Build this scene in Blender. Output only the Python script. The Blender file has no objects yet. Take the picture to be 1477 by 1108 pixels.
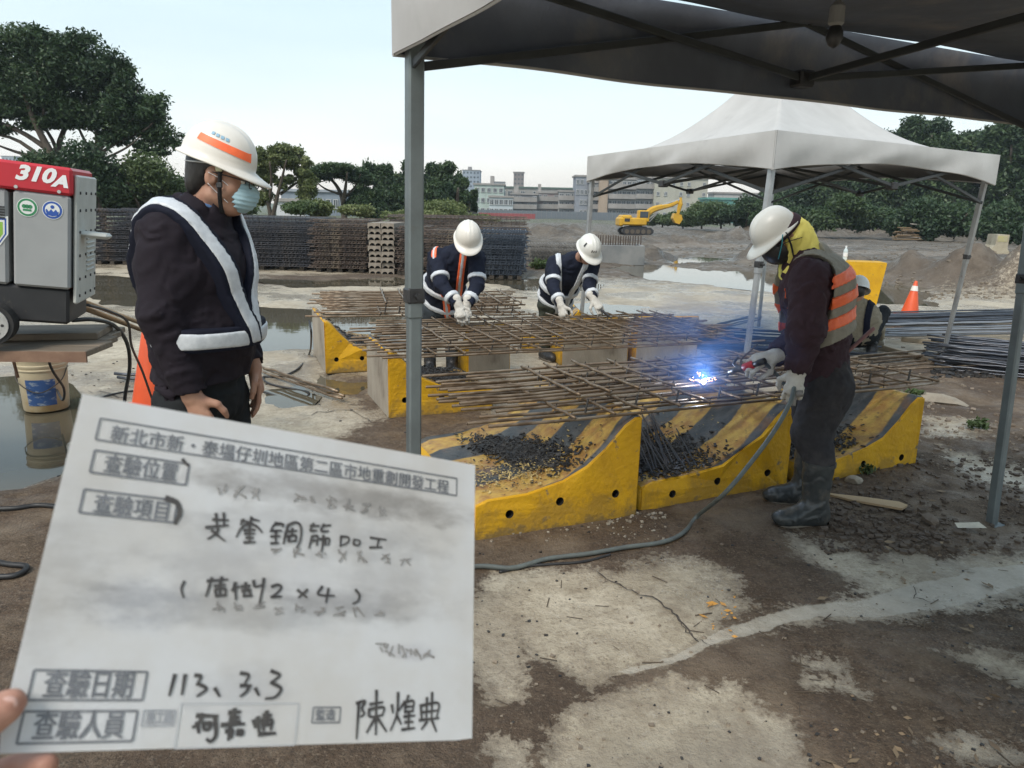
import bpy, bmesh, math, random
import numpy as np
from mathutils import Vector, Matrix
random.seed(7); RNG = np.random.default_rng(7)
R = math.radians
S = bpy.context.scene
COL = S.collection

# ------------------------------------------------------------------ camera
CAM_H, FPX, PW, PH = 1.5, 1074.0, 1477.0, 1108.0
PITCH, ROLL = R(13.3), R(1.3)
Cc = np.array([0, 0, CAM_H])
cf = np.array([0, math.cos(PITCH), -math.sin(PITCH)])
_u0 = np.cross(np.array([1., 0, 0]), cf)
cr = np.array([1., 0, 0]) * math.cos(ROLL) + _u0 * math.sin(ROLL)
cu = -np.array([1., 0, 0]) * math.sin(ROLL) + _u0 * math.cos(ROLL)
cam_d = bpy.data.cameras.new('camera'); cam = bpy.data.objects.new('camera', cam_d); COL.objects.link(cam)
cam_d.sensor_width = 36; cam_d.lens = FPX / PW * 36
cam_d.clip_start = 0.05; cam_d.clip_end = 6000
cam_d.dof.use_dof = True; cam_d.dof.focus_distance = 5.0; cam_d.dof.aperture_fstop = 11.5
m = Matrix.Identity(4)
for i in range(3):
    m[i][0] = cr[i]; m[i][1] = cu[i]; m[i][2] = -cf[i]; m[i][3] = Cc[i]
cam.matrix_world = m
S.camera = cam

# ------------------------------------------------------------------ world and sun
SUN_EL, SUN_AZ = R(50), R(-150)        # thin overcast: soft light from behind the camera's left shoulder
W = bpy.data.worlds.new('World'); S.world = W; W.use_nodes = True
nt = W.node_tree; nt.nodes.clear()
def nn(t, ty, **k):
    n = t.nodes.new(ty)
    for a, b in k.items(): setattr(n, a, b)
    return n
sky = nn(nt, 'ShaderNodeTexSky'); sky.sky_type = 'NISHITA'; sky.sun_disc = False
sky.sun_elevation = SUN_EL; sky.sun_rotation = SUN_AZ; sky.air_density = 1.2; sky.dust_density = 3.0
tc = nn(nt, 'ShaderNodeTexCoord'); sep = nn(nt, 'ShaderNodeSeparateXYZ')
nt.links.new(tc.outputs['Generated'], sep.inputs[0])
rmp = nn(nt, 'ShaderNodeValToRGB')
e = rmp.color_ramp.elements
e[0].position = 0.0; e[0].color = (5.5, 5.2, 4.9, 1)
e[1].position = 1.0; e[1].color = (3.6, 4.3, 4.9, 1)
for p, c in ((.045, (5.6, 5.5, 5.25, 1)), (.10, (5.2, 5.7, 5.7, 1)), (.22, (3.9, 4.75, 5.05, 1)), (.42, (2.3, 3.15, 3.65, 1))):
    x = e.new(p); x.color = c
nt.links.new(sep.outputs['Z'], rmp.inputs[0])
mp = nn(nt, 'ShaderNodeMapping'); mp.inputs['Scale'].default_value = (1.2, 1.2, 7)
nz = nn(nt, 'ShaderNodeTexNoise'); nz.inputs['Scale'].default_value = 1.6; nz.inputs['Detail'].default_value = 5
nt.links.new(tc.outputs['Generated'], mp.inputs[0]); nt.links.new(mp.outputs[0], nz.inputs['Vector'])
mr = nn(nt, 'ShaderNodeMapRange'); mr.inputs[1].default_value = .3; mr.inputs[2].default_value = .7
mr.inputs[3].default_value = .64; mr.inputs[4].default_value = .97
nt.links.new(nz.outputs[0], mr.inputs[0])
mx = nn(nt, 'ShaderNodeMix', data_type='RGBA')
nt.links.new(mr.outputs[0], mx.inputs['Factor']); nt.links.new(sky.outputs[0], mx.inputs['A']); nt.links.new(rmp.outputs[0], mx.inputs['B'])
bg = nn(nt, 'ShaderNodeBackground'); bg.inputs['Strength'].default_value = 0.12
nt.links.new(mx.outputs['Result'], bg.inputs['Color'])
wo = nn(nt, 'ShaderNodeOutputWorld'); nt.links.new(bg.outputs[0], wo.inputs['Surface'])
sd = bpy.data.lights.new('sun', 'SUN'); sd.energy = 1.5; sd.angle = R(22); sd.color = (1, .93, .84)
so = bpy.data.objects.new('sun', sd); COL.objects.link(so)
sdir = Vector((math.sin(SUN_AZ) * math.cos(SUN_EL), math.cos(SUN_AZ) * math.cos(SUN_EL), math.sin(SUN_EL)))
so.rotation_euler = sdir.to_track_quat('Z', 'Y').to_euler(); so.location = (0, 0, 30)
S.view_settings.view_transform = 'Standard'; S.view_settings.look = 'None'
S.view_settings.exposure = 0.90; S.view_settings.gamma = 1.0; S.view_settings.use_curve_mapping = False
S.render.engine = 'CYCLES'
S.cycles.max_bounces = 6; S.cycles.diffuse_bounces = 3; S.cycles.glossy_bounces = 3; S.cycles.transmission_bounces = 4
S.cycles.transparent_max_bounces = 6; S.cycles.volume_bounces = 0; S.cycles.use_denoising = True
S.cycles.caustics_reflective = False; S.cycles.caustics_refractive = False

# ------------------------------------------------------------------ pixel -> place helpers
def ray(px, py): return cf + cr * (px - PW / 2) / FPX - cu * (py - PH / 2) / FPX
def G(px, py, z=0.0):
    d = ray(px, py); return Cc + d * ((z - CAM_H) / d[2])
def Yp(px, py, y):
    d = ray(px, py); return Cc + d * (y / d[1])
def proj(V):
    V = np.atleast_2d(V) - Cc; z = V @ cf; z = np.where(np.abs(z) < 1e-6, 1e-6, z)
    return PW / 2 + FPX * (V @ cr) / z, PH / 2 - FPX * (V @ cu) / z, z

# ------------------------------------------------------------------ tags
def tag(o, label=None, cat=None, group=None, kind=None):
    if label: o['label'] = label
    if cat: o['category'] = cat
    if group: o['group'] = group
    if kind: o['kind'] = kind
    return o
def empty(name, loc=(0, 0, 0), rz=0.0, label=None, cat=None, group=None):
    o = bpy.data.objects.new(name, None); o.empty_display_size = .1
    o.location = [float(v) for v in loc]; o.rotation_euler = (0, 0, rz); COL.objects.link(o)
    return tag(o, label, cat, group)
def link(name, me, parent=None, loc=None, rot=None):
    o = bpy.data.objects.new(name, me); COL.objects.link(o)
    if parent: o.parent = parent
    if loc is not None: o.location = [float(v) for v in loc]
    if rot is not None: o.rotation_euler = rot
    return o
def copy_tree(o, parent=None):
    c = o.copy(); COL.objects.link(c)
    if parent: c.parent = parent
    for ch in list(o.children): copy_tree(ch, c)
    return c

# ------------------------------------------------------------------ materials
def mat(name, c1, c2=None, rough=.7, metal=0., scale=6., fac=(.35, .65), bump=0., bscale=None, detail=6.,
        c3=None, scale3=2., fac3=(.5, .62), spec=.5, coords='Object', stretch=None, rough2=None, trans=0., bdist=.02):
    M = bpy.data.materials.new(name); M.use_nodes = True; t = M.node_tree
    b = t.nodes['Principled BSDF']; b.inputs['Roughness'].default_value = rough; b.inputs['Metallic'].default_value = metal
    b.inputs['Specular IOR Level'].default_value = spec
    b.inputs['Base Color'].default_value = (*c1, 1)
    tcn = nn(t, 'ShaderNodeTexCoord'); src = tcn.outputs[coords]
    if stretch:
        mpn = nn(t, 'ShaderNodeMapping'); mpn.inputs['Scale'].default_value = stretch
        t.links.new(src, mpn.inputs[0]); src = mpn.outputs[0]
    col = None
    if c2:
        n = nn(t, 'ShaderNodeTexNoise'); n.inputs['Scale'].default_value = scale; n.inputs['Detail'].default_value = detail
        n.inputs['Roughness'].default_value = .62
        t.links.new(src, n.inputs['Vector'])
        r_ = nn(t, 'ShaderNodeMapRange'); r_.inputs[1].default_value = fac[0]; r_.inputs[2].default_value = fac[1]
        t.links.new(n.outputs[0], r_.inputs[0])
        mxx = nn(t, 'ShaderNodeMix', data_type='RGBA'); mxx.inputs['A'].default_value = (*c1, 1); mxx.inputs['B'].default_value = (*c2, 1)
        t.links.new(r_.outputs[0], mxx.inputs['Factor']); col = mxx.outputs['Result']
        if rough2 is not None:
            rr = nn(t, 'ShaderNodeMapRange'); rr.inputs[3].default_value = rough; rr.inputs[4].default_value = rough2
            t.links.new(r_.outputs[0], rr.inputs[0]); t.links.new(rr.outputs[0], b.inputs['Roughness'])
    if c3:
        n = nn(t, 'ShaderNodeTexNoise'); n.inputs['Scale'].default_value = scale3; n.inputs['Detail'].default_value = 8
        n.inputs['Roughness'].default_value = .7
        t.links.new(src, n.inputs['Vector'])
        r_ = nn(t, 'ShaderNodeMapRange'); r_.inputs[1].default_value = fac3[0]; r_.inputs[2].default_value = fac3[1]
        t.links.new(n.outputs[0], r_.inputs[0])
        mxx = nn(t, 'ShaderNodeMix', data_type='RGBA')
        if col: t.links.new(col, mxx.inputs['A'])
        else: mxx.inputs['A'].default_value = (*c1, 1)
        mxx.inputs['B'].default_value = (*c3, 1); t.links.new(r_.outputs[0], mxx.inputs['Factor']); col = mxx.outputs['Result']
    if col: t.links.new(col, b.inputs['Base Color'])
    if bump:
        n = nn(t, 'ShaderNodeTexNoise'); n.inputs['Scale'].default_value = bscale or scale * 4; n.inputs['Detail'].default_value = 5
        t.links.new(src, n.inputs['Vector'])
        bp = nn(t, 'ShaderNodeBump'); bp.inputs['Strength'].default_value = bump; bp.inputs['Distance'].default_value = bdist
        t.links.new(n.outputs[0], bp.inputs['Height']); t.links.new(bp.outputs[0], b.inputs['Normal'])
    if trans:
        tr = nn(t, 'ShaderNodeBsdfTranslucent'); ms = nn(t, 'ShaderNodeMixShader'); ms.inputs[0].default_value = trans
        if col: t.links.new(col, tr.inputs[0])
        else: tr.inputs[0].default_value = (*c1, 1)
        t.links.new(b.outputs[0], ms.inputs[1]); t.links.new(tr.outputs[0], ms.inputs[2])
        t.links.new(ms.outputs[0], t.nodes['Material Output'].inputs[0])
    return M

# ------------------------------------------------------------------ mesh builder
class MB:
    def __init__(s): s.v = []; s.f = []; s.m = []; s.cur = 0
    def add(s, vs, fs):
        b = len(s.v); s.v += [tuple(map(float, v)) for v in vs]
        for f in fs: s.f.append([b + i for i in f]); s.m.append(s.cur)
    def box(s, c, d, M=None, bev=0.0):
        x, y, z = [k / 2 for k in d]
        if bev:
            b = min(bev, x * .9, y * .9, z * .9)
            vs = []
            for sx in (-1, 1):
                for sy in (-1, 1):
                    for sz in (-1, 1):
                        vs += [(sx * (x - b), sy * (y - b), sz * z), (sx * (x - b), sy * y, sz * (z - b)), (sx * x, sy * (y - b), sz * (z - b))]
            bm = bmesh.new()
            for v in vs: bm.verts.new(v)
            bmesh.ops.convex_hull(bm, input=bm.verts)
            bmesh.ops.dissolve_limit(bm, angle_limit=.01, verts=bm.verts, edges=bm.edges)
            bm.verts.index_update()
            vs = [v.co.copy() for v in bm.verts]; fs = [[v.index for v in f.verts] for f in bm.faces]; bm.free()
        else:
            vs = [(i * x, j * y, k * z) for i in (-1, 1) for j in (-1, 1) for k in (-1, 1)]
            fs = [(0, 1, 3, 2), (4, 6, 7, 5), (0, 4, 5, 1), (2, 3, 7, 6), (0, 2, 6, 4), (1, 5, 7, 3)]
        c = Vector([float(k) for k in c])
        if M is not None: vs = [M @ Vector(v) + c for v in vs]
        else: vs = [Vector(v) + c for v in vs]
        s.add(vs, fs)
    def tube(s, pts, r, n=8, caps=True, rs=None, flat=1.0):
        pts = [Vector([float(k) for k in p]) for p in pts]
        N = len(pts); vs = []; up = Vector((0, 0, 1)); prev = None
        for i, p in enumerate(pts):
            t = (pts[min(i + 1, N - 1)] - pts[max(i - 1, 0)])
            if t.length < 1e-9: t = Vector((0, 0, 1))
            t.normalize()
            if prev is None:
                a = t.cross(up)
                if a.length < .05: a = t.cross(Vector((1, 0, 0)))
            else: a = prev - t * prev.dot(t)
            a.normalize(); prev = a; b = t.cross(a)
            rr = rs[i] if rs else r
            for k in range(n):
                an = 2 * math.pi * (k + .5) / n
                vs.append(p + a * (rr * math.cos(an)) + b * (rr * flat * math.sin(an)))
        fs = []
        for i in range(N - 1):
            for k in range(n):
                k2 = (k + 1) % n
                fs.append((i * n + k, i * n + k2, (i + 1) * n + k2, (i + 1) * n + k))
        if caps: fs.append(tuple(range(n))[::-1]); fs.append(tuple((N - 1) * n + k for k in range(n)))
        s.add(vs, fs)
    def lathe(s, prof, n=20, c=(0, 0, 0), M=None):
        vs = []
        for (r, z) in prof:
            for k in range(n):
                an = 2 * math.pi * k / n; v = Vector((r * math.cos(an), r * math.sin(an), z))
                if M is not None: v = M @ v
                vs.append(v + Vector(c))
        fs = []
        for i in range(len(prof) - 1):
            for k in range(n):
                k2 = (k + 1) % n
                fs.append((i * n + k, i * n + k2, (i + 1) * n + k2, (i + 1) * n + k))
        fs.append(tuple(range(n))[::-1]); fs.append(tuple((len(prof) - 1) * n + k for k in range(n)))
        s.add(vs, fs)
    def prism(s, poly, h, T=lambda x, y, z: (x, y, z)):
        n = len(poly)
        vs = [T(x, y, 0) for x, y in poly] + [T(x, y, h) for x, y in poly]
        fs = [tuple(range(n))[::-1], tuple(range(n, 2 * n))] + [(i, (i + 1) % n, n + (i + 1) % n, n + i) for i in range(n)]
        s.add(vs, fs)
    def mesh(s, name, mats, smooth=False, auto=None):
        me = bpy.data.meshes.new(name); me.from_pydata(s.v, [], s.f)
        for M_ in (mats if isinstance(mats, (list, tuple)) else [mats]): me.materials.append(M_)
        if any(s.m): me.polygons.foreach_set('material_index', s.m)
        if smooth: me.polygons.foreach_set('use_smooth', [True] * len(me.polygons))
        me.update()
        if auto is not None:
            bm = bmesh.new(); bm.from_mesh(me)
            bmesh.ops.recalc_face_normals(bm, faces=bm.faces)
            for f in bm.faces: f.smooth = True
            for ed in bm.edges:
                if len(ed.link_faces) == 2 and ed.calc_face_angle(0) > auto: ed.smooth = False
            bm.to_mesh(me); bm.free()
        return me
    def obj(s, name, mats, parent=None, smooth=False, loc=None, auto=None):
        return link(name, s.mesh(name, mats, smooth, auto), parent, loc)

def rotz(a): return Matrix.Rotation(a, 3, 'Z')
def smoothpts(p, n=8):
    p = [np.array(q, float) for q in p]; out = []
    q = [2 * p[0] - p[1]] + p + [2 * p[-1] - p[-2]]
    for i in range(1, len(q) - 2):
        for k in range(n):
            t = k / n; a, b, c, d = q[i - 1], q[i], q[i + 1], q[i + 2]
            out.append(.5 * ((2 * b) + (-a + c) * t + (2 * a - 5 * b + 4 * c - d) * t * t + (-a + 3 * b - 3 * c + d) * t ** 3))
    out.append(p[-1]); return out

# ------------------------------------------------------------------ numpy value noise
_T = RNG.random((64, 64, 64)).astype(np.float32)
def vnoise(x, y, z):
    xi = np.floor(x).astype(int); yi = np.floor(y).astype(int); zi = np.floor(z).astype(int)
    fx, fy, fz = x - xi, y - yi, z - zi
    fx = fx * fx * (3 - 2 * fx); fy = fy * fy * (3 - 2 * fy); fz = fz * fz * (3 - 2 * fz)
    xi &= 63; yi &= 63; zi &= 63; x1 = (xi + 1) & 63; y1 = (yi + 1) & 63; z1 = (zi + 1) & 63
    a = _T[xi, yi, zi] * (1 - fx) + _T[x1, yi, zi] * fx; b = _T[xi, y1, zi] * (1 - fx) + _T[x1, y1, zi] * fx
    c = _T[xi, yi, z1] * (1 - fx) + _T[x1, yi, z1] * fx; d = _T[xi, y1, z1] * (1 - fx) + _T[x1, y1, z1] * fx
    return (a * (1 - fy) + b * fy) * (1 - fz) + (c * (1 - fy) + d * fy) * fz
def fbm(x, y, z=None, o=4):
    if z is None: z = np.zeros_like(x)
    s = 0; a = .5; t = 0
    for i in range(o):
        s = s + a * vnoise(x * 2 ** i + i * 17.3, y * 2 ** i + i * 5.1, z * 2 ** i + i * 9.7); t += a; a *= .5
    return s / t

# ------------------------------------------------------------------ signed distance modelling
class SDF:
    """A grid of distances; limbs are smooth-unioned round cones and ellipsoids."""
    def __init__(s, lo, hi, h):
        s.lo = np.array(lo, float); s.h = h
        s.n = np.maximum(4, np.ceil((np.array(hi) - s.lo) / h).astype(int) + 1)
        s.v = np.full(tuple(s.n), .5, np.float32)
    def axes(s, i0=(0, 0, 0), i1=None):
        i1 = s.n if i1 is None else i1
        return np.meshgrid(*[(s.lo[k] + s.h * np.arange(i0[k], i1[k])).astype(np.float32) for k in range(3)], indexing='ij', sparse=True)
    def blk(s, lo, hi):
        i0 = np.clip(np.floor((np.array(lo) - s.lo) / s.h).astype(int), 0, s.n - 1)
        i1 = np.clip(np.ceil((np.array(hi) - s.lo) / s.h).astype(int) + 1, 1, s.n)
        return i0, np.maximum(i1, i0 + 1)
    def _mix(s, i0, i1, d, k):
        sl = tuple(slice(i0[j], i1[j]) for j in range(3)); v = s.v[sl]
        if k < 0:     # carve
            s.v[sl] = np.maximum(v, -d)
        else:
            h = np.clip(.5 + .5 * (v - d) / max(k, 1e-4), 0, 1)
            s.v[sl] = v * (1 - h) + d * h - k * h * (1 - h)
    def cone(s, a, b, ra, rb=None, k=.02, side=None, sq=1.0):
        """side, sq: cross-section is sq times wider along side"""
        rb = ra if rb is None else rb
        a = np.array(a, float); b = np.array(b, float); mr_ = max(ra, rb) * max(sq, 1) + abs(k) + .03
        i0, i1 = s.blk(np.minimum(a, b) - mr_, np.maximum(a, b) + mr_)
        X, Y, Z = s.axes(i0, i1); ab = b - a; L = max(ab @ ab, 1e-9)
        px, py, pz = X - a[0], Y - a[1], Z - a[2]
        t = np.clip((px * ab[0] + py * ab[1] + pz * ab[2]) / L, 0, 1)
        qx, qy, qz = px - t * ab[0], py - t * ab[1], pz - t * ab[2]
        if side is not None:
            w = np.array(side, float); w /= np.linalg.norm(w)
            dw = (qx * w[0] + qy * w[1] + qz * w[2]) * (1 / sq - 1)
            qx, qy, qz = qx + dw * w[0], qy + dw * w[1], qz + dw * w[2]
        d = np.sqrt(qx * qx + qy * qy + qz * qz) - (ra + (rb - ra) * t)
        s._mix(i0, i1, d.astype(np.float32), k); return s
    def ell(s, c, r, F=None, k=.02):
        """ellipsoid, radii r along the rows of F"""
        c = np.array(c, float); r = np.array(r, float); F = np.eye(3) if F is None else np.array(F)
        mr_ = r.max() + abs(k) + .03; i0, i1 = s.blk(c - mr_, c + mr_)
        X, Y, Z = s.axes(i0, i1); px, py, pz = X - c[0], Y - c[1], Z - c[2]
        q = [(px * F[j][0] + py * F[j][1] + pz * F[j][2]) / r[j] for j in range(3)]
        k0 = np.sqrt(q[0] ** 2 + q[1] ** 2 + q[2] ** 2)
        k1 = np.sqrt((q[0] / r[0]) ** 2 + (q[1] / r[1]) ** 2 + (q[2] / r[2]) ** 2) + 1e-6
        d = k0 * (k0 - 1) / k1
        s._mix(i0, i1, d.astype(np.float32), k); return s
    def plane(s, p, n):
        """distance to plane through p; positive on the side n points to"""
        X, Y, Z = s.axes(); n = np.array(n, float); n /= np.linalg.norm(n)
        return ((X - p[0]) * n[0] + (Y - p[1]) * n[1] + (Z - p[2]) * n[2]).astype(np.float32)
    def wrinkle(s, amp, sx=9., sz=22., seed=0.):
        X, Y, Z = np.broadcast_arrays(*s.axes()); m = np.abs(s.v) < .035
        x, y, z = X[m], Y[m], Z[m]
        w = fbm(x * sx + seed, y * sx + 3 + seed, z * 5. + seed, 2) * 3.0
        n = fbm(x * sx + w, y * sx + seed, z * sz + w * 1.5, 3)
        s.v[m] += (amp * (1 - np.abs(2 * n - 1) * 2.6)).astype(np.float32)
        return s
    def clone(s, v): 
        o = SDF.__new__(SDF); o.lo = s.lo; o.h = s.h; o.n = s.n; o.v = v.astype(np.float32); return o
    def mesh(s, name, mats, matfn=None, origin=(0, 0, 0)):
        v = s.v.copy()
        for ax in range(3):   # close at the borders
            for e_ in (0, -1):
                sl = [slice(None)] * 3; sl[ax] = e_; v[tuple(sl)] = np.maximum(v[tuple(sl)], s.h * .3)
        ins = v < 0; nx, ny, nz_ = v.shape
        cnt = np.zeros((nx - 1, ny - 1, nz_ - 1), np.int8)
        for i in (0, 1):
            for j in (0, 1):
                for k in (0, 1): cnt += ins[i:nx - 1 + i, j:ny - 1 + j, k:nz_ - 1 + k]
        act = (cnt > 0) & (cnt < 8); idx = -np.ones(act.shape, np.int64)
        ci = np.argwhere(act); idx[act] = np.arange(len(ci))
        if len(ci) == 0: return bpy.data.meshes.new(name)
        acc = np.zeros((len(ci), 3)); num = np.zeros(len(ci))
        cor = [(i, j, k) for i in (0, 1) for j in (0, 1) for k in (0, 1)]
        for a in cor:
            for ax in range(3):
                if a[ax]: continue
                b = list(a); b[ax] = 1
                va = v[ci[:, 0] + a[0], ci[:, 1] + a[1], ci[:, 2] + a[2]]; vb = v[ci[:, 0] + b[0], ci[:, 1] + b[1], ci[:, 2] + b[2]]
                cr_ = (va < 0) != (vb < 0); t = np.where(cr_, va / np.where(cr_, va - vb, 1), 0)
                p = ci + np.array(a, float); p[:, ax] += t
                acc[cr_] += p[cr_]; num[cr_] += 1
        P = acc / num[:, None] * s.h + s.lo - np.array(origin, float)
        faces = []
        for ax in range(3):
            sl0 = [slice(None)] * 3; sl1 = [slice(None)] * 3; sl0[ax] = slice(0, -1); sl1[ax] = slice(1, None)
            A = ins[tuple(sl0)]; B = ins[tuple(sl1)]; o1, o2 = (ax + 1) % 3, (ax + 2) % 3
            E_ = np.argwhere(A != B)
            E_ = E_[(E_[:, o1] > 0) & (E_[:, o2] > 0) & (E_[:, o1] < v.shape[o1] - 1) & (E_[:, o2] < v.shape[o2] - 1)]
            if not len(E_): continue
            q = []
            for d1, d2 in ((-1, -1), (0, -1), (0, 0), (-1, 0)):
                c_ = E_.copy(); c_[:, o1] += d1; c_[:, o2] += d2; q.append(idx[c_[:, 0], c_[:, 1], c_[:, 2]])
            q = np.stack(q, 1); fl = ~A[E_[:, 0], E_[:, 1], E_[:, 2]]
            q[fl] = q[fl][:, ::-1]; faces.append(q)
        Fq = np.concatenate(faces); Fq = Fq[(Fq >= 0).all(1)]
        me = bpy.data.meshes.new(name)
        me.vertices.add(len(P)); me.vertices.foreach_set('co', P.astype(np.float32).ravel())
        me.loops.add(len(Fq) * 4); me.loops.foreach_set('vertex_index', Fq.astype(np.int32).ravel())
        me.polygons.add(len(Fq)); me.polygons.foreach_set('loop_start', np.arange(0, len(Fq) * 4, 4, dtype=np.int32))
        for M_ in (mats if isinstance(mats, (list, tuple)) else [mats]): me.materials.append(M_)
        if matfn is not None:
            cen = P[Fq].mean(1) + np.array(origin, float)
            me.polygons.foreach_set('material_index', matfn(cen).astype(np.int32))
        me.polygons.foreach_set('use_smooth', np.ones(len(Fq), bool))
        me.update(calc_edges=True); return me

# =================================================================== GROUND
def gpoly(pts, z=0.0): return np.array([G(px, py, z)[:2] for px, py in pts])
def sdpoly(poly, x, y):
    """signed distance (negative inside) of points to polygon"""
    d = np.full(x.shape, 1e9); ins = np.zeros(x.shape, bool); n = len(poly)
    for i in range(n):
        a = poly[i]; b = poly[(i + 1) % n]; ex, ey = b - a; wx, wy = x - a[0], y - a[1]
        t = np.clip((wx * ex + wy * ey) / (ex * ex + ey * ey + 1e-12), 0, 1)
        d = np.minimum(d, (wx - t * ex) ** 2 + (wy - t * ey) ** 2)
        c = ((a[1] <= y) & (b[1] > y)) | ((b[1] <= y) & (a[1] > y))
        xx = a[0] + (y - a[1]) / (ey if abs(ey) > 1e-12 else 1e-12) * ex
        ins ^= c & (x < xx)
    return np.where(ins, -1, 1) * np.sqrt(d)
PUDDLES = [
    [(-160, 548), (60, 541), (100, 560), (112, 600), (96, 640), (62, 682), (20, 702), (-260, 712)],
    [(352, 441), (470, 450), (600, 458), (606, 500), (520, 504), (440, 498), (372, 503), (330, 470)],
    [(388, 562), (430, 556), (452, 570), (440, 582), (400, 584)],
    [(895, 386), (960, 383), (1010, 388), (1100, 393), (1200, 400), (1300, 412), (1335, 425), (1330, 440), (1290, 438), (1200, 429), (1100, 418), (1020, 409), (960, 404), (925, 395)],
    [(800, 441), (850, 437), (925, 442), (932, 449), (880, 455), (800, 456)],
    [(140, 398), (236, 402), (240, 420), (236, 440), (150, 436), (120, 415)],
    [(930, 374), (1010, 371), (1090, 374), (1060, 379), (960, 379)],
    [(370, 402), (470, 404), (560, 400), (600, 405), (540, 412), (420, 412)],
    [(466, 540), (480, 548), (540, 552), (520, 566), (470, 560)],
    [(700, 404), (780, 402), (860, 410), (850, 418), (760, 416)],
    [(1240, 378), (1300, 381), (1420, 388), (1400, 393), (1280, 388)],
]
MUDS = [
    [(480, 640), (560, 600), (690, 590), (760, 640), (900, 700), (1140, 690), (1180, 560), (1240, 520), (1330, 520), (1600, 500), (1900, 900), (2200, 1500), (300, 1500), (-600, 1300), (-500, 700), (0, 690), (60, 690), (120, 640), (300, 650)],
    [(480, 540), (545, 545), (560, 600), (500, 575)],
    [(360, 398), (560, 394), (640, 402), (560, 412), (380, 410)],
]
LIGHTS = [
    [(690, 838), (760, 822), (850, 818), (960, 797), (1010, 812), (1062, 850), (1078, 885), (1035, 900), (1008, 935), (940, 962), (870, 980), (832, 1000), (812, 975), (760, 940), (742, 975), (735, 1008), (690, 1012), (660, 930)],
    [(1015, 925), (1090, 902), (1180, 880), (1262, 860), (1300, 846), (1477, 812), (1560, 800), (1560, 852), (1330, 874), (1270, 892), (1180, 893), (1100, 925), (1030, 932)],
    [(1142, 778), (1196, 785), (1250, 802), (1310, 803), (1350, 812), (1477, 800), (1560, 790), (1560, 826), (1310, 852), (1250, 852), (1200, 822), (1160, 808)],
    [(770, 1050), (800, 1020), (880, 1000), (960, 988), (1060, 996), (1110, 1030), (1180, 1050), (1180, 1120), (1150, 1200), (760, 1200)],
    [(690, 1060), (740, 1070), (745, 1130), (680, 1140)],
    [(1165, 962), (1215, 955), (1220, 975), (1180, 982)],
    [(1370, 935), (1420, 930), (1520, 980), (1520, 1000), (1440, 975)],
    [(1330, 1070), (1400, 1062), (1477, 1085), (1477, 1110), (1380, 1100)],
    [(1180, 985), (1240, 990), (1245, 1005), (1200, 1000)],
    [(1330, 600), (1420, 612), (1440, 632), (1340, 630)],
    [(1280, 500), (1330, 508), (1340, 520), (1300, 526)],
    [(1380, 650), (1500, 680), (1500, 720), (1400, 700)],
]
radii = [0.5]
while radii[-1] < 3500: radii.append(radii[-1] * (1.0085 if radii[-1] < 40 else (1.02 if radii[-1] < 150 else 1.12)))
ang = list(np.arange(-50, 50.01, .27)); ang += list(np.arange(54, 309.9, 4.0))
rr_, aa_ = np.array(radii), np.radians(np.array(ang)); nA = len(aa_)
GX = (rr_[:, None] * np.sin(aa_)[None]).ravel(); GY = (rr_[:, None] * np.cos(aa_)[None]).ravel()
GR = np.hypot(GX, GY)
MOUNDS = []     # x, y, sx, sy, h
def mound(px, py, wpx, h, dy=.5):
    g = G(px, py); sx = wpx / FPX * g[1] / 2; MOUNDS.append((g[0], g[1], sx, max(sx * dy, .5), h))
for a in ((870, 378, 70, .3), (930, 373, 80, .4), (985, 374, 70, .42), (1050, 376, 80, .5), (1110, 378, 80, .45), (1180, 381, 100, .42), (1240, 385, 80, .35), (900, 375, 30, .3), (960, 376, 25, .3), (1020, 377, 28, .3), (1080, 378, 26, .35), (1150, 381, 30, .3),
          (1330, 405, 90, .7), (1400, 412, 110, .85), (1470, 420, 110, .8), (1545, 425, 120, .8), (1290, 400, 60, .35),
          (1130, 338, 90, 1.6), (1095, 340, 50, .9), (1180, 340, 70, 1.0), (1245, 338, 120, 1.5), (1060, 345, 80, .7), (800, 345, 160, .6), (700, 338, 120, .7),
          (980, 352, 120, .45), (640, 335, 130, 1.6), (870, 350, 90, .4), (1330, 345, 130, .5), (1400, 335, 90, 1.2), (1470, 335, 120, 2.2)):
    mound(*a)
def height(x, y):
    r = np.hypot(x, y); f = np.clip((r - 14) / 8, 0, 1)
    h = .012 * (fbm(x * 1.3, y * 1.3) - .5)
    for (mx_, my_, sx, sy, hh) in MOUNDS:
        q = ((x - mx_) / sx) ** 2 + ((y - my_) / sy) ** 2
        w = np.exp(-q * .9) * (q < 9); h = h + hh * w * (.35 + 1.3 * fbm(x * 1.6 + mx_, y * 1.6, o=5)) 
    far = np.clip((r - 22) / 20, 0, 1)
    h = h + far * (.5 * (fbm(x * .12, y * .12, o=4) - .48) + .12 * (fbm(x * .6, y * .6) - .5))
    h = h - np.clip(r - 60, 0, 400) * .006
    return h
PW_ = [gpoly(p) for p in PUDDLES]; MW_ = [gpoly(p) for p in MUDS]; LW_ = [gpoly(p) for p in LIGHTS]
sc_ = .02 + .018 * GR
wx_ = GX + (fbm(GX * 2, GY * 2) - .5) * sc_ * 3; wy_ = GY + (fbm(GX * 2 + 40, GY * 2) - .5) * sc_ * 3
wat = np.full(GX.shape, 9.)
for p in PW_: wat = np.minimum(wat, sdpoly(p, wx_, wy_) / sc_)
mud = np.full(GX.shape, 9.)
for p in MW_: mud = np.minimum(mud, sdpoly(p, wx_, wy_) / sc_)
dirt = (17.0 - GY - GX * .16) / 1.2                                    # beyond the slab the site is bare earth
dirt = np.where(GX < 0, (21 - GY) / 2, dirt)
mud = np.minimum(mud, dirt)
lit = np.full(GX.shape, 9.)
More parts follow.
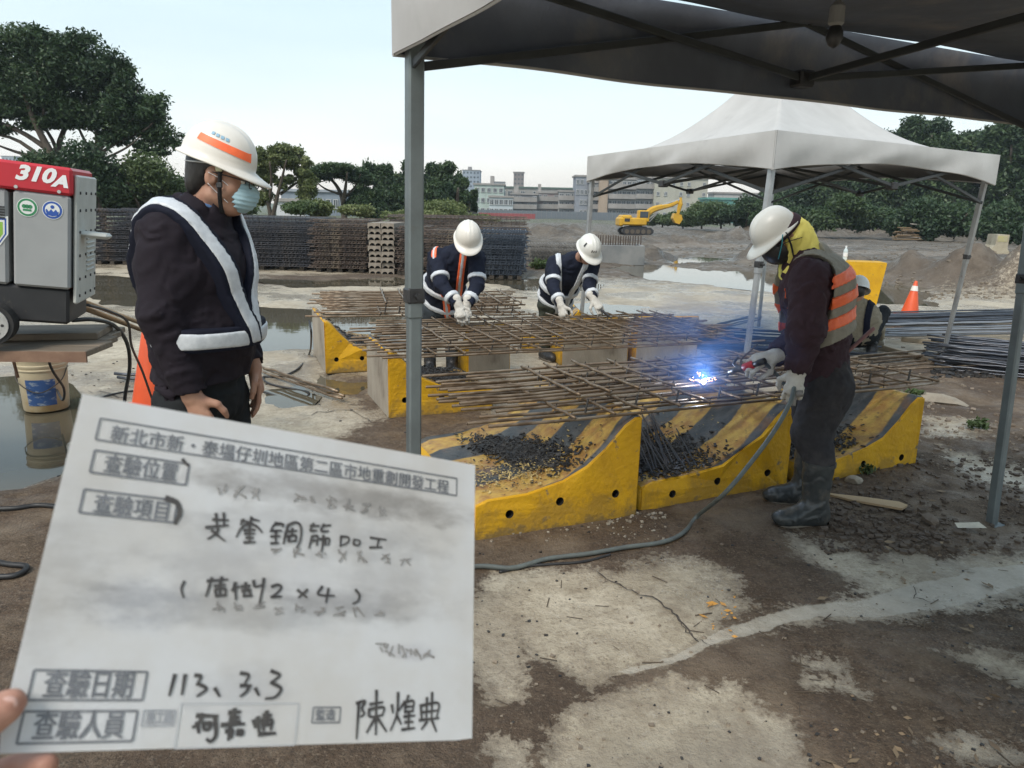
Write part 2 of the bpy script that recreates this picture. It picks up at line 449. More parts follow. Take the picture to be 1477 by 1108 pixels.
for p in LW_: lit = np.minimum(lit, sdpoly(p, wx_, wy_) / (sc_ * .8))
mudf = np.clip(.5 - mud * .22, 0, 1); mudf = np.minimum(mudf, np.clip(.5 + lit * .22, 0, 1))
watf = np.clip(.5 - wat * .5, 0, 1)
GH = height(GX, GY)
GH = GH + np.clip((GR - 13) / 6, 0, 1) * np.clip(mudf * 2 - .6, 0, 1) * (.16 * (fbm(GX * .9, GY * .9, o=5) - .47) + .10 * (fbm(GX * 3.1, GY * 3.1, o=4) - .47))
clod = np.clip((mudf - .4) * 2, 0, 1) * np.clip(GX * .8 - .8, .12, 1) * np.clip(1 - (GR - 12) / 30, .2, 1)
GH = GH + clod * (.045 * (fbm(GX * 5, GY * 5, o=4) - .45)) * np.clip(GR / 4, .5, 1.3)
GH = GH + .014 * np.clip((mudf - .35) * 2.2, 0, 1) * np.clip(1.5 - GR / 14, 0, 1) * (.6 + .8 * fbm(GX * 9, GY * 9, o=3))
GH = GH * (1 - watf) - .05 * watf * np.clip(GR / 6, .4, 1.2)
rut = np.exp(-((GY - 27 - GX * .25) / 1.5) ** 2) + np.exp(-((GY - 33 - GX * .2) / 1.2) ** 2)       # pale wet haul road
green = np.clip((GR - 60) / 60, 0, .6) * (GX < 40)
for px, py, rad, g_ in ((1235, 325, 3.5, .9), (640, 318, 5, .9), (1010, 322, 8, .8), (1160, 352, 1.2, .8), (700, 318, 3, .6), (820, 395, .6, .7), (500, 318, 9, .8), (420, 318, 6, .5), (1460, 330, 6, .8)):
    g = G(px, max(py, 316)); q = np.hypot(GX - g[0], (GY - g[1]) * .6) / rad; green = np.maximum(green, g_ * np.clip(1.4 - q, 0, 1))
green = np.maximum(green, np.clip((-GX - 2 + (GY - 20) * .0) / 6, 0, .7) * np.clip((GY - 24) / 6, 0, 1))
nR = len(rr_)
i_, j_ = np.meshgrid(np.arange(nR - 1), np.arange(nA), indexing='ij'); j2 = (j_ + 1) % nA
q_ = np.stack([i_ * nA + j_, i_ * nA + j2, (i_ + 1) * nA + j2, (i_ + 1) * nA + j_], -1).reshape(-1, 4)[:, ::-1]
me = bpy.data.meshes.new('ground')
Vv = np.stack([GX, GY, GH], 1); Vv = np.vstack([Vv, [[0, 0, 0]]])
cen = len(Vv) - 1; tri = np.stack([np.full(nA, cen), (np.arange(nA) + 1) % nA, np.arange(nA)], 1)
nq = len(q_)
me.vertices.add(len(Vv)); me.vertices.foreach_set('co', Vv.astype(np.float32).ravel())
me.loops.add(nq * 4 + nA * 3); me.loops.foreach_set('vertex_index', np.concatenate([q_.ravel(), tri.ravel()]).astype(np.int32))
me.polygons.add(nq + nA)
me.polygons.foreach_set('loop_start', np.concatenate([np.arange(nq) * 4, nq * 4 + np.arange(nA) * 3]).astype(np.int32))
me.polygons.foreach_set('use_smooth', np.ones(nq + nA, bool)); me.update(calc_edges=True)
for nm, arr in (('mud', mudf), ('water', watf), ('green', green), ('road', np.clip(rut, 0, 1)), ('skim', np.clip(.5 - sdpoly(gpoly([(880, 968), (960, 948), (1015, 925), (1060, 908), (1110, 893), (1200, 874), (1262, 862), (1290, 842), (1360, 832), (1477, 812), (1600, 795), (1600, 832), (1477, 840), (1330, 872), (1270, 884), (1180, 893), (1100, 918), (1030, 936), (960, 960), (890, 976)]), wx_, wy_) / (sc_ * .5) * .5, 0, 1))):
    a = me.attributes.new(nm, 'FLOAT', 'POINT'); a.data.foreach_set('value', np.append(arr, arr[0]).astype(np.float32))
ground = link('ground', me); ground['kind'] = 'structure'; ground['label'] = 'wet concrete and brown mud of the site'

def ground_material():
    M = bpy.data.materials.new('site_ground'); M.use_nodes = True; t = M.node_tree; b = t.nodes['Principled BSDF']; L = t.links.new
    tcn = nn(t, 'ShaderNodeTexCoord'); P = tcn.outputs['Object']
    def noise(s, d=6, r=.6, off=0, st=None):
        n = nn(t, 'ShaderNodeTexNoise'); n.inputs['Scale'].default_value = s; n.inputs['Detail'].default_value = d; n.inputs['Roughness'].default_value = r
        mp_ = nn(t, 'ShaderNodeMapping'); mp_.inputs['Location'].default_value = (off, off * .7, 0)
        if st: mp_.inputs['Scale'].default_value = st
        L(P, mp_.inputs[0]); L(mp_.outputs[0], n.inputs['Vector']); return n.outputs[0]
    def mrange(x, a, b_, c=0., d=1., cl=True):
        r_ = nn(t, 'ShaderNodeMapRange'); r_.clamp = cl
        for k, v in enumerate((a, b_, c, d)): r_.inputs[k + 1].default_value = v
        L(x, r_.inputs[0]); return r_.outputs[0]
    def mth(op, x, y):
        n = nn(t, 'ShaderNodeMath', operation=op)
        for k, v in enumerate((x, y)):
            if isinstance(v, (int, float)): n.inputs[k].default_value = v
            else: L(v, n.inputs[k])
        return n.outputs[0]
    def mixc(f, a, b_):
        n = nn(t, 'ShaderNodeMix', data_type='RGBA')
        for s_, v in (('Factor', f), ('A', a), ('B', b_)):
            if isinstance(v, tuple): n.inputs[s_].default_value = (*v, 1)
            elif isinstance(v, (int, float)): n.inputs[s_].default_value = v
            else: L(v, n.inputs[s_])
        return n.outputs['Result']
    def att(n_):
        n = nn(t, 'ShaderNodeAttribute'); n.attribute_name = n_; return n.outputs['Fac']
    n1 = noise(1.1, 8, .65); n2 = noise(9, 8, .7, 5); n3 = noise(45, 4, .7, 9); n4 = noise(3.2, 8, .68, 21); nf = noise(170, 3, .6, 3)
    conc = mixc(mrange(n1, .35, .65), (.40, .34, .245), (.55, .485, .375))
    conc = mixc(mrange(n2, .42, .70, 0, .75), conc, (.22, .17, .115))
    conc = mixc(mrange(n4, .56, .66, 0, .55), conc, (.235, .185, .13))
    conc = mixc(mrange(n3, .52, .66, 0, .6), conc, (.19, .15, .11))
    conc = mixc(mrange(noise(90, 5, .75, 70), .58, .68, 0, .75), conc, (.12, .095, .07))
    conc = mixc(mrange(noise(16, 8, .75, 33), .54, .66, 0, .5), conc, (.56, .50, .40))
    conc = mixc(mrange(noise(.45, 5, .6, 60), .52, .62, 0, .5), conc, (.20, .172, .14))
    mudc = mixc(mrange(n4, .3, .7), (.145, .098, .064), (.070, .048, .032))
    mudc = mixc(mrange(n2, .5, .72, 0, .75), mudc, (.22, .165, .112))
    mudc = mixc(mrange(noise(1.9, 9, .72, 77), .55, .63, 0, .55), mudc, (.225, .17, .118))
    mudc = mixc(mrange(n3, .50, .66, 0, .75), mudc, (.045, .034, .026))
    mudc = mixc(mrange(noise(80, 5, .75, 71), .54, .62, 0, .8), mudc, (.24, .19, .14))
    mudc = mixc(mrange(noise(120, 4, .75, 72), .54, .62, 0, .8), mudc, (.030, .022, .017))
    mudc = mixc(mrange(noise(.22, 4, .6, 31), .42, .6, 0, .55), mudc, (.095, .07, .052))
    wet = noise(.8, 8, .66, 44)
    m_ = mth('ADD', att('mud'), mth('MULTIPLY', mth('SUBTRACT', noise(5, 12, .78, 2), .5), 1.7))
    m_ = mth('ADD', m_, mth('MULTIPLY', mth('SUBTRACT', noise(38, 6, .75, 8), .5), .9))
    mf = mrange(m_, .46, .60)
    conc = mixc(mrange(wet, .38, .50, .42, 0), conc, (.17, .135, .10))
    c = mixc(mf, conc, mudc)
    damp = mrange(noise(1.3, 10, .7, 101), .50, .60); dm = mth('MULTIPLY', mf, damp); c = mixc(mth('MULTIPLY', dm, .6), c, mixc(mrange(n2, .4, .6), (.25, .195, .14), (.18, .135, .095)))
    rim = mth('MULTIPLY', mrange(m_, .25, .45), mrange(m_, .62, .45)); c = mixc(mth('MULTIPLY', rim, .5), c, (.15, .118, .085))
    rd = mrange(mth('ADD', att('road'), mth('MULTIPLY', mth('SUBTRACT', noise(.5, 6, .6, 12), .5), 1.3)), .5, .8)
    c = mixc(mth('MULTIPLY', rd, .6), c, (.30, .265, .225))
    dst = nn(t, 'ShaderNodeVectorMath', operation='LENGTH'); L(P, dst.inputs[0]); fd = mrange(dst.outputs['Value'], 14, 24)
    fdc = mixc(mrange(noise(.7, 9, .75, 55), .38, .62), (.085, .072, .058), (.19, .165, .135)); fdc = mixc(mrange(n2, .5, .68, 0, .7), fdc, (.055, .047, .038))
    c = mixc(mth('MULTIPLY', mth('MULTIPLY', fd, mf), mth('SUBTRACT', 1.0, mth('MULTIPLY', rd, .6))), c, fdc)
    gr = mrange(mth('ADD', att('green'), mth('MULTIPLY', mth('SUBTRACT', noise(.9, 8, .7, 90), .5), 1.4)), .45, .75)
    c = mixc(gr, c, mixc(mrange(n2, .3, .7), (.065, .085, .032), (.12, .125, .055)))
    sk = mrange(mth('ADD', att('skim'), mth('MULTIPLY', mth('SUBTRACT', noise(9, 10, .75, 64), .5), 1.0)), .44, .54); c = mixc(mth('MULTIPLY', sk, .88), c, mixc(mrange(n2, .35, .65), (.50, .455, .38), (.40, .355, .285)))
    wv = mth('ADD', att('water'), mth('MULTIPLY', mth('SUBTRACT', noise(5, 6, .7, 15), .5), .8))
    wf = mrange(wv, .3, .55)                                  # damp rim round each puddle
    c = mixc(mth('MULTIPLY', wf, .55), c, (.075, .062, .05))
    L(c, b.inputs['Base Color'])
    rg = mixc(mrange(wet, .45, .55), (.10, .10, .10), (.72, .72, .72))
    rg = mixc(mf, rg, mixc(mrange(n4, .40, .56), (.34, .34, .34), (.85, .85, .85)))
    L(mixc(mf, (.45, .45, .45), (.22, .22, .22)), b.inputs['Specular IOR Level'])
    rg = mixc(wf, rg, (.12, .12, .12)); L(rg, b.inputs['Roughness'])
    hb = mth('ADD', mth('MULTIPLY', n3, .5), mth('MULTIPLY', n2, 1.0)); hb = mth('ADD', hb, mth('MULTIPLY', nf, .25))
    bp = nn(t, 'ShaderNodeBump'); bp.inputs['Distance'].default_value = .02
    L(mrange(mf, 0, 1, .6, 1.0), bp.inputs['Strength']); L(hb, bp.inputs['Height']); L(bp.outputs[0], b.inputs['Normal'])
    return M
me.materials.append(ground_material())

# water: one level sheet, seen wherever the ground dips below it
wm = bpy.data.materials.new('puddle_water'); wm.use_nodes = True; t = wm.node_tree; b = t.nodes['Principled BSDF']
b.inputs['Base Color'].default_value = (.085, .074, .05, 1); b.inputs['Roughness'].default_value = .035; b.inputs['IOR'].default_value = 1.33
b.inputs['Specular IOR Level'].default_value = .5
tcn = nn(t, 'ShaderNodeTexCoord'); n = nn(t, 'ShaderNodeTexNoise'); n.inputs['Scale'].default_value = 5
bp = nn(t, 'ShaderNodeBump'); bp.inputs['Strength'].default_value = .05; bp.inputs['Distance'].default_value = .01
t.links.new(tcn.outputs['Object'], n.inputs['Vector']); t.links.new(n.outputs[0], bp.inputs['Height']); t.links.new(bp.outputs[0], b.inputs['Normal'])
wsheet = MB()
for k, p in enumerate(PW_):
    c_ = p.mean(0); q = c_ + (p - c_) * 1.12 + np.sign(p - c_) * .05; wsheet.add([(x, y, -.013) for x, y in q], [list(range(len(q)))[::-1]])
wo_ = wsheet.obj('puddle_water', wm); wo_['kind'] = 'structure'
bm = bmesh.new(); bm.from_mesh(wo_.data); bmesh.ops.recalc_face_normals(bm, faces=bm.faces)
for f_ in bm.faces:
    if f_.normal.z < 0: f_.normal_flip()
bm.to_mesh(wo_.data); bm.free()

# cracks in the slab, thin dark ribbons pressed into it
crack_m = mat('crack_dirt', (.045, .035, .028), (.09, .07, .055), rough=.8, scale=30)
GH2 = GH.reshape(len(rr_), nA); _aw = np.append(aa_, aa_[0] + 2 * math.pi)
def hgrid(x, y):
    """height of the built ground sheet"""
    x = np.asarray(x, float); y = np.asarray(y, float); r = np.clip(np.hypot(x, y), rr_[0] + 1e-3, rr_[-2]); a = np.arctan2(x, y); a = np.where(a < aa_[0], a + 2 * math.pi, a)
    i = np.clip(np.searchsorted(rr_, r) - 1, 0, len(rr_) - 2); j = np.clip(np.searchsorted(_aw, a) - 1, 0, nA - 1)
    fr = (r - rr_[i]) / (rr_[i + 1] - rr_[i]); fa = (a - _aw[j]) / (_aw[j + 1] - _aw[j]); j1 = (j + 1) % nA
    return (GH2[i, j] * (1 - fr) + GH2[i + 1, j] * fr) * (1 - fa) + (GH2[i, j1] * (1 - fr) + GH2[i + 1, j1] * fr) * fa
def gh(x, y): return float(hgrid(x, y))
def crack(pts, w):
    P_ = []
    for a, b_ in zip(pts[:-1], pts[1:]):
        for k in range(6):
            t_ = k / 6; P_.append((a[0] + (b_[0] - a[0]) * t_ + random.uniform(-3, 3), a[1] + (b_[1] - a[1]) * t_ + random.uniform(-2.5, 2.5)))
    P_.append(pts[-1]); g = [G(x, y) for x, y in P_]; vs = []
    for i, p in enumerate(g):
        d = g[min(i + 1, len(g) - 1)] - g[max(i - 1, 0)]; nrm = np.array([-d[1], d[0], 0]); nrm /= np.linalg.norm(nrm) + 1e-9
        ww = w * random.uniform(.3, 1.3) * min(1, (i + .3) / 3, (len(g) - i) / 3)
        for s_ in (-1, 1): vs.append((p[0] + nrm[0] * ww * s_, p[1] + nrm[1] * ww * s_, gh(p[0], p[1]) + .006))
    return vs
mb = MB()
for pts, w in (([(850, 822), (905, 850), (955, 872), (975, 890), (1008, 930)], .004), ([(975, 890), (990, 915), (1020, 935)], .003), ([(1316, 845), (1320, 865), (1345, 872)], .003),
               ([(440, 600), (500, 590), (545, 615)], .006), ([(120, 560), (180, 575), (260, 560)], .006)):
    vs = crack(pts, w); mb.add(vs, [(i, i + 1, i + 3, i + 2) for i in range(0, len(vs) - 2, 2)])
o = mb.obj('ground_crack', crack_m); o['kind'] = 'structure'

# =================================================================== FOLIAGE
def leafmat(name, a, b_, c_):
    M = bpy.data.materials.new(name); M.use_nodes = True; t = M.node_tree; p = t.nodes['Principled BSDF']
    at = nn(t, 'ShaderNodeAttribute'); at.attribute_name = 'tone'
    rp = nn(t, 'ShaderNodeValToRGB'); rp.color_ramp.elements[0].color = (*a, 1); rp.color_ramp.elements[1].color = (*c_, 1)
    x = rp.color_ramp.elements.new(.5); x.color = (*b_, 1)
    t.links.new(at.outputs['Fac'], rp.inputs[0]); t.links.new(rp.outputs[0], p.inputs['Base Color']); p.inputs['Roughness'].default_value = .55
    tr = nn(t, 'ShaderNodeBsdfTranslucent'); ms = nn(t, 'ShaderNodeMixShader'); ms.inputs[0].default_value = .25
    t.links.new(rp.outputs[0], tr.inputs[0]); t.links.new(p.outputs[0], ms.inputs[1]); t.links.new(tr.outputs[0], ms.inputs[2])
    t.links.new(ms.outputs[0], t.nodes['Material Output'].inputs[0]); return M
L_dark = leafmat('leaf_dark', (.030, .060, .026), (.058, .100, .040), (.110, .160, .065))
L_mid = leafmat('leaf_mid', (.035, .065, .025), (.065, .105, .035), (.12, .16, .06))
L_olive = leafmat('leaf_olive', (.07, .095, .035), (.13, .165, .055), (.21, .24, .10))
L_grass = leafmat('grass_blade', (.07, .10, .03), (.12, .15, .05), (.22, .22, .10))
bark = mat('bark', (.11, .09, .07), (.06, .048, .038), scale=9, rough=.9, bump=.5, stretch=(1, 1, .3))
def leaves_mesh(name, blobs, n, size, M, seed=1, flat=.35, droop=0., lumpy=1.):
    """blobs: (centre, radii, tone). Leaf-sized diamonds through the outer half of each blob."""
    g = np.random.default_rng(seed); wts = np.array([b_[1][0] * b_[1][2] + b_[1][1] * b_[1][2] + b_[1][0] * b_[1][1] for b_ in blobs]); wts = wts / wts.sum()
    C_, T_ = [], []
    for (c, r_, tone), w in zip(blobs, wts):
        k = max(8, int(n * w)); d = g.normal(size=(k, 3)); d /= np.linalg.norm(d, axis=1)[:, None]
        rad = g.random(k) ** .40 + .22 * g.random(k) ** 5
        lump = .72 + .42 * g.random(k) + .35 * (lumpy - .8) * g.random(k) ** 6                                   # ragged outline
        f_ = .5 + .5 * np.sin(d[:, 0] * 5 + tone * 20) * np.sin(d[:, 2] * 6 + tone * 9) * np.cos(d[:, 1] * 5)
        rad = rad * lump * (.80 + .3 * f_)
        C_.append(np.array(c) + d * rad[:, None] * np.array(r_)); T_.append(np.clip(tone + .30 * (g.random(k) - .5) + .22 * d[:, 2] * 0 + .25 * (f_ - .5), 0, 1))
    C_ = np.concatenate(C_); T_ = np.concatenate(T_); k = len(C_)
    nrm = g.normal(size=(k, 3)); nrm[:, 2] += flat * 2; nrm /= np.linalg.norm(nrm, axis=1)[:, None]
    a = np.cross(nrm, g.normal(size=(k, 3))); a /= np.linalg.norm(a, axis=1)[:, None] + 1e-9; b_ = np.cross(nrm, a)
    a[:, 2] -= droop; s_ = size * (.55 + .9 * g.random(k))[:, None]
    V = np.stack([C_ - a * s_, C_ - b_ * s_ * .45 + nrm * s_ * .12, C_ + a * s_, C_ + b_ * s_ * .45 + nrm * s_ * .12], 1).reshape(-1, 3)
    me = bpy.data.meshes.new(name); me.vertices.add(len(V)); me.vertices.foreach_set('co', V.astype(np.float32).ravel())
    me.loops.add(k * 4); me.loops.foreach_set('vertex_index', np.arange(k * 4, dtype=np.int32)); me.polygons.add(k)
    me.polygons.foreach_set('loop_start', np.arange(0, k * 4, 4, dtype=np.int32)); me.materials.append(M); me.update(calc_edges=True)
    at = me.attributes.new('tone', 'FLOAT', 'FACE'); at.data.foreach_set('value', T_.astype(np.float32)); return me
def tree_px(label, Yd, base, limbs, blobs, n, size, M, seed, cat='tree', group=None, name='broadleaf_tree', depth=.8, sub=3, flat=.35, droop=0., lumpy=1.):
    """limbs: pixel polylines with radii in metres; blobs: (px, py, rx, ry, tone) in pixels, all at distance Yd"""
    g = random.Random(seed); B = Yp(*base, Yd); B[2] = gh(B[0], B[1]) if base[1] > 300 else B[2]
    root = empty(name, B, 0, label, cat, group); k = Yd / FPX
    tb = MB()
    for pts, r0, r1 in limbs:
        yo = g.uniform(-1, 1) * .8; q = []
        for i, (px, py) in enumerate(pts):
            p = Yp(px, py, Yd) - B; p[1] += yo * i / max(1, len(pts) - 1) * 1.5; q.append(p)
        q = smoothpts(q, 4); N = len(q); tb.tube(q, 0, 7, rs=[r0 + (r1 - r0) * i / (N - 1) for i in range(N)])
    tb.obj('trunk', bark, root, smooth=True)
    bl = []
    for px, py, rx, ry, tone in blobs:
        c = Yp(px, py, Yd) - B; bl_r = (rx * k, rx * k * depth, ry * k)
        for s_ in range(sub):
            w_ = 1.0 if sub <= 4 else 1.75
            o_ = np.array([g.uniform(-.45, .45) * bl_r[0] * w_, g.uniform(-.7, .7) * bl_r[1], g.uniform(-.4, .4) * bl_r[2] * w_])
            bl.append((c + o_, tuple(v * (g.uniform(.62, .95) if sub <= 4 else g.uniform(.30, .62)) for v in bl_r), min(1, max(0, tone + g.uniform(-.28, .28)))))
    link('crown', leaves_mesh('crown', bl, n, size, M, seed, flat, droop, lumpy), root)
    return root

tree_px('large spreading dark green fig tree rising behind the red topped machine', 30, (112, 306),
        [([(112, 330), (100, 270), (82, 225), (62, 180), (50, 140)], .24, .06), ([(112, 330), (118, 260), (140, 215), (135, 170), (128, 120)], .21, .05), ([(82, 225), (40, 195), (0, 175), (-40, 150)], .12, .03), ([(82, 232), (30, 222), (-20, 205)], .10, .03), ([(140, 222), (155, 190), (172, 160)], .08, .03), ([(62, 185), (75, 150), (78, 110)], .07, .03), ([(150, 230), (195, 214), (225, 200)], .05, .02),
         ([(88, 232), (60, 190), (20, 160)], .09, .03), ([(118, 250), (160, 205), (205, 172)], .09, .03), ([(120, 240), (170, 208), (215, 190), (232, 180)], .08, .02), ([(100, 262), (75, 215), (85, 160), (90, 110)], .14, .05),
         ([(140, 215), (180, 170), (200, 130)], .1, .03), ([(112, 320), (150, 260), (190, 222), (240, 205)], .12, .03), ([(96, 262), (30, 205), (-30, 190)], .11, .03), ([(110, 265), (125, 225), (105, 180)], .12, .04)],
        [(20, 85, 50, 34, .35), (80, 80, 52, 32, .3), (125, 108, 52, 34, .25), (60, 125, 60, 30, .2), (-10, 120, 50, 34, .3), (170, 128, 42, 28, .3), (198, 160, 40, 24, .35), (120, 155, 46, 22, .2),
         (228, 180, 30, 22, .4), (160, 178, 42, 20, .3), (20, 150, 44, 20, .25), (0, 165, 30, 14, .3), (240, 200, 22, 15, .45), (-50, 140, 40, 40, .3), (100, 175, 40, 12, .25), (50, 175, 34, 12, .3), (218, 150, 22, 16, .4), (170, 100, 26, 16, .4), (45, 60, 40, 16, .35), (100, 62, 34, 14, .35), (215, 215, 26, 10, .4), (180, 200, 34, 12, .35), (-10, 185, 34, 12, .3), (60, 100, 60, 40, .2), (130, 130, 60, 40, .2), (70, 155, 34, 14, .25), (140, 90, 34, 22, .35), (200, 185, 34, 18, .35)], 90000, .078, L_dark, 3, flat=.6, lumpy=1.4, sub=15)
bushes = [(80, 262, 50, 32, .3, 'dark'), (150, 255, 48, 40, .35, 'dark'), (215, 262, 46, 40, .5, 'mid'), (120, 285, 52, 22, .25, 'dark'), (250, 285, 30, 24, .5, 'mid'), (190, 290, 40, 20, .35, 'dark')]
for i, (px, py, rx, ry, tn, kd) in enumerate(bushes):
    tree_px(['dense dark shrub under the left side of the fig tree', 'tall dark shrub below the trunks of the fig tree', 'greener rounded shrub under the right edge of the fig tree', 'low dark shrub just over the top of the rebar stack',
             'small green shrub behind the helmet of the dark jacketed man', 'low shrub between the tall ones beneath the fig tree'][i], 27 + i * .6, (px, 306),
            [([(px, 330), (px + 4, py)], .12, .04), ([(px, 325), (px - 15, py)], .08, .03)], [(px, py, rx, ry, tn), (px + rx * .5, py + ry * .4, rx * .6, ry * .6, tn + .1), (px - rx * .5, py + ry * .3, rx * .6, ry * .6, tn)],
            16000, .075, L_dark if kd == 'dark' else L_mid, 20 + i, 'shrub', 'shrubs below the fig tree', 'shrub')
# thin hanging roots and bare stems among the shrubs
tree_px('open crowned green tree with forked trunk right of the man in the dark jacket', 32, (392, 318),
        [([(392, 322), (388, 295), (378, 262), (368, 235)], .11, .03), ([(392, 320), (402, 285), (412, 255), (420, 232)], .10, .03), ([(388, 295), (396, 262), (398, 235)], .08, .03), ([(404, 280), (425, 262), (440, 250)], .07, .02), ([(383, 275), (366, 262)], .06, .02)],
        [(376, 230, 26, 18, .55), (405, 226, 28, 15, .65), (430, 240, 18, 14, .7), (366, 258, 16, 14, .5), (385, 254, 18, 12, .5), (412, 262, 14, 9, .6), (440, 272, 16, 20, .45), (372, 285, 18, 13, .5)], 26000, .065, L_olive, 41, sub=12)
tree_px('flat topped tree with bare limbs between the forked tree and the dark clump', 40, (497, 318),
        [([(497, 322), (494, 290), (484, 268), (468, 252)], .17, .05), ([(495, 295), (502, 270), (508, 250)], .12, .04), ([(490, 280), (470, 272), (455, 258)], .07, .02), ([(498, 285), (515, 268), (524, 252)], .07, .02)],
        [(480, 244, 34, 9, .4), (500, 250, 30, 10, .35), (462, 254, 18, 9, .45), (520, 256, 18, 9, .4)], 20000, .075, L_dark, 42, sub=4, flat=.9)
cl = [(545, 268, 36, 34, .3), (590, 262, 34, 32, .35), (635, 262, 34, 30, .35), (530, 295, 30, 24, .25), (575, 292, 34, 24, .3), (622, 285, 32, 22, .3), (660, 282, 22, 24, .35), (676, 292, 12, 18, .2)]
cll = ['dark leafy tree at the left end of the clump behind the stacks', 'taller dark tree just left of the grey tent pole in the clump', 'full dark tree right of the grey tent pole', 'low dark tree at the left foot of the clump', 'low dark tree in the middle foot of the clump',
       'bushy tree low behind the grey tent pole', 'rounded dark tree at the right end of the clump', 'small blue green tree beside the pale building']
for i, (px, py, rx, ry, tn) in enumerate(cl):
    tree_px(cll[i], 44 + (i % 3) * 1.5 - (i in (3, 4, 5)) * 4, (px, 318), [([(px, 322), (px, py + 10), (px + 3, py - 10)], .2, .06)],
            [(px, py, rx * .8, ry * .8, tn), (px - rx * .45, py + 4, rx * .5, ry * .7, tn + .1), (px + rx * .45, py - 2, rx * .5, ry * .75, tn), (px + 5, py - ry * .45, rx * .45, ry * .5, tn + .2), (px, py + ry * .5, rx * .8, ry * .5, tn - .1)],
            24000, .095, L_dark, 60 + i, sub=6, group='trees in the dark clump behind the stacks', droop=.3)
# forest on the right
fr = [(1268, 208, .3, 66), (1300, 180, .35, 64), (1335, 170, .3, 62), (1372, 180, .4, 60), (1410, 186, .3, 61), (1450, 178, .35, 58), (1492, 172, .3, 57), (1540, 165, .35, 58), (1590, 170, .3, 60), (1240, 226, .4, 70), (1205, 238, .35, 70), (1170, 252, .35, 70), (1135, 262, .3, 72)]
frn = ['at the left shoulder of the wooded hill', 'standing highest above the slope of the white tent roof', 'behind the right side of the white tent roof', 'above the right half of the white valance', 'above the right corner of the white valance', 'right of the white tent corner', 'at the right border of the picture',
       'just outside the right border', 'far outside the right border', 'where the wooded hill meets the tent roof', 'seen under the right half of the white tent', 'seen under the middle of the white tent', 'seen under the white tent left of its far pole']
for i, (px, top, tn, Yd) in enumerate(fr):
    bl = []; y = top + 22
    while y < 334:
        for dx in (-16, 14): bl.append((px + dx + random.uniform(-5, 5), y + random.uniform(-6, 6), 22, 20, min(.9, max(0, tn + random.uniform(-.3, .3)))))
        y += 24
    tree_px('dense dark forest tree ' + frn[i], Yd, (px, 322), [([(px, 335), (px + 2, 280), (px, top + 26)], .28, .08)], bl, int(9000 + (318 - top) * 130), .17, L_dark, 80 + i, group='trees of the wooded hill on the right', sub=2, name='forest_tree')
sh = [(1040, 300, 26, 14, .5, 60), (1075, 302, 28, 16, .3, 58), (1110, 300, 26, 18, .3, 56), (1165, 305, 30, 20, .25, 52), (1215, 300, 34, 22, .5, 50), (1262, 305, 30, 18, .3, 50), (1320, 308, 34, 22, .3, 48), (1380, 308, 36, 24, .35, 46), (1445, 308, 40, 26, .35, 44), (1500, 306, 40, 30, .4, 44),
      (985, 312, 24, 9, .7, 70), (955, 314, 22, 7, .6, 72), (1012, 306, 20, 12, .6, 64)]
for i, (px, py, rx, ry, tn, Yd) in enumerate(sh):
    tree_px(['green shrub below the pale house under the tent', 'dark shrub left of the tent front pole', 'dark shrub right behind the tent front pole', 'dark shrub behind the welder helmet', 'bright green shrub under the tent middle', 'dark shrub above the yellow block', 'dark shrub behind the pile of old planks',
             'dark shrub left of the leaning tent leg', 'dark shrub behind the pale concrete block', 'dark shrub at the right border', 'light green weeds right below the digger bucket', 'light green weeds under the digger arm', 'green bush right of the digger bucket'][i],
            Yd, (px, 324), [([(px, 330), (px, py)], .08, .03)], [(px, py + 3, rx, ry * 1.1, tn), (px - rx * .6, py + ry * .7, rx * .7, ry * .8, tn - .1), (px + rx * .6, py + ry * .7, rx * .7, ry * .8, tn + .1), (px, py + ry * .9, rx * .9, ry * .7, tn - .15)],
            12000, .12, L_mid if tn >= .5 else L_dark, 120 + i, 'shrub', 'shrubs at the foot of the wooded hill', 'shrub', sub=2)
# scrub strip behind the stacks
for i, (px, py, rx, ry, tn, M_) in enumerate([(345, 300, 26, 14, .5, L_mid), (430, 300, 26, 10, .6, L_mid), (465, 302, 22, 10, .5, L_olive), (515, 306, 20, 9, .7, L_olive), (600, 312, 40, 9, .7, L_olive), (640, 304, 36, 13, .4, L_olive), (690, 316, 30, 6, .6, L_olive)]):
    tree_px(['scrub just right of the masked face', 'scrub under the forked tree', 'scrub between the two thin trees', 'yellow green scrub left of the dark clump', 'low yellow grass tuft left of the tent pole', 'grey green scrub on the earth heap', 'low weeds right of the earth heap'][i],
            26 + i, (px, 320), [([(px, 326), (px, py)], .04, .02)], [(px, py, rx, ry, tn)], 6500, .06, M_, 150 + i, 'scrub', 'scrub behind the rebar stacks', 'scrub', sub=3)

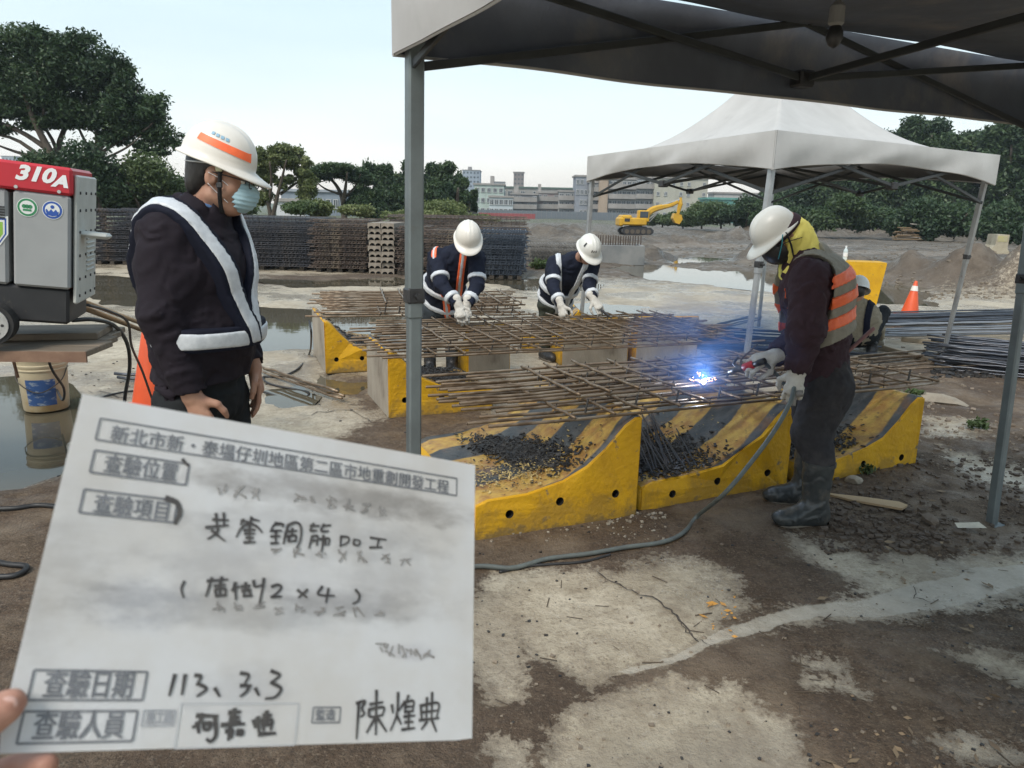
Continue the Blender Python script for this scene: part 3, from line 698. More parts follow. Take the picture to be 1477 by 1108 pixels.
# =================================================================== FAR BUILDINGS
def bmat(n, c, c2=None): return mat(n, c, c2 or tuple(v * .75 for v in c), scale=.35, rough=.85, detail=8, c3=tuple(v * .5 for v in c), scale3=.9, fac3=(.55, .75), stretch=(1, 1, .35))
WIN = mat('window_glass', (.06, .075, .09), (.03, .04, .05), rough=.25, scale=.5)
FRM = mat('window_frame', (.42, .43, .43), rough=.6)
SLAB = bmat('floor_slab', (.33, .31, .29))
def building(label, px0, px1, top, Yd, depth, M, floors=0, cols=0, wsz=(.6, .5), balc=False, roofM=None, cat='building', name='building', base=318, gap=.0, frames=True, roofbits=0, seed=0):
    g = random.Random(seed + px0); a = Yp(px0, top, Yd); b_ = Yp(px1, top, Yd); z1 = (a[2] + b_[2]) / 2; z0 = -2.2; w = b_[0] - a[0]; h = z1 - z0; cx = (a[0] + b_[0]) / 2
    root = empty(name, (cx, Yd, z0), 0, label, cat, None)
    mb = MB(); mb.box((0, depth / 2, h / 2), (w, depth, h)); mb.obj('wall', M, root)
    mb = MB(); mb.box((0, depth / 2, h + .2), (w + .6, depth + .6, .4))
    for k in range(roofbits):
        bw = w * g.uniform(.08, .2); mb.box((g.uniform(-.4, .4) * w, depth * .4, h + .4 + .9), (bw, depth * .3, 1.8))
    mb.obj('roof', roofM or SLAB, root)
    if floors:
        zb = 1.9; fh = (h - zb) / floors; cw = w / cols
        wd, wh = cw * wsz[0], fh * wsz[1]
        pm = MB(); pm.box((0, -.04, 0), (wd, .12, wh)); pme = pm.mesh('window', WIN)
        fm = MB(); fm.box((0, -.1, wh / 2 + .06), (wd + .24, .14, .12)); fm.box((0, -.1, -wh / 2 - .06), (wd + .3, .2, .12)); fm.box((0, -.11, 0), (.09, .1, wh)); fm.box((-wd / 2 - .05, -.1, 0), (.1, .14, wh)); fm.box((wd / 2 + .05, -.1, 0), (.1, .14, wh)); fme = fm.mesh('frame', FRM)
        bmx = MB(); bmx.box((0, -.6, 0), (w * .98, 1.2, .22)); bmx.box((0, -1.15, .55), (w * .98, .1, .9)); bme = bmx.mesh('balcony', SLAB)
        for f_ in range(floors):
            zc = zb + fh * (f_ + .5)
            for c_ in range(cols):
                if g.random() < gap: continue
                wo2 = link('window', pme, root, (-w / 2 + cw * (c_ + .5), 0, zc))
                if frames: link('frame', fme, wo2)
            if balc: link('balcony', bme, root, (0, 0, zc - fh * .45))
    return root
B_ = building
B_('pale green three storey building beside the dark clump', 684, 727, 267, 180, 14, bmat('paint_green', (.42, .50, .46)), 3, 5, (.5, .35), roofbits=1)
B_('pale low house front with blue shutters right of the green building', 706, 740, 285, 170, 6, bmat('paint_bluewhite', (.46, .52, .55)), 2, 5, (.6, .5))
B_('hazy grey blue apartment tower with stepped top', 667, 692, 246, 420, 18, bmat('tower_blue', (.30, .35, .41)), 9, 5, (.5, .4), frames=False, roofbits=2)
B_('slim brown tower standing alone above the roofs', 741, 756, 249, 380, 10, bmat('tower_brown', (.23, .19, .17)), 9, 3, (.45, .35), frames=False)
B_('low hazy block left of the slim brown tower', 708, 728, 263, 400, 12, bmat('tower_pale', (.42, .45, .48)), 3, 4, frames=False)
B_('long workshop with thin dark green roof', 722, 832, 272, 215, 12, bmat('workshop', (.30, .29, .27)), 2, 12, (.6, .5), roofM=bmat('roof_green', (.10, .15, .12)), gap=.2)
B_('grey row house with rusty upper wall', 738, 775, 281, 185, 8, bmat('row_grey', (.22, .22, .23)), 3, 5, (.6, .5), balc=True, gap=.2, roofbits=1)
B_('pinkish row house with blue awnings', 775, 806, 279, 188, 8, bmat('row_pink', (.34, .27, .26)), 3, 4, (.6, .5), balc=True, gap=.15, roofbits=1)
B_('pale row house with open balconies', 806, 832, 277, 186, 8, bmat('row_pale', (.38, .38, .38)), 3, 3, (.65, .5), balc=True)
B_('tall grey stair block left of the white tent', 831, 849, 255, 182, 9, bmat('stair_grey', (.27, .29, .33)), 4, 3, (.5, .4), gap=.2)
B_('dark grey block directly behind the left tent leg', 849, 865, 264, 181, 9, bmat('block_dark', (.17, .18, .20)), 4, 3, (.6, .5), balc=True)
B_('narrow ochre stained wall among the grey blocks', 865, 878, 258, 179, 9, bmat('ochre', (.40, .31, .23)), 0, 0)
B_('unfinished concrete frame building with stacked balconies', 878, 918, 259, 180, 10, bmat('frame_conc', (.30, .29, .27)), 4, 6, (.62, .55), balc=True, gap=.1)
B_('grey and white flats behind the digger body', 918, 945, 258, 180, 10, bmat('flats', (.36, .37, .38)), 4, 4, (.6, .5), balc=True)
B_('cream rendered block with small square windows behind the digger arm', 945, 1022, 258, 178, 12, bmat('cream', (.43, .42, .35)), 4, 7, (.28, .3), gap=.35)
B_('low teal roofed shed at the foot of the wooded hill', 1022, 1062, 288, 160, 8, bmat('teal', (.10, .28, .24)), 1, 5, (.5, .4), roofM=bmat('roof_teal', (.12, .32, .28)))
B_('white low sheds right of the cream block', 1030, 1100, 280, 190, 6, bmat('shed_white', (.45, .45, .44)), 1, 6, (.4, .3))
B_('long blue grey warehouse glimpsed between the thin trees', 405, 500, 277, 120, 12, bmat('ware', (.22, .26, .31)), 1, 9, (.5, .35), roofM=bmat('ware_roof', (.33, .36, .40)))
B_('white wall of a shed beyond the forked tree', 398, 440, 291, 100, 4, bmat('whitewall', (.55, .56, .58)), 0, 0)
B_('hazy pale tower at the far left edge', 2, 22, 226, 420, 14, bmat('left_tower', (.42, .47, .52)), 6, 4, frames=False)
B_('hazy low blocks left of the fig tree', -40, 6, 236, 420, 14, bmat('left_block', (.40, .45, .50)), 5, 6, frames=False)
# site hoarding
def fence(label, px0, px1, Yd, h, n, M, Mp):
    a = Yp(px0, 316, Yd); b_ = Yp(px1, 316, Yd); z = gh(a[0], Yd); root = empty('site_fence', (a[0], Yd, z), 0, label, 'fence', None)
    w = (b_[0] - a[0]) / n; mb = MB(); mb.box((w / 2, 0, h / 2 + .1), (w * .96, .06, h)); 
    for k in range(5): mb.box((w * (k + .5) / 5, -.05, h / 2 + .1), (.05, .05, h))
    pm = mb.mesh('panel', M); pb = MB(); pb.box((0, .06, h / 2), (.1, .1, h + .3)); pp = pb.mesh('post', Mp)
    for k in range(n): link('panel', pm, root, (k * w, 0, 0)); link('post', pp, root, (k * w, 0, 0))
fence('blue grey site hoarding along the foot of the houses', 686, 905, 150, 1.5, 30, bmat('hoard_blue', (.17, .195, .22)), SLAB)
fence('red hoarding panels left of the digger', 690, 772, 140, 1.0, 14, bmat('hoard_red', (.35, .09, .09)), SLAB)

# =================================================================== TENTS
fab_white = mat('white_tent_fabric', (.62, .61, .59), (.54, .53, .51), scale=3, rough=.75, bump=.12, bscale=6, trans=.18, c3=(.42, .41, .39), scale3=1.3, fac3=(.6, .8))
fab_grey = mat('grey_tent_fabric', (.50, .49, .48), (.42, .41, .40), scale=2.5, rough=.8, bump=.15, bscale=5, trans=.05, c3=(.36, .35, .34), scale3=1.5, fac3=(.55, .8))
fab_under = mat('coated_fabric_inside', (.12, .135, .165), (.085, .095, .12), scale=2.2, rough=.6, bump=.35, bscale=9, c3=(.20, .185, .175), scale3=1.6, fac3=(.52, .72), stretch=(1, 2.2, 1))  # paler brown patches paint in daylight coming through the fabric
pole_m = mat('painted_steel_pole', (.17, .20, .205), (.13, .15, .155), scale=7, rough=.45, metal=.3, c3=(.13, .12, .11), scale3=10, fac3=(.62, .74))
pole_w = mat('galvanised_pole', (.40, .42, .43), (.30, .31, .32), scale=7, rough=.4, metal=.5, c3=(.2, .18, .16), scale3=10, fac3=(.62, .74))
truss_m = mat('dark_truss_bar', (.05, .055, .056), (.035, .038, .04), scale=6, rough=.5, metal=.2)
black_pl = mat('black_plastic', (.02, .02, .022), (.035, .035, .037), scale=20, rough=.45)

def tent(label, cor, zv, vh, zpk, top, inside, polem, legs, sag, seed, arch=.0, pole_r=.026, lw='leg', trussm=None, tz=None):
    """cor: four ground points F,R,B,L; zv valance bottom; vh valance height"""
    cor = [np.array(c, float) for c in cor]; ce = sum(cor) / 4; base = np.array([ce[0], ce[1], 0])
    root = empty('canopy_tent', base, 0, label, 'tent', None); g = np.random.default_rng(seed)
    ze = zv + vh; N = 36
    # roof: fan of rings, concave towards the peak
    V = []; F_ = []
    NR = 18
    def edge(t):     # point on the outline, t in 0..4
        k = int(t) % 4; f = t - int(t); return cor[k] * (1 - f) + cor[(k + 1) % 4] * f, f
    per = 4 * N
    for i in range(NR + 1):
        s_ = i / NR
        for j in range(per):
            p, f = edge(j / N); q = p * (1 - s_) + ce * s_
            p = p + (p - ce) / np.linalg.norm(p - ce) * .062 * (1 if s_ < .01 else 0); hip = 1 - 4 * f * (1 - f)                              # 1 on a hip, 0 mid-side
            z = ze + (zpk - ze) * s_ ** 2.15 * (1 if s_ > 0 else 0) - sag * (1 - hip) * math.sin(math.pi * min(1, s_ * 1.05)) * .8
            z += .004 * (math.sin(q[0] * 7 + seed) * math.sin(q[1] * 6.1) + math.sin(q[0] * 3.1 + q[1] * 4.7))
            if s_ > .99: z = zpk
            V.append((q[0] - base[0], q[1] - base[1], z))
    for i in range(NR):
        for j in range(per):
            j2 = (j + 1) % per; F_.append((i * per + j, i * per + j2, (i + 1) * per + j2, (i + 1) * per + j))
    mb = MB(); mb.add(V, F_); roof = mb.mesh('roof', top, smooth=True)
    o = link('roof_fabric', roof, root)
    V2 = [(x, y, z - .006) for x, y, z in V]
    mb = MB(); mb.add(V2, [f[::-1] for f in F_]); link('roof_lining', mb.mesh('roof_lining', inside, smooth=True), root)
    # valances, one for each side
    OFF = .034
    def outn(k):
        d_ = cor[(k + 1) % 4] - cor[k % 4]; n_ = np.array([d_[1], -d_[0]]); n_ /= np.linalg.norm(n_)
        return n_ if np.dot(n_, (cor[k % 4] + cor[(k + 1) % 4]) / 2 - ce) > 0 else -n_
    def miter(k):
        n1, n2 = outn((k - 1) % 4), outn(k); h_ = n1 + n2; return cor[k % 4] + h_ * (OFF / (1 + n1 @ n2))
    for k in range(4):
        a, b_ = miter(k), miter((k + 1) % 4); d = b_ - a; nrm = np.array([d[1], -d[0]]); nrm /= np.linalg.norm(nrm)
        if np.dot(nrm, (a + b_) / 2 - ce) < 0: nrm = -nrm
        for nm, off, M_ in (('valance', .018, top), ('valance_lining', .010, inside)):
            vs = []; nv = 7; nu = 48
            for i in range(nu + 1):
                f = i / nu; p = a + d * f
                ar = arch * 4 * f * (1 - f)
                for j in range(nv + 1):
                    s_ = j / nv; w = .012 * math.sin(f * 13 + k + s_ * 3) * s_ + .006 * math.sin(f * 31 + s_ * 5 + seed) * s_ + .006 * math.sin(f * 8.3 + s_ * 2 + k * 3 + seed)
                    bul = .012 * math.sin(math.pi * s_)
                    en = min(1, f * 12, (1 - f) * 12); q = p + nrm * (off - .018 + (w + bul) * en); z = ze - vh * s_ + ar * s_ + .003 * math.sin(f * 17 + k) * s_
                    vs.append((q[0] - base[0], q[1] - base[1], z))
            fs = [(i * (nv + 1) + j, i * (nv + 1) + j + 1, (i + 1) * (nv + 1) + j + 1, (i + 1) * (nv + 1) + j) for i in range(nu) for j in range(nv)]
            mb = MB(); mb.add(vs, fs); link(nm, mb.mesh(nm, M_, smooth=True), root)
        hem = MB(); pts = []
        for i in range(49):
            x, y, z = vs[i * (nv + 1) + nv]; pts.append((x, y, z))
        hem.tube(pts, .005, 5); hem.obj('hem', top, root)
    # legs
    legobj = []
    for k in range(4):
        c = cor[k]; bt = np.array(legs[k]) if legs[k] is not None else c
        inn = (ce - c) / np.linalg.norm(ce - c); tp = c + inn * .03
        P0 = Vector((bt[0] - base[0], bt[1] - base[1], 0)); P1 = Vector((tp[0] - base[0], tp[1] - base[1], ze - .02))
        mid = P0.lerp(P1, .56)
        ax = (cor[(k + 1) % 4] - c); an = math.atan2(ax[1], ax[0])
        def sq(p, q, w, bev=.006):
            dz = (q - p); L_ = dz.length; M3 = dz.to_track_quat('Z', 'Y').to_matrix() 
            xa = Vector((math.cos(an), math.sin(an), 0)); za = dz.normalized(); ya = za.cross(xa).normalized(); xa = ya.cross(za)
            M3 = Matrix((xa, ya, za)).transposed(); mb_.box((p + q) / 2, (w, w, L_), M3, bev)
        mb_ = MB(); sq(mid - (mid - P0) * .06, P1, pole_r * 2); lg = mb_.obj('leg', polem, root)
        mb_ = MB(); sq(P0, mid, pole_r * 1.72); mb_.obj('inner_leg', polem, lg)
        mb_ = MB(); mb_.box(P0 + Vector((0, 0, .006)), (.09, .09, .012), rotz(an), .004); mb_.obj('foot_plate', polem, lg)
        mb_ = MB(); mb_.box(mid, (pole_r * 2.35, pole_r * 2.35, .05), rotz(an), .006); mb_.tube([mid + Vector((0, 0, 0)), mid + Vector((-math.sin(an), math.cos(an), 0)) * -.05], .009, 8); mb_.obj('collar', black_pl, lg)
        mb_ = MB(); mb_.box(P1 - Vector((0, 0, .05)), (pole_r * 2.3, pole_r * 2.3, .06), rotz(an), .005); mb_.obj('bracket', black_pl, root)
        legobj.append((P0, P1))
    # scissor trusses along each side: two X per side
    tm = trussm or polem
    def bar(p, q, w=.026, t=.012):
        d = q - p; za = d.normalized(); up = Vector((0, 0, 1)); xa = za.cross(up).normalized(); ya = za.cross(xa)
        m_ = MB(); m_.box((p + q) / 2, (t, w, d.length), Matrix((xa, ya, za)).transposed(), .003); m_.obj('truss_bar', tm, root)
    for k in range(4):
        a = legobj[k][1]; b_ = legobj[(k + 1) % 4][1]; zt, zl = (ze - .06, ze - .42) if tz is None else tz
        mids = [a.lerp(b_, f) for f in (0, .5, 1)]
        off = Vector(((b_ - a).y, -(b_ - a).x, 0)).normalized() * .012
        for i in range(2):
            p, q = mids[i], mids[i + 1]
            zz = (zt, zl + .06) if i == 0 else (zl + .06, zt)
            bar(Vector((p.x, p.y, zt if i == 0 else zt)) + off, Vector((q.x, q.y, zl + .1)) + off) if i == 0 else bar(Vector((p.x, p.y, zl + .1)) + off, Vector((q.x, q.y, zt)) + off)
            bar(Vector((p.x, p.y, zl)) - off, Vector((q.x, q.y, zt)) - off) if i == 0 else bar(Vector((p.x, p.y, zt)) - off, Vector((q.x, q.y, zl)) - off)
        m_ = MB(); c_ = mids[1]; m_.box((c_.x, c_.y, zl + .1), (.07, .07, .06), rotz(.4), .008); m_.obj('bracket', black_pl, root)
        # bars from the side middles up to the hub under the peak
        hub = Vector((0, 0, ze + .10))
        bar(Vector((c_.x, c_.y, zt)), hub + (Vector((c_.x, c_.y, 0))).normalized() * .05 + Vector((0, 0, .12))); bar(Vector((c_.x, c_.y, zl + .1)), hub + (Vector((c_.x, c_.y, 0))).normalized() * .05 - Vector((0, 0, .2)))
    m_ = MB(); m_.tube([(0, 0, ze - .15), (0, 0, zpk - .06)], .022, 10); m_.box((0, 0, ze - .1), (.1, .1, .07), None, .01); m_.obj('centre_post', tm, root)
    return root
nL = np.array([-.335, 2.37]); nR = np.array([2.47, 3.72]); dLR = nR - nL; pp = np.array([dLR[1], -dLR[0]])
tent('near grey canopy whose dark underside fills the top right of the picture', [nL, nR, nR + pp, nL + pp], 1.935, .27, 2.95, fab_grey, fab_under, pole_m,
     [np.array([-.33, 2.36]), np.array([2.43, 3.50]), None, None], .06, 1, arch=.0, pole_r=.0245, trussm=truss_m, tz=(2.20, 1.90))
tent('white peaked tent standing behind the welder, its front corner toward the camera', [(1.79, 5.42), (4.30, 7.02), (3.31, 9.98), (.80, 8.38)], 1.80, .26, 3.10, fab_white,
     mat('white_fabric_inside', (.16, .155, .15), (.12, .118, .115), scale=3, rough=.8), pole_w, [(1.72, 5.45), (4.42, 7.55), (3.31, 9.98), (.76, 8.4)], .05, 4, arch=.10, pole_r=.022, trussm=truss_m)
# small lamp hanging from the near canopy frame
lp_ = Yp(1203, 58, 2.35); t_ = empty('hanging_lamp', lp_, 0, 'small black work lamp hanging from the frame of the near canopy', 'lamp')
m_ = MB(); m_.tube([(0, 0, .26), (.01, 0, .2), (0, 0, .13)], .006, 6); m_.obj('hook', black_pl, t_)
m_ = MB(); m_.lathe([(.012, .14), (.028, .12), (.03, .06), (.02, .05)], 14); m_.obj('socket', mat('grey_socket', (.25, .25, .25), rough=.5), t_)
m_ = MB(); m_.lathe([(.018, .055), (.03, .03), (.032, .005), (.02, -.02), (.004, -.03)], 14); m_.obj('bulb', black_pl, t_, smooth=True); t_.scale = (.75, .75, .75)
m_ = MB(); m_.tube([(0, 0, .24), (.0, .0, .42)], .004, 5); m_.obj('cord', black_pl, t_)

# =================================================================== BARRIERS (lying on their backs)
def barrier_mats():
    Y1 = mat('yellow_barrier_paint', (.68, .38, .014), (.54, .29, .014), scale=5, rough=.55, spec=.3, c3=(.20, .15, .09), scale3=9, fac3=(.60, .65), bump=.3, bscale=38)
    t = Y1.node_tree; L = t.links.new; b = t.nodes['Principled BSDF']; src = b.inputs['Base Color'].links[0].from_socket; tcn = nn(t, 'ShaderNodeTexCoord'); sp = nn(t, 'ShaderNodeSeparateXYZ'); L(tcn.outputs['Object'], sp.inputs[0])      # mud splashed up from the ground, dust and grime
    for s_, h0, k_, cc, am in ((14, .05, 3.2, (.13, .095, .06), .9), (5, .16, 1.1, (.30, .19, .04), .55), (40, .9, .0, (.36, .25, .06), .0)):
        n = nn(t, 'ShaderNodeTexNoise'); n.inputs['Scale'].default_value = s_; n.inputs['Detail'].default_value = 9; n.inputs['Roughness'].default_value = .75; L(tcn.outputs['Object'], n.inputs['Vector'])
        a_ = nn(t, 'ShaderNodeMath', operation='MULTIPLY_ADD'); L(sp.outputs['Z'], a_.inputs[0]); a_.inputs[1].default_value = -k_; a_.inputs[2].default_value = h0 * k_; a2 = nn(t, 'ShaderNodeMath', operation='ADD'); L(a_.outputs[0], a2.inputs[0]); L(n.outputs[0], a2.inputs[1])
        r_ = nn(t, 'ShaderNodeMapRange'); r_.inputs[1].default_value = .50; r_.inputs[2].default_value = .62; r_.inputs[4].default_value = am; L(a2.outputs[0], r_.inputs[0]); m_ = nn(t, 'ShaderNodeMix', data_type='RGBA'); L(r_.outputs[0], m_.inputs['Factor']); L(src, m_.inputs['A']); m_.inputs['B'].default_value = (*cc, 1); src = m_.outputs['Result']
    L(src, b.inputs['Base Color'])
    # striped face: sloping yellow and black bands, scorched and rusty
    M = bpy.data.materials.new('striped_barrier_face'); M.use_nodes = True; t = M.node_tree; b = t.nodes['Principled BSDF']; L = t.links.new
    tcn = nn(t, 'ShaderNodeTexCoord'); sp = nn(t, 'ShaderNodeSeparateXYZ'); L(tcn.outputs['Object'], sp.inputs[0])
    def mth(op, x, y=0.):
        n = nn(t, 'ShaderNodeMath', operation=op)
        for k, v in enumerate((x, y)):
            if isinstance(v, (int, float)): n.inputs[k].default_value = v
            else: L(v, n.inputs[k])
        return n.outputs[0]
    def noise(s, d=6):
        n = nn(t, 'ShaderNodeTexNoise'); n.inputs['Scale'].default_value = s; n.inputs['Detail'].default_value = d; n.inputs['Roughness'].default_value = .65; L(tcn.outputs['Object'], n.inputs['Vector']); return n.outputs[0]
    def mr_(x, a, c, o1=0., o2=1.):
        r_ = nn(t, 'ShaderNodeMapRange'); r_.inputs[1].default_value = a; r_.inputs[2].default_value = c; r_.inputs[3].default_value = o1; r_.inputs[4].default_value = o2; L(x, r_.inputs[0]); return r_.outputs[0]
    def mc(f, a, c):
        n = nn(t, 'ShaderNodeMix', data_type='RGBA')
        for s_, v in (('Factor', f), ('A', a), ('B', c)):
            if isinstance(v, tuple): n.inputs[s_].default_value = (*v, 1)
            else: L(v, n.inputs[s_])
        return n.outputs['Result']
    # y runs along the barrier, x across; chevrons
    ph = mth('ADD', mth('MULTIPLY', sp.outputs['Y'], 2.55), mth('MULTIPLY', sp.outputs['X'], -.35))
    ph = mth('ADD', ph, mth('MULTIPLY', mth('SUBTRACT', noise(7), .5), .12))
    fr_ = mth('FRACT', mth('ADD', ph, 10.33)); st = mr_(mth('ABSOLUTE', mth('SUBTRACT', fr_, .5)), .235, .265)
    yel = mc(mr_(noise(14), .4, .62), (.48, .31, .07), (.33, .17, .045)); blk = mc(mr_(noise(9), .4, .62), (.045, .05, .054), (.085, .085, .082))
    c = mc(st, yel, blk); c = mc(mr_(noise(4), .53, .66, 0, .75), c, (.19, .10, .05)); c = mc(mr_(noise(22), .58, .7, 0, .8), c, (.07, .05, .035))
    L(c, b.inputs['Base Color']); L(mr_(noise(6), .35, .65, .25, .7), b.inputs['Roughness'])
    bp = nn(t, 'ShaderNodeBump'); bp.inputs['Strength'].default_value = .3; bp.inputs['Distance'].default_value = .01; L(noise(40), bp.inputs['Height']); L(bp.outputs[0], b.inputs['Normal'])
    conc = mat('barrier_concrete', (.36, .32, .26), (.26, .225, .18), scale=4, rough=.8, bump=.3, bscale=30, c3=(.16, .13, .10), scale3=5, fac3=(.56, .72), stretch=(1, 1, .5))
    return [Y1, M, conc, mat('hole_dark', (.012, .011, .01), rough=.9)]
BM = barrier_mats()
chunk_m = mat('black_scrap', (.018, .018, .02), (.05, .045, .04), scale=12, rough=.5, spec=.5)
rust_m = mat('rebar_steel', (.23, .16, .10), (.115, .078, .048), scale=26, rough=.38, metal=.4, c3=(.34, .275, .205), scale3=9, fac3=(.5, .65))
dark_steel = mat('dark_wet_steel', (.055, .065, .085), (.10, .105, .12), scale=14, rough=.35, metal=.5, c3=(.14, .10, .08), scale3=6, fac3=(.58, .7))
wire_m = mat('tie_wire', (.05, .045, .04), rough=.5, metal=.5)

def barrier(label, x, y, az, w, H_, flip, length=1.0, z=0.0, tall_open=True, seed=0, notch=True):
    """cross-section w wide in the end face, tall side right (flip=False) or left; runs length m away from the camera"""
    root = empty('road_barrier', (x, y, z), az, label, 'barrier', 'yellow concrete barriers propping up the rebar mats')
    g = random.Random(seed)
    prof = [(0, .0), (w, .0), (w, H_), (w * .955, H_ + .004), (w * .90, H_ * .94), (w * .78, H_ * .74), (w * .66, H_ * .58), (w * .52, H_ * .47), (w * .3, H_ * .40), (w * .08, H_ * .385), (.0, H_ * .34)]
    prof = [(px_, py_) for px_, py_ in prof]
    holes = [(w * .20, H_ * .22), (w * .50, H_ * .27), (w * .85, H_ * .27)]
    bm = bmesh.new(); ring0 = [bm.verts.new((px_, 0, py_)) for px_, py_ in prof]
    NS = 14; rings = [ring0]
    for k in range(1, NS + 1):
        yy = length * k / NS
        rings.append([bm.verts.new((px_ + (g.uniform(-.004, .004) if 2 <= i <= 10 else 0), yy, py_ + (g.uniform(-.006, .003) if 3 <= i <= 9 else 0))) for i, (px_, py_) in enumerate(prof)])
    n = len(prof)
    for a, b_ in zip(rings[:-1], rings[1:]):
        for i in range(n):
            j = (i + 1) % n; f = bm.faces.new((a[i], b_[i], b_[j], a[j]))
            f.material_index = 2 if i in (0, 1) else 1
            if i in (10,): f.material_index = 0
            if i >= 2: f.smooth = True
    f = bm.faces.new(ring0); f.material_index = 0; f = bm.faces.new(rings[-1][::-1]); f.material_index = 0
    bmesh.ops.recalc_face_normals(bm, faces=bm.faces)
    # chipped edge of the end face
    for i in range(3, 10):
        v = ring0[i]; v.co.y += g.uniform(.0, .022); v.co.z -= g.uniform(0, .014)
    if flip:
        for v in bm.verts: v.co.x = w - v.co.x
        bmesh.ops.reverse_faces(bm, faces=bm.faces)
    bmesh.ops.bevel(bm, geom=[e_ for e_ in bm.edges if e_.is_boundary is False and len(e_.link_faces) == 2 and e_.calc_face_angle(0) > .9], offset=.009, segments=2, affect='EDGES')
    me = bpy.data.meshes.new('body'); bm.to_mesh(me); bm.free()
    for m_ in BM: me.materials.append(m_)
    body = link('body', me, root)
    # cut the lifting holes as real recesses
    cm = MB()
    for hx, hz in holes:
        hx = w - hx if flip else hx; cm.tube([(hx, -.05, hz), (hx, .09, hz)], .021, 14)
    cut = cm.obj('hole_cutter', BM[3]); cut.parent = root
    md = body.modifiers.new('holes', 'BOOLEAN'); md.object = cut; md.solver = 'EXACT'; md.material_mode = 'TRANSFER'
    dg = bpy.context.evaluated_depsgraph_get(); me2 = bpy.data.meshes.new_from_object(body.evaluated_get(dg)); body.modifiers.clear(); body.data = me2
    bpy.data.objects.remove(cut)
    return root
fz = math.atan2(.403, .915)
bl = [('front yellow barrier with striped upper face and black scrap on it, nearest the white card', -.157, 3.159, math.atan2(.337, .798), .868, .525, False, 1.02, 0, 11),
      ('yellow barrier under the torch, its striped hollow filled with dark debris, left of the boots', .665, 3.545, math.atan2(.44, .93), 1.0, .50, False, 1.05, -.035, 12),
      ('rightmost chipped yellow barrier behind the boots of the welder', 1.66, 3.96, math.atan2(.43, .90), .93, .50, False, .95, -.055, 13),
      ('yellow barrier just left of the grey tent pole with its pale concrete base face showing', -.88, 5.152, R(22.5), .80, .49, True, .76, 0, 14),
      ('farthest left yellow barrier under the back mat by the black cable', -1.684, 6.561, R(21), .66, .48, True, 1.0, 0, 15),
      ('short barrier in the middle row, bare concrete base toward the camera, beside the bending legs', -.02, 6.73, 2.0, .55, .47, True, .42, 0, 16),
      ('yellow barrier with two dark holes under the second bending worker', .10, 7.86, math.atan2(.05, .9), .62, .45, False, .8, 0, 17),
      ('long barrier with stained bare concrete side below the middle mat', 1.14, 7.235, 1.77, .55, .48, True, .68, 0, 18),
      ('barrier with bare concrete side at the right end of the middle mat', 1.86, 7.40, 1.785, .55, .49, True, .66, 0, 19)]
bars_ = []
for a in bl:
    bars_.append(barrier(*a[:9], seed=a[9]))
# debris in the hollows: flakes and chips
def flakes(name, label, root, n, area, M, size, seed, zf, stuff=True, top=False):
    g = np.random.default_rng(seed); mb = MB()
    for i in range(n):
        x, y = area(g); z = zf(x, y) + g.random() * .012; s_ = size * (.35 + g.random()); a = g.random() * 6.28; t1, t2 = g.normal(size=2) * .35
        l, w, h = s_, s_ * (.25 + .4 * g.random()), s_ * (.1 + .15 * g.random()); Rm = (Matrix.Rotation(a, 3, 'Z') @ Matrix.Rotation(t1, 3, 'X') @ Matrix.Rotation(t2, 3, 'Y'))
        mb.box((x, y, z + h * .4), (l, w, h), Rm)
    o = mb.obj(name, M, root); o['kind'] = 'stuff'
    if label: o['label'] = label
    return o
def ztop(w, H_, flip=False):
    xs = [0, .08, .3, .52, .66, .78, .90, .955, 1]; zs = [.34, .385, .40, .47, .58, .74, .94, 1, 1]
    return lambda x, y: float(np.interp((1 - x / w) if flip else x / w, xs, zs)) * H_
chip_y = mat('yellow_paint_chips', (.55, .42, .18), (.35, .25, .10), scale=20, rough=.6)
def blobarea(cx, cy, sx, sy, w, L_, rho=0.):
    def f(g):
        for _ in range(20):
            a, b_ = g.normal(size=2); x = cx + a * sx; y = cy + b_ * sy + rho * a * sy
            if .02 < x < w - .05 and .02 < y < L_ - .02: return x, y
        return cx, cy
    return f
W1, H1 = .868, .525
flakes('scrap_pile', 'pile of small black steel scrap and paint chips in the hollow', bars_[0], 2600, blobarea(.42, .46, .075, .12, W1, 1.02, -.9), chunk_m, .022, 1, ztop(W1, H1))
flakes('scrap_chips', 'yellow paint chips scattered round the scrap', bars_[0], 550, blobarea(.33, .24, .14, .08, W1, 1.02), chip_y, .013, 2, ztop(W1, H1))
flakes('scrap_scatter', None, bars_[0], 420, blobarea(.38, .34, .15, .15, W1, 1.02), chunk_m, .010, 3, ztop(W1, H1))
flakes('dark_debris', 'black wet dirt and offcuts filling the hollow', bars_[1], 4200, blobarea(.24, .42, .15, .26, 1.0, 1.05, -.2), chunk_m, .021, 4, ztop(1.0, .50))
flakes('dark_debris', 'scattered black scrap', bars_[1], 160, blobarea(.5, .5, .25, .3, 1.0, 1.05), chip_y, .008, 5, ztop(1.0, .50))
flakes('dark_debris', 'black dirt in the hollow', bars_[2], 900, blobarea(.25, .22, .14, .09, .93, .95), chunk_m, .022, 6, ztop(.93, .50))
flakes('dark_debris', 'black scrap in the hollow', bars_[3], 1500, blobarea(.5, .35, .14, .2, .80, .76), chunk_m, .024, 7, ztop(.80, .49, True))
flakes('dark_debris', 'black scrap in the hollow', bars_[4], 500, blobarea(.5, .4, .18, .2, .72, .95), chunk_m, .03, 8, ztop(.72, .48, True))
mb = MB(); g_ = random.Random(5)
for i in range(16):       # thin offcut rods lying in the second hollow
    x0 = .05 + i * .022; mb.tube([(x0, .04 + g_.uniform(0, .1), .225), (x0 + .35, .9 + g_.uniform(-.2, .05), .26 + g_.uniform(0, .05))], .004, 5)
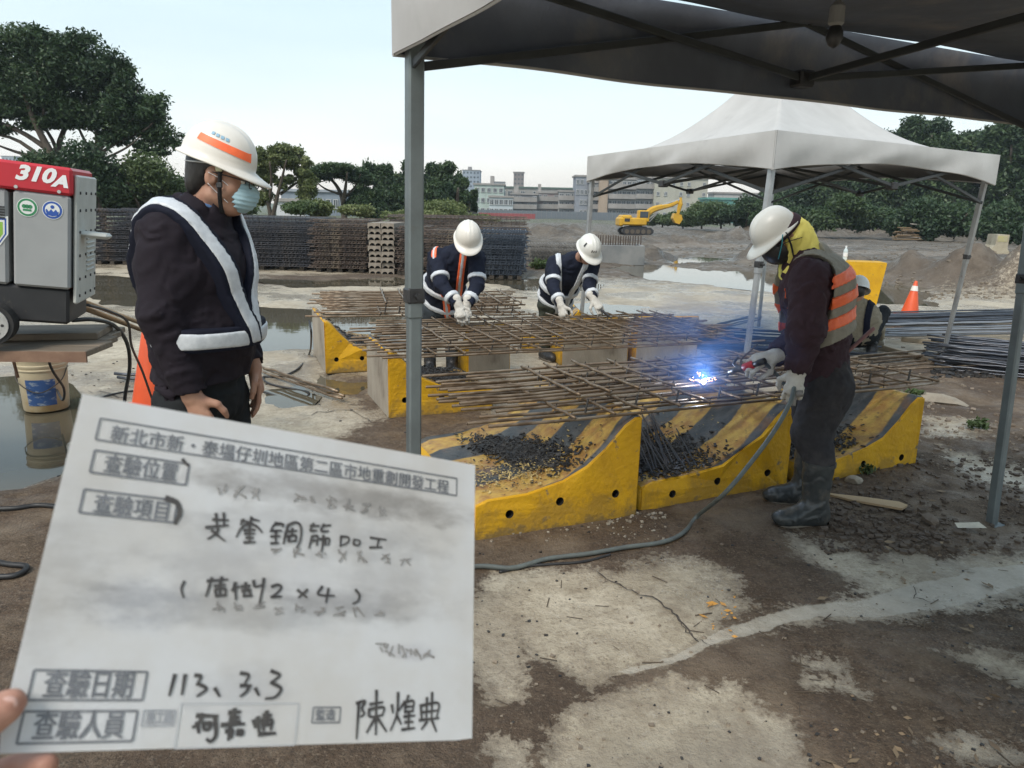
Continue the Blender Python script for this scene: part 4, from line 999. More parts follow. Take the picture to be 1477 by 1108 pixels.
o = mb.obj('offcut_rods', dark_steel, bars_[1]); o['kind'] = 'stuff'

# =================================================================== REBAR MATS
def rebar_mesh(L_, r=.0085, seed=0, M=rust_m, bend=.006):
    g = random.Random(seed); pts = [(L_ * k / 8, g.uniform(-bend, bend), g.uniform(-bend, bend) * .8) for k in range(9)]
    mb = MB(); mb.tube(pts, r, 6); return mb.mesh('rebar', M, smooth=True)
LB = [rebar_mesh(1.0, seed=i) for i in range(4)]
def put_bar(root, p, d, L_, i, name='rebar', r=1.0, M=None):
    d = Vector(d).normalized(); o = link(name, LB[i % 4], root, p); o.rotation_euler = d.to_track_quat('X', 'Z').to_euler(); o.scale = (L_, r, r)
    if M:
        o.material_slots[0].link = 'OBJECT'; o.material_slots[0].material = M
    return o
def mat_of_bars(label, org, az, group, layers, r=1.0, rust=None, zoff=0, shear=0.0):
    root = empty('rebar_mat', org, az, label, 'rebar mat', group); g = random.Random(int(org[0] * 100)); wires = MB(); n = 0
    for (z, u0, u1, v0, v1, nl, ncr, c0, c1, ov) in layers:
        for k in range(nl):
            v = v0 + (v1 - v0) * k / (nl - 1) + g.uniform(-.012, .012); a = u0 + g.uniform(-.10, .14); b_ = u1 + g.uniform(-.12, .12)
            put_bar(root, (a, v, z + g.uniform(-.003, .003)), (1, g.uniform(-.012, .012), g.uniform(-.006, .004)), b_ - a, n, r=r); n += 1
        for k in range(ncr):
            u = c0 + (c1 - c0) * k / (ncr - 1) + g.uniform(-.02, .02)
            p0 = (u + shear, v0 - ov + g.uniform(-.02, .03), z + .018 * r); put_bar(root, p0, (-shear / (v1 - v0) + g.uniform(-.03, .03), 1, g.uniform(-.006, .006)), v1 - v0 + 2 * ov, n, r=r); n += 1
            for q in range(0, nl, 2):
                v = v0 + (v1 - v0) * q / (nl - 1); wires.tube([(u - .012, v - .012, z - .008), (u + .012, v + .012, z + .028), (u + .005, v - .006, z + .04)], .003, 4)
    # short links that hold the two layers apart
    if len(layers) > 1:
        z0, z1 = layers[0][0], layers[-1][0]; u0, u1, v0, v1 = layers[0][7], layers[0][8], layers[0][3], layers[0][4]
        for i in range(9):
            for j in range(3):
                u = u0 + (u1 - u0) * (i + .5) / 9 + g.uniform(-.04, .04); v = v0 + (v1 - v0) * (j + .3) / 3
                wires.tube([(u, v, z0), (u + .02, v + .01, z1 + .01)], .006, 5)
    o = wires.obj('tie_wire', wire_m, root); o['kind'] = 'stuff'
    return root
GM = 'rebar mats being welded on the barriers'
mat_of_bars('nearest rebar mat, being welded, resting on the striped front barriers', (-.09, 3.22, 0), fz, GM,
            [(.535, .0, 2.95, .0, .80, 11, 13, .40, 2.85, .03), (.592, .02, 2.75, .18, .84, 10, 12, .52, 2.62, .03)], r=.95)
mat_of_bars('middle rebar mat under the hands of the two bending workers', (-.95, 4.93, 0), .36, GM,
            [(.485, .05, 3.15, .0, 1.28, 13, 14, .45, 3.0, .03), (.550, .12, 3.05, .05, 1.26, 12, 14, .55, 2.9, .03)], r=.92)
mat_of_bars('farthest rebar mat overhanging the far left yellow barrier', (-1.84, 6.68, 0), math.atan2(.21, .97), GM,
            [(.505, .0, 2.0, .0, 1.2, 10, 8, .62, 1.95, .03), (.60, .02, 2.05, .04, 1.2, 10, 8, .70, 1.95, .03)])
# loose bars on the ground right of the mats
def bundle(label, pts, n, r, M, seed, z0=.02, spread=.35, cat='steel bars', jit=.06, lay=3):
    a, b_ = np.array(pts[0]), np.array(pts[1]); d = b_ - a; L_ = np.linalg.norm(d); az = math.atan2(d[1], d[0]); g = random.Random(seed)
    root = empty('steel_bar_bundle', (a[0], a[1], 0), az, label, cat, None)
    for i in range(n):
        v = g.uniform(-.5, .5) * spread; z = z0 + r * .0085 + .02 * (i % lay) * r
        put_bar(root, (g.uniform(-.15, .15), v, z), (1, g.uniform(-jit, jit), 0), L_ * g.uniform(.9, 1.04), i, 'bar', r, M)
    return root
def gp(px, py, z=.03): return G(px, py, z)[:2]
bundle('dark blue sheen steel bars stacked right of the middle mat', (gp(1000, 478, .2), gp(1085, 458, .2)), 4, 1.1, dark_steel, 31, z0=.2, spread=.3)
bundle('long dark bars lying behind the welder at the left of the near stack', (gp(985, 486), gp(1240, 500)), 22, 1.25, dark_steel, 32, spread=1.3, jit=.03)
bundle('long bluish steel bars stacked behind the leaning tent leg', (gp(1250, 470), gp(1520, 462)), 40, 1.4, dark_steel, 33, spread=1.6, jit=.02, lay=5)
bundle('pale grey bars on top of the bluish stack', (gp(1252, 490), gp(1520, 484)), 16, 1.4, mat('pale_steel', (.30, .31, .33), (.20, .20, .21), scale=9, rough=.4, metal=.5), 34, z0=.10, spread=.9, jit=.03)
bundle('thin bars fanned out on the mud right of the welder', (gp(1235, 530), gp(1400, 518)), 10, 1.1, rust_m, 35, spread=.7, jit=.09)
bundle('dark wet bar heap behind the right tent pole', (gp(1350, 520), gp(1560, 540)), 70, 1.2, dark_steel, 36, spread=1.1, jit=.12, lay=10)
bundle('pair of rusty bars lying on the slab left of the yellow barriers', (gp(378, 537), gp(500, 580)), 3, 1.3, rust_m, 37, spread=.06, jit=.01)
bundle('loose bar sticking out behind the dark jacketed man', (gp(172, 546), gp(300, 549)), 2, 1.6, dark_steel, 38, spread=.04, jit=.01)
# short upright sawn timber lying in the heap
mb = MB(); mb.box((0, 0, .03), (2.1, .09, .06), None, .006)
for px, py, qx, qy, lb in ((1240, 495, 1345, 525, 'pale timber batten slanting under the bars toward the leaning tent leg'), (1300, 492, 1420, 505, 'pale batten farther back among the bars')):
    a = G(px, py); b_ = G(qx, qy); o = mb.obj('timber_batten', mat('pale_timber', (.38, .32, .24), (.26, .21, .15), scale=6, rough=.8, stretch=(.2, 1, 1)), None, loc=((a[0] + b_[0]) / 2, (a[1] + b_[1]) / 2, .0))
    o.rotation_euler.z = math.atan2(b_[1] - a[1], b_[0] - a[0]); o.scale.x = np.linalg.norm(b_ - a) / 2.1; tag(o, lb, 'timber', 'battens among the steel bars')

# =================================================================== STACKS OF MATS AND SLABS BEHIND
def stack(label, x0, x1, y, h, nlay, depth, M, seed, cat='rebar stack', verticals=26, z0=.08, group='stacks of steel mats across the slab'):
    g = random.Random(seed); w = x1 - x0; root = empty('rebar_stack', (x0, y, 0), 0, label, cat, group)
    for v in range(3):
        mb = MB(); lh = h / nlay
        for k in range(8):
            yy = depth * k / 7; mb.tube([(g.uniform(-.12, .06), yy, lh * .25), (w + g.uniform(-.06, .12), yy, lh * .25)], .011, 5)
            if k in (0, 1, 7): mb.tube([(g.uniform(-.12, .06), yy + .03, lh * .68), (w + g.uniform(-.06, .12), yy + .03, lh * .68)], .010, 5)
        for k in range(verticals):
            xx = w * (k + .5) / verticals + g.uniform(-.03, .03); e0 = -g.uniform(.02, .10)
            mb.tube([(xx, e0, lh * .45), (xx, depth + .05, lh * .45)], .011, 5); mb.tube([(xx + .015, -.012, 0.0), (xx + .015, -.012, lh * .98)], .008, 4)
        if v == 0: lm = [mb.mesh('mat_layer', M)]
        else: lm.append(mb.mesh('mat_layer', M))
    for i in range(nlay):
        o = link('mat_layer', lm[i % 3], root, (g.uniform(-.05, .05), g.uniform(-.05, .05), z0 + h * i / nlay))
    mb = MB()
    for k in range(5): mb.box((w * (k + .5) / 5, depth / 2, z0 / 2), (.1, depth, z0))
    mb.obj('timber_bearer', mat('bearer', (.05, .04, .03), rough=.9), root)
    return root
sm_dark = mat('stack_steel_dark', (.050, .054, .068), (.085, .078, .078), scale=5, rough=.5, metal=.35, c3=(.14, .105, .08), scale3=2.2, fac3=(.54, .66))
sm_rust = mat('stack_steel_rust', (.12, .085, .065), (.075, .06, .055), scale=4, rough=.6, metal=.25, c3=(.19, .15, .11), scale3=3)
sm_blue = mat('stack_steel_blue', (.045, .058, .082), (.07, .085, .11), scale=6, rough=.45, metal=.4)
yL = 17.6
def sx_(px, y): return Yp(px, 350, y)[0]
stack('long dark stack of steel mats at the far left, behind the red topped machine', sx_(112, yL), sx_(205, yL), yL, 1.22, 12, 2.4, sm_dark, 1, verticals=22)
stack('dark stack of steel mats hidden mostly by the man in the dark jacket', sx_(207, yL), sx_(300, 17.3), 17.3, 1.20, 12, 2.4, sm_dark, 5, verticals=20)
stack('dark stack of steel mats right of the man in the dark jacket', sx_(303, 17.1), sx_(448, 17.1), 17.1, 1.12, 12, 2.4, sm_dark, 2, verticals=28)
stack('brownish stack of steel mats left of the pale slabs with half round holes', sx_(450, 16.9), sx_(528, 16.9), 16.9, 1.10, 12, 2.4, sm_rust, 3, verticals=16)
stack('stack of rusty mats partly hidden by the grey tent pole', sx_(572, 16.6), sx_(608, 16.6), 16.6, 1.0, 11, 2.2, sm_rust, 6, verticals=9)
stack('blue black stack of steel mats between the two bending workers', sx_(690, 16.1), sx_(757, 16.1), 16.1, .98, 9, 2.2, sm_blue, 4, verticals=14)
stack('stack of steel mats behind the first bending worker', sx_(616, 16.3), sx_(688, 16.3), 16.3, .95, 9, 2.2, sm_rust, 7, verticals=14)
stack('low brown stack of mats behind and above the others in the middle', sx_(560, 21.5), sx_(760, 21.5), 21.5, 1.20, 9, 2.0, sm_rust, 8, verticals=30)
stack('grey low stack of mats right of the blue black one', sx_(762, 19.5), sx_(850, 19.5), 19.5, .55, 5, 2.0, mat('stack_grey', (.2, .19, .17), (.13, .12, .11), scale=4, rough=.6), 9, verticals=20)
# precast slabs with half-round cut-outs, seen end on
slab_c = mat('precast_slab', (.30, .26, .21), (.20, .17, .14), scale=4, rough=.85, bump=.3, bscale=20)
ys = 16.75; xa, xb = sx_(531, ys), sx_(569, ys); cw = (xb - xa) / 2; root = empty('precast_slab_stack', (xa, ys, 0), 0, 'pile of pale precast slabs with half round holes between the dark stacks', 'slabs')
nl = 9; lh = 1.12 / nl
def slab_mesh():
    mb = MB(); w = cw * .97; h = lh * .93; hw = w / 2; r_ = h * .42; poly = [(0, 0)]
    for k in range(2):
        cx = w * (.27 + .46 * k); poly += [(cx - r_ * 1.2, 0)] + [(cx - r_ * 1.2 * math.cos(math.pi * q / 6), r_ * math.sin(math.pi * q / 6) * 1.1) for q in range(1, 6)] + [(cx + r_ * 1.2, 0)]
    poly += [(w, 0), (w, h), (0, h)]
    mb.prism(poly, 1.8, lambda x, y, z: (x, z, y)); return mb.mesh('slab', slab_c)
sm_ = slab_mesh()
for i in range(nl):
    for j in range(2): link('slab', sm_, root, (j * cw + random.uniform(-.01, .01), random.uniform(-.04, .04), i * lh))
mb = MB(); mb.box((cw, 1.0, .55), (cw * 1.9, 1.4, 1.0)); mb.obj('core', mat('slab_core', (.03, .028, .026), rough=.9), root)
# grey water tank wall / concrete trough behind the second worker
t_ = empty('concrete_trough', (0, 0, 0), 0, 'long grey concrete trough with bar ends above it behind the second bending worker', 'trough'); a = Yp(848, 376, 21.5); b_ = Yp(929, 376, 21.5)
t_.location = (float(a[0]), 21.5, 0); w = b_[0] - a[0]
mb = MB(); mb.box((w / 2, 0, .26), (w, .1, .55), None, .01); mb.box((w / 2, 1.2, .26), (w, .1, .55), None, .01); mb.box((.05, .6, .26), (.1, 1.1, .55)); mb.box((w - .05, .6, .26), (.1, 1.1, .55)); mb.obj('wall', mat('trough_grey', (.14, .15, .155), (.24, .24, .23), scale=1.5, rough=.6), t_)
bm_ = MB(); bm_.tube([(0, 0, 0), (0, 0, .34)], .018, 5); bme = bm_.mesh('bar_end', sm_rust)
for k in range(22): link('bar_end', bme, t_, (w * (k + .5) / 22, .6 + random.uniform(-.1, .1), .45))

# =================================================================== ENGINE WELDER ON A DECK
grey_p = mat('machine_grey_paint', (.33, .34, .34), (.29, .30, .30), scale=4, rough=.4, c3=(.16, .15, .14), scale3=8, fac3=(.64, .76))
white_p = mat('machine_pale_end', (.50, .51, .48), (.40, .41, .38), scale=6, rough=.5, c3=(.25, .24, .21), scale3=9, fac3=(.6, .72))
red_p = mat('machine_red_paint', (.52, .02, .035), (.44, .018, .03), scale=4, rough=.35)
dark_p = mat('machine_dark_skid', (.016, .017, .019), (.028, .028, .03), scale=8, rough=.5, c3=(.12, .10, .08), scale3=10, fac3=(.6, .72))
alu = mat('wheel_rim', (.55, .55, .54), (.4, .4, .39), scale=20, rough=.35, metal=.6)
rubber = mat('black_rubber', (.02, .02, .02), (.035, .034, .033), scale=20, rough=.75)
ink_w = mat('white_print', (.8, .8, .8), rough=.5)
def pm(n, c, r_=.5): return mat(n, c, rough=r_)
g_green = pm('badge_green', (.03, .22, .09)); g_blue = pm('badge_blue', (.02, .08, .35)); g_white = pm('badge_white', (.7, .72, .7))
PB = Yp(103, 470, 3.5)
gen = empty('engine_welder', PB, R(10), 'grey engine welder with red top strip reading 310A on the plank deck', 'welder')
gen.rotation_euler = (0, R(6.0), R(18))
WX, DY = 1.25, .42
mb = MB(); mb.box((-WX / 2, DY / 2, .085), (WX - .03, DY - .04, .17), None, .012); mb.obj('skid', dark_p, gen)
mb = MB(); mb.box((-.235 / 2 - .004, DY / 2, .385), (.228, DY, .43), None, .010); mb.obj('front_panel', grey_p, gen)
mb = MB(); mb.box((-.255 - .48, DY / 2, .385), (.955, DY - .012, .43), None, .012); dr = mb.obj('door', grey_p, gen)
mb = MB(); mb.box((-.46, -.002, .36), (.06, .02, .10), None, .006); mb.obj('latch', black_pl, dr)
mb = MB()
for k in range(5): mb.box((-.285, .001, .52 - k * .012), (.035, .004, .006))
mb.obj('printed_label', black_pl, dr)
mb = MB(); mb.box((-WX / 2 + .0, DY / 2 - .004, .665), (WX + .004, DY + .006, .126), None, .012); mb.obj('red_top', red_p, gen)
mb = MB(); mb.box((.011, DY / 2 + .01, .40), (.022, DY - .03, .60), None, .008); ep = mb.obj('end_panel', white_p, gen)
mb = MB()
for zz in (.62, .54, .44, .33, .22, .14):
    for yy in (.05, .17, .28, .38): mb.tube([(.02, yy, zz), (.027, yy, zz)], .007, 6)
mb.obj('rivet', black_pl, ep)
mb = MB()
for k in range(9): mb.box((.024, .27, .25 + k * .022), (.008, .16, .008), Matrix.Rotation(.5, 3, 'Y'))
mb.obj('louvre', white_p, ep)
mb = MB(); mb.box((.075, .12, .43), (.13, .10, .028), None, .012); mb.obj('lifting_lug', white_p, gen)
mb = MB()
for xx in (-.05, -.22, -.45, -.8): mb.tube([(xx, -.012, .616), (xx, .0, .616)], .008, 8)
mb.obj('bolt', alu, gen)
mb = MB(); mb.tube([(-.315, -.06, -.01), (-.315, .03, -.01)], .095, 28); mb.tube([(-.315, .03, -.01), (-.315, .06, -.01)], .085, 20); wh = mb.obj('wheel', rubber, gen, smooth=False)
mb = MB(); mb.tube([(-.315, -.068, -.01), (-.315, -.05, -.01)], .076, 28); mb.tube([(-.315, -.080, -.01), (-.315, -.05, -.01)], .022, 12)
for k in range(8):
    a = k * math.pi / 4; mb.cur = 1; mb.tube([(-.315 + .052 * math.cos(a), -.0695, -.01 + .052 * math.sin(a)), (-.315 + .052 * math.cos(a), -.066, -.01 + .052 * math.sin(a))], .007, 8)
mb.obj('rim', [alu, black_pl], wh)
def text(body, parent, M, size, loc, name='lettering', shear=0., bold=0., rot=(R(90), 0, 0), sx=1., align='LEFT', extr=0.0):
    cu_ = bpy.data.curves.new(name, 'FONT'); cu_.body = body; cu_.size = size; cu_.shear = shear; cu_.offset = bold; cu_.extrude = extr; cu_.align_x = align
    cu_.resolution_u = 3; cu_.materials.append(M); o = bpy.data.objects.new(name, cu_); COL.objects.link(o); me = bpy.data.meshes.new_from_object(o.evaluated_get(bpy.context.evaluated_depsgraph_get())); bpy.data.objects.remove(o); o = link(name, me, parent, loc, rot); o.scale = (sx, 1, 1); return o
tx = text('310', gen, ink_w, .088, (-.225, -.0095, .652), shear=.3, bold=.004, sx=1.15); text('A', gen, ink_w, .070, (-.075, -.0095, .640), shear=.3, bold=.004, sx=1.2)
def disc(parent, x, z, r_, M, y, name='badge', n=24, sx=1.0):
    mb = MB(); vs = [(x + r_ * sx * math.cos(2 * math.pi * k / n), y, z + r_ * math.sin(2 * math.pi * k / n)) for k in range(n)]; mb.add(vs, [tuple(range(n))]); return mb.obj(name, M, parent)
fp = bpy.data.objects['front_panel']
for bx_, bz, M_, kind in ((-.178, .530, g_green, 0), (-.078, .530, g_blue, 1)):
    b1 = disc(gen, bx_, bz, .042, g_white, -.0022, 'badge'); disc(b1, bx_, bz, .039, M_, -.003, 'badge_ring'); disc(b1, bx_, bz, .030, g_white, -.0038, 'badge_field')
    if kind == 0:
        for dx in (-.012, 0, .012): disc(b1, bx_ + dx, bz + .004, .009, M_, -.0046, 'badge_mark'); 
        mb = MB(); mb.box((bx_, -.0046, bz - .012), (.034, .0006, .009)); mb.obj('badge_mark', M_, b1)
    else:
        mb = MB(); mb.add([(bx_ - .028 + .056 * k / 12, -.0046, bz - .002 + .006 * math.sin(k * 1.6)) for k in range(13)] + [(bx_ + .022, -.0046, bz - .022), (bx_, -.0046, bz - .028), (bx_ - .022, -.0046, bz - .022)], [tuple(range(16))]); mb.obj('badge_mark', M_, b1)
        disc(b1, bx_, bz + .014, .008, M_, -.0046, 'badge_mark')
sh_ = [(-.06, .07), (.06, .08), (.06, .0), (.03, -.05), (0, -.07), (-.06, -.03)]
for s_, M_, yy in ((1.0, g_white, .0032), (.88, g_blue, .0024), (.78, g_white, .0016), (.66, pm('badge_lime', (.25, .45, .06)), .0008)):
    mb = MB(); mb.add([(-.315 + a * s_, yy, .40 + b_ * s_) for a, b_ in sh_], [tuple(range(6))]); mb.obj('badge', M_, gen)
# plank deck the machine stands on
wood = mat('wet_deck_plank', (.20, .155, .11), (.13, .10, .07), scale=5, rough=.7, stretch=(.25, 3, 1), bump=.3, c3=(.10, .075, .055), scale3=3, fac3=(.52, .7))
rust_edge = mat('rusty_steel_edge', (.16, .09, .06), (.24, .15, .10), scale=9, rough=.8)
dfr = G(126, 507, .80); deck = empty('deck_trailer', (dfr[0], dfr[1], 0), R(4), 'low trailer deck of wet planks carrying the engine welder', 'trailer')
for k in range(5):
    mb = MB(); mb.box((-1.15 - .03 * k + random.uniform(-.02, .02), .07 + k * .148, .785), (2.3, .142, .03), None, .004); mb.obj('plank', wood, deck)
mb = MB(); mb.box((-1.15, -.012, .775), (2.3, .012, .05));  mb.box((-1.6, .25, .70), (1.4, .08, .12)); mb.box((-1.6, .65, .70), (1.4, .08, .12)); mb.obj('frame', rust_edge, deck)
for xx in (-1.75,):
    for yy in (.1, .8):
        mb = MB(); mb.tube([(xx, yy - .09, .30), (xx, yy + .09, .30)], .30, 26); w_ = mb.obj('wheel', rubber, deck); mb = MB(); mb.tube([(xx, yy - .1, .30), (xx, yy + .1, .30)], .15, 18); mb.obj('rim', alu, w_)
mb = MB(); mb.tube([(-1.75, .1, .30), (-1.75, .8, .30)], .04, 8); mb.box((-1.75, .25, .5), (.08, .08, .35)); mb.box((-1.75, .65, .5), (.08, .08, .35)); mb.box((-1.75, .4, .36), (.05, .05, .70)); mb.obj('axle', dark_p, deck)
o = MB(); o.box((-.42, .38, .818), (.55, .30, .035), R and rotz(.25), .004); o = o.obj('plank_offcut', wood, None, loc=(dfr[0], dfr[1], 0)); tag(o, 'short loose plank under the wheel of the engine welder', 'plank')

# bucket
bp_ = G(68, 588); bk = empty('paint_bucket', (bp_[0], bp_[1], 0), R(20), 'dirty off white plastic bucket with blue label standing in front of the deck', 'bucket')
bmt = mat('bucket_plastic', (.52, .45, .31), (.42, .35, .23), scale=4, rough=.45, c3=(.38, .26, .12), scale3=2.5, fac3=(.5, .66))
def rim_prof(h): return [(.140, 0), (.146, .01), (.158, h * .78), (.166, h * .78), (.166, h * .80), (.161, h * .81), (.170, h * .86), (.170, h * .88), (.165, h * .89), (.168, h * .97), (.174, h), (.168, h), (.160, h * .9), (.150, h * .3), (.0, h * .3)]
mb = MB(); mb.lathe(rim_prof(.385), 32); mb.obj('body', bmt, bk, auto=.6)
mb = MB(); n = 12; r_ = .1535
vs = []
for k in range(n + 1):
    a = -2.15 + 1.25 * k / n; vs += [((.1475 + .0022) * math.cos(a), (.1475 + .0022) * math.sin(a), .05), ((.1555 + .0022) * math.cos(a), (.1555 + .0022) * math.sin(a), .24)]
mb.add(vs, [(2 * k, 2 * k + 2, 2 * k + 3, 2 * k + 1) for k in range(n)]); lb_ = mb.obj('label', mat('bucket_label', (.03, .08, .22), (.25, .30, .36), scale=14, rough=.5, fac=(.52, .62), stretch=(1, 1, 2)), bk)
mb = MB(); mb.tube(smoothpts([(-.165, -.02, .31), (-.13, -.12, .22), (0, -.17, .15), (.13, -.12, .22), (.165, -.02, .31)], 6), .004, 6); mb.obj('handle', wire_m, bk)

# cones
cone_o = mat('cone_orange', (.72, .10, .025), (.62, .08, .02), scale=5, rough=.5, c3=(.40, .08, .03), scale3=6, fac3=(.6, .75))
cone_w = mat('cone_band', (.75, .72, .68), rough=.4)
def cone(label, px, py, h, r_=.13, band=True, lean=(0, 0), z=None, red=False):
    g = G(px, py); zz = gh(g[0], g[1]) if z is None else z; t_ = empty('traffic_cone', (g[0], g[1], zz), 0, label, 'traffic cone', None); t_.rotation_euler = (lean[0], lean[1], .4)
    mb = MB(); mb.box((0, 0, .015), (r_ * 2.5, r_ * 2.5, .03), None, .01); mb.obj('base', cone_o, t_)
    mb = MB(); mb.lathe([(r_, .03), (r_ * .97, .06), (.022, h - .01), (.015, h), (.008, h)], 24); mb.obj('body', cone_o, t_, auto=.7)
    if band:
        mb = MB(); f = lambda q: r_ * .97 + (.022 - r_ * .97) * (q * h - .06) / (h - .07) + .003
        mb.lathe([(f(.72), h * .72), (f(.86), h * .86)], 24); mb.obj('band', cone_w, t_)
cone('tall plain orange cone standing behind the man in the dark jacket', 226, 592, .74, .165, False)
cone('orange cone with pale tip standing by the muddy pool right of the yellow block', 1311, 456, .55, .13, True, (0, R(5)))
cone('small orange cone on the dirt ridge near the pale concrete block', 1395, 372, .70, .16, False, (0, R(4)))
cone('tiny red cone far back below the dark trees', 1357, 336, .75, .14, False)

# yellow concrete block with a bottle on it
yb = G(1237, 452); t_ = empty('yellow_block', (yb[0], yb[1], 0), R(-12), 'upright yellow painted concrete block with a bottle on top, behind the crouching worker', 'concrete block')
mb = MB(); mb.prism([(-.27, 0), (.24, 0), (.33, .76), (.33, .80), (-.33, .80), (-.33, .76)], .5, lambda x, y, z: (x, z, y)); o = mb.obj('body', [BM[0]], t_)
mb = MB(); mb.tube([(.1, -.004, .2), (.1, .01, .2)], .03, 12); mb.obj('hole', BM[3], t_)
bo = tag(empty('water_bottle', (yb[0] - .22, yb[1] + .2, .80)), 'clear plastic water bottle with white label standing on the yellow block', 'bottle')
mb = MB(); mb.lathe([(.03, 0), (.034, .01), (.034, .05), (.031, .055), (.034, .06), (.034, .15), (.03, .17), (.013, .20), (.013, .215)], 16); mb.obj('body', mat('bottle_plastic', (.55, .62, .62), rough=.15, spec=.7), bo, smooth=True)
mb = MB(); mb.tube([(0, 0, .215), (0, 0, .235)], .015, 12); mb.obj('cap', ink_w, bo); mb = MB(); mb.lathe([(.0345, .07), (.0345, .13)], 16); mb.obj('label', ink_w, bo)

# pale concrete block and old plank pile on the far dirt
g = G(1440, 368); pale_c = mat('pale_block', (.42, .38, .28), (.30, .26, .19), scale=2, rough=.8, c3=(.2, .17, .12), scale3=2.5, fac3=(.55, .7))
t_ = empty('concrete_block', (g[0], g[1], gh(g[0], g[1])), R(-15), 'pale weathered concrete road barrier standing end on, right of the leaning tent leg', 'concrete block')
mb = MB(); mb.prism([(-.44, 0), (.40, 0), (.40, .08), (.30, .22), (.30, .80), (-.16, .80), (-.18, .35), (-.40, .12)], 1.2, lambda x, y, z: (x, z, y)); mb.obj('body', pale_c, t_)
mb = MB(); mb.box((.06, -.008, .62), (.36, .016, .24), None, .004); mb.obj('painted_plate', mat('faded_yellow', (.42, .38, .14), (.36, .33, .22), scale=4), t_)
g = G(1306, 349); t_ = empty('plank_pile', (g[0], g[1], gh(g[0], g[1])), R(8), 'pile of old brown planks leaning together on the far dirt', 'plank pile'); g_ = random.Random(4)
opl = mat('old_plank', (.26, .18, .10), (.18, .13, .08), scale=3, rough=.9, stretch=(.3, 1, 1))
for k in range(9):
    mb = MB(); mb.box((g_.uniform(-.1, .1), g_.uniform(-.3, .5), .08 + k * .085), (1.75 - k * .12, .3, .06), Matrix.Rotation(g_.uniform(-.05, .05), 3, 'Y') @ rotz(g_.uniform(-.15, .15))); mb.obj('plank', opl, t_)
mb = MB(); mb.box((.75, .1, .95), (.9, .25, .07), Matrix.Rotation(.12, 3, 'Y')); mb.obj('plank', mat('pale_plank', (.45, .42, .36), rough=.9), t_)

# excavator
exc_y = mat('digger_yellow', (.62, .36, .02), (.50, .28, .02), scale=1.5, rough=.45, c3=(.2, .13, .05), scale3=1.2, fac3=(.6, .75))
eg = G(916, 337); kx = eg[1] / FPX; ex = empty('excavator', (eg[0], eg[1], gh(eg[0], eg[1])), R(4), 'yellow tracked excavator with its arm raised toward the cream block', 'excavator')
for yy in (-.65, .65):
    mb = MB(); P_ = [(-.85, 0), (.85, 0), (1.05, .18), (1.05, .36), (.85, .5), (-.85, .5), (-1.05, .36), (-1.05, .18)]; mb.prism(P_, .36, lambda x, y, z, yy=yy: (x, yy - .18 + z, y)); tr_ = mb.obj('track', dark_p, ex)
    mb = MB()
    for k in range(5): mb.tube([(-.75 + k * .37, yy - .21, .24), (-.75 + k * .37, yy + .21, .24)], .15, 10)
    mb.obj('roller', mat('roller', (.10, .08, .06), rough=.8), tr_)
mb = MB(); mb.box((0, 0, .42), (1.3, 1.1, .3)); mb.tube([(0, 0, .5), (0, 0, .62)], .45, 16); mb.obj('undercarriage', dark_p, ex)
mb = MB(); mb.box((-.25, 0, .88), (1.7, 1.5, .5), None, .08); mb.box((-.75, 0, 1.05), (.7, 1.45, .5), None, .1); mb.obj('body', exc_y, ex)
mb = MB(); mb.box((-1.1, 0, .85), (.3, 1.5, .6), None, .1); mb.obj('counterweight', exc_y, ex)
mb = MB(); mb.box((.38, -.4, 1.25), (.75, .6, .75), None, .06); cb = mb.obj('cab', exc_y, ex)
mb = MB(); mb.box((.38, -.71, 1.35), (.55, .02, .4)); mb.box((.765, -.4, 1.35), (.02, .45, .42)); mb.obj('window', WIN, cb)
mb = MB(); mb.box((-.75, -.77, .98), (.35, .02, .2)); mb.obj('vent', black_pl, ex)
def E_(px, py): return ((px - 916) * kx, .15, (337 - py) * kx - .05)
mb = MB(); pts = smoothpts([E_(927, 322), E_(932, 308), E_(942, 300), (E_(966, 294))], 5); mb.tube(pts, 0, 6, rs=[.13 + .09 * math.sin(math.pi * i / (len(pts) - 1)) for i in range(len(pts))]); mb.tube([E_(966, 294), E_(975, 289)], .13, 6); mb.obj('boom', exc_y, ex)
mb = MB(); mb.tube([E_(979, 283), E_(979, 292), E_(976, 308)], 0, 6, rs=[.07, .17, .10]); mb.obj('stick', exc_y, ex)
mb = MB(); mb.tube([E_(945, 297), E_(978, 286)], .05, 6); mb.tube([E_(929, 318), E_(946, 305)], .055, 6); mb.tube([E_(936, 318), E_(948, 304)], .03, 6); mb.obj('ram', alu, ex)
mb = MB(); q = [(970, 305), (980, 307), (982, 313), (978, 320), (972, 318), (968, 312)]; mb.prism([(E_(*p)[0], E_(*p)[2]) for p in q], .6, lambda x, y, z: (x, z - .15, y)); mb.obj('bucket', exc_y, ex)

# =================================================================== CABLES
cab_d = mat('cable_black', (.018, .018, .02), (.03, .03, .03), scale=30, rough=.5)
cab_g = mat('cable_greygreen', (.13, .15, .14), (.09, .10, .095), scale=14, rough=.6)
def cable(name, label, pts, r_, M, cat='cable', group=None, n=10, parent=None):
    mb = MB(); mb.tube(smoothpts(pts, n), r_, 7); o = mb.obj(name, M, parent, smooth=True); tag(o, label, cat, group); return o
def gz(px, py, r_=.012, z=None):
    g = G(px, py); return (g[0], g[1], (gh(g[0], g[1]) if z is None else z) + r_)
def at(px, py, z): return tuple(G(px, py, z))
def ay(px, py, y): return tuple(Yp(px, py, y))
cable('power_cable', 'black cable looping from the engine welder down behind the cone', [ay(104, 462, 3.7), ay(135, 461, 3.8), ay(165, 470, 4.0), ay(183, 495, 4.2), ay(187, 530, 4.35), ay(180, 575, 4.5), gz(176, 640), gz(150, 668)], .011, cab_d)
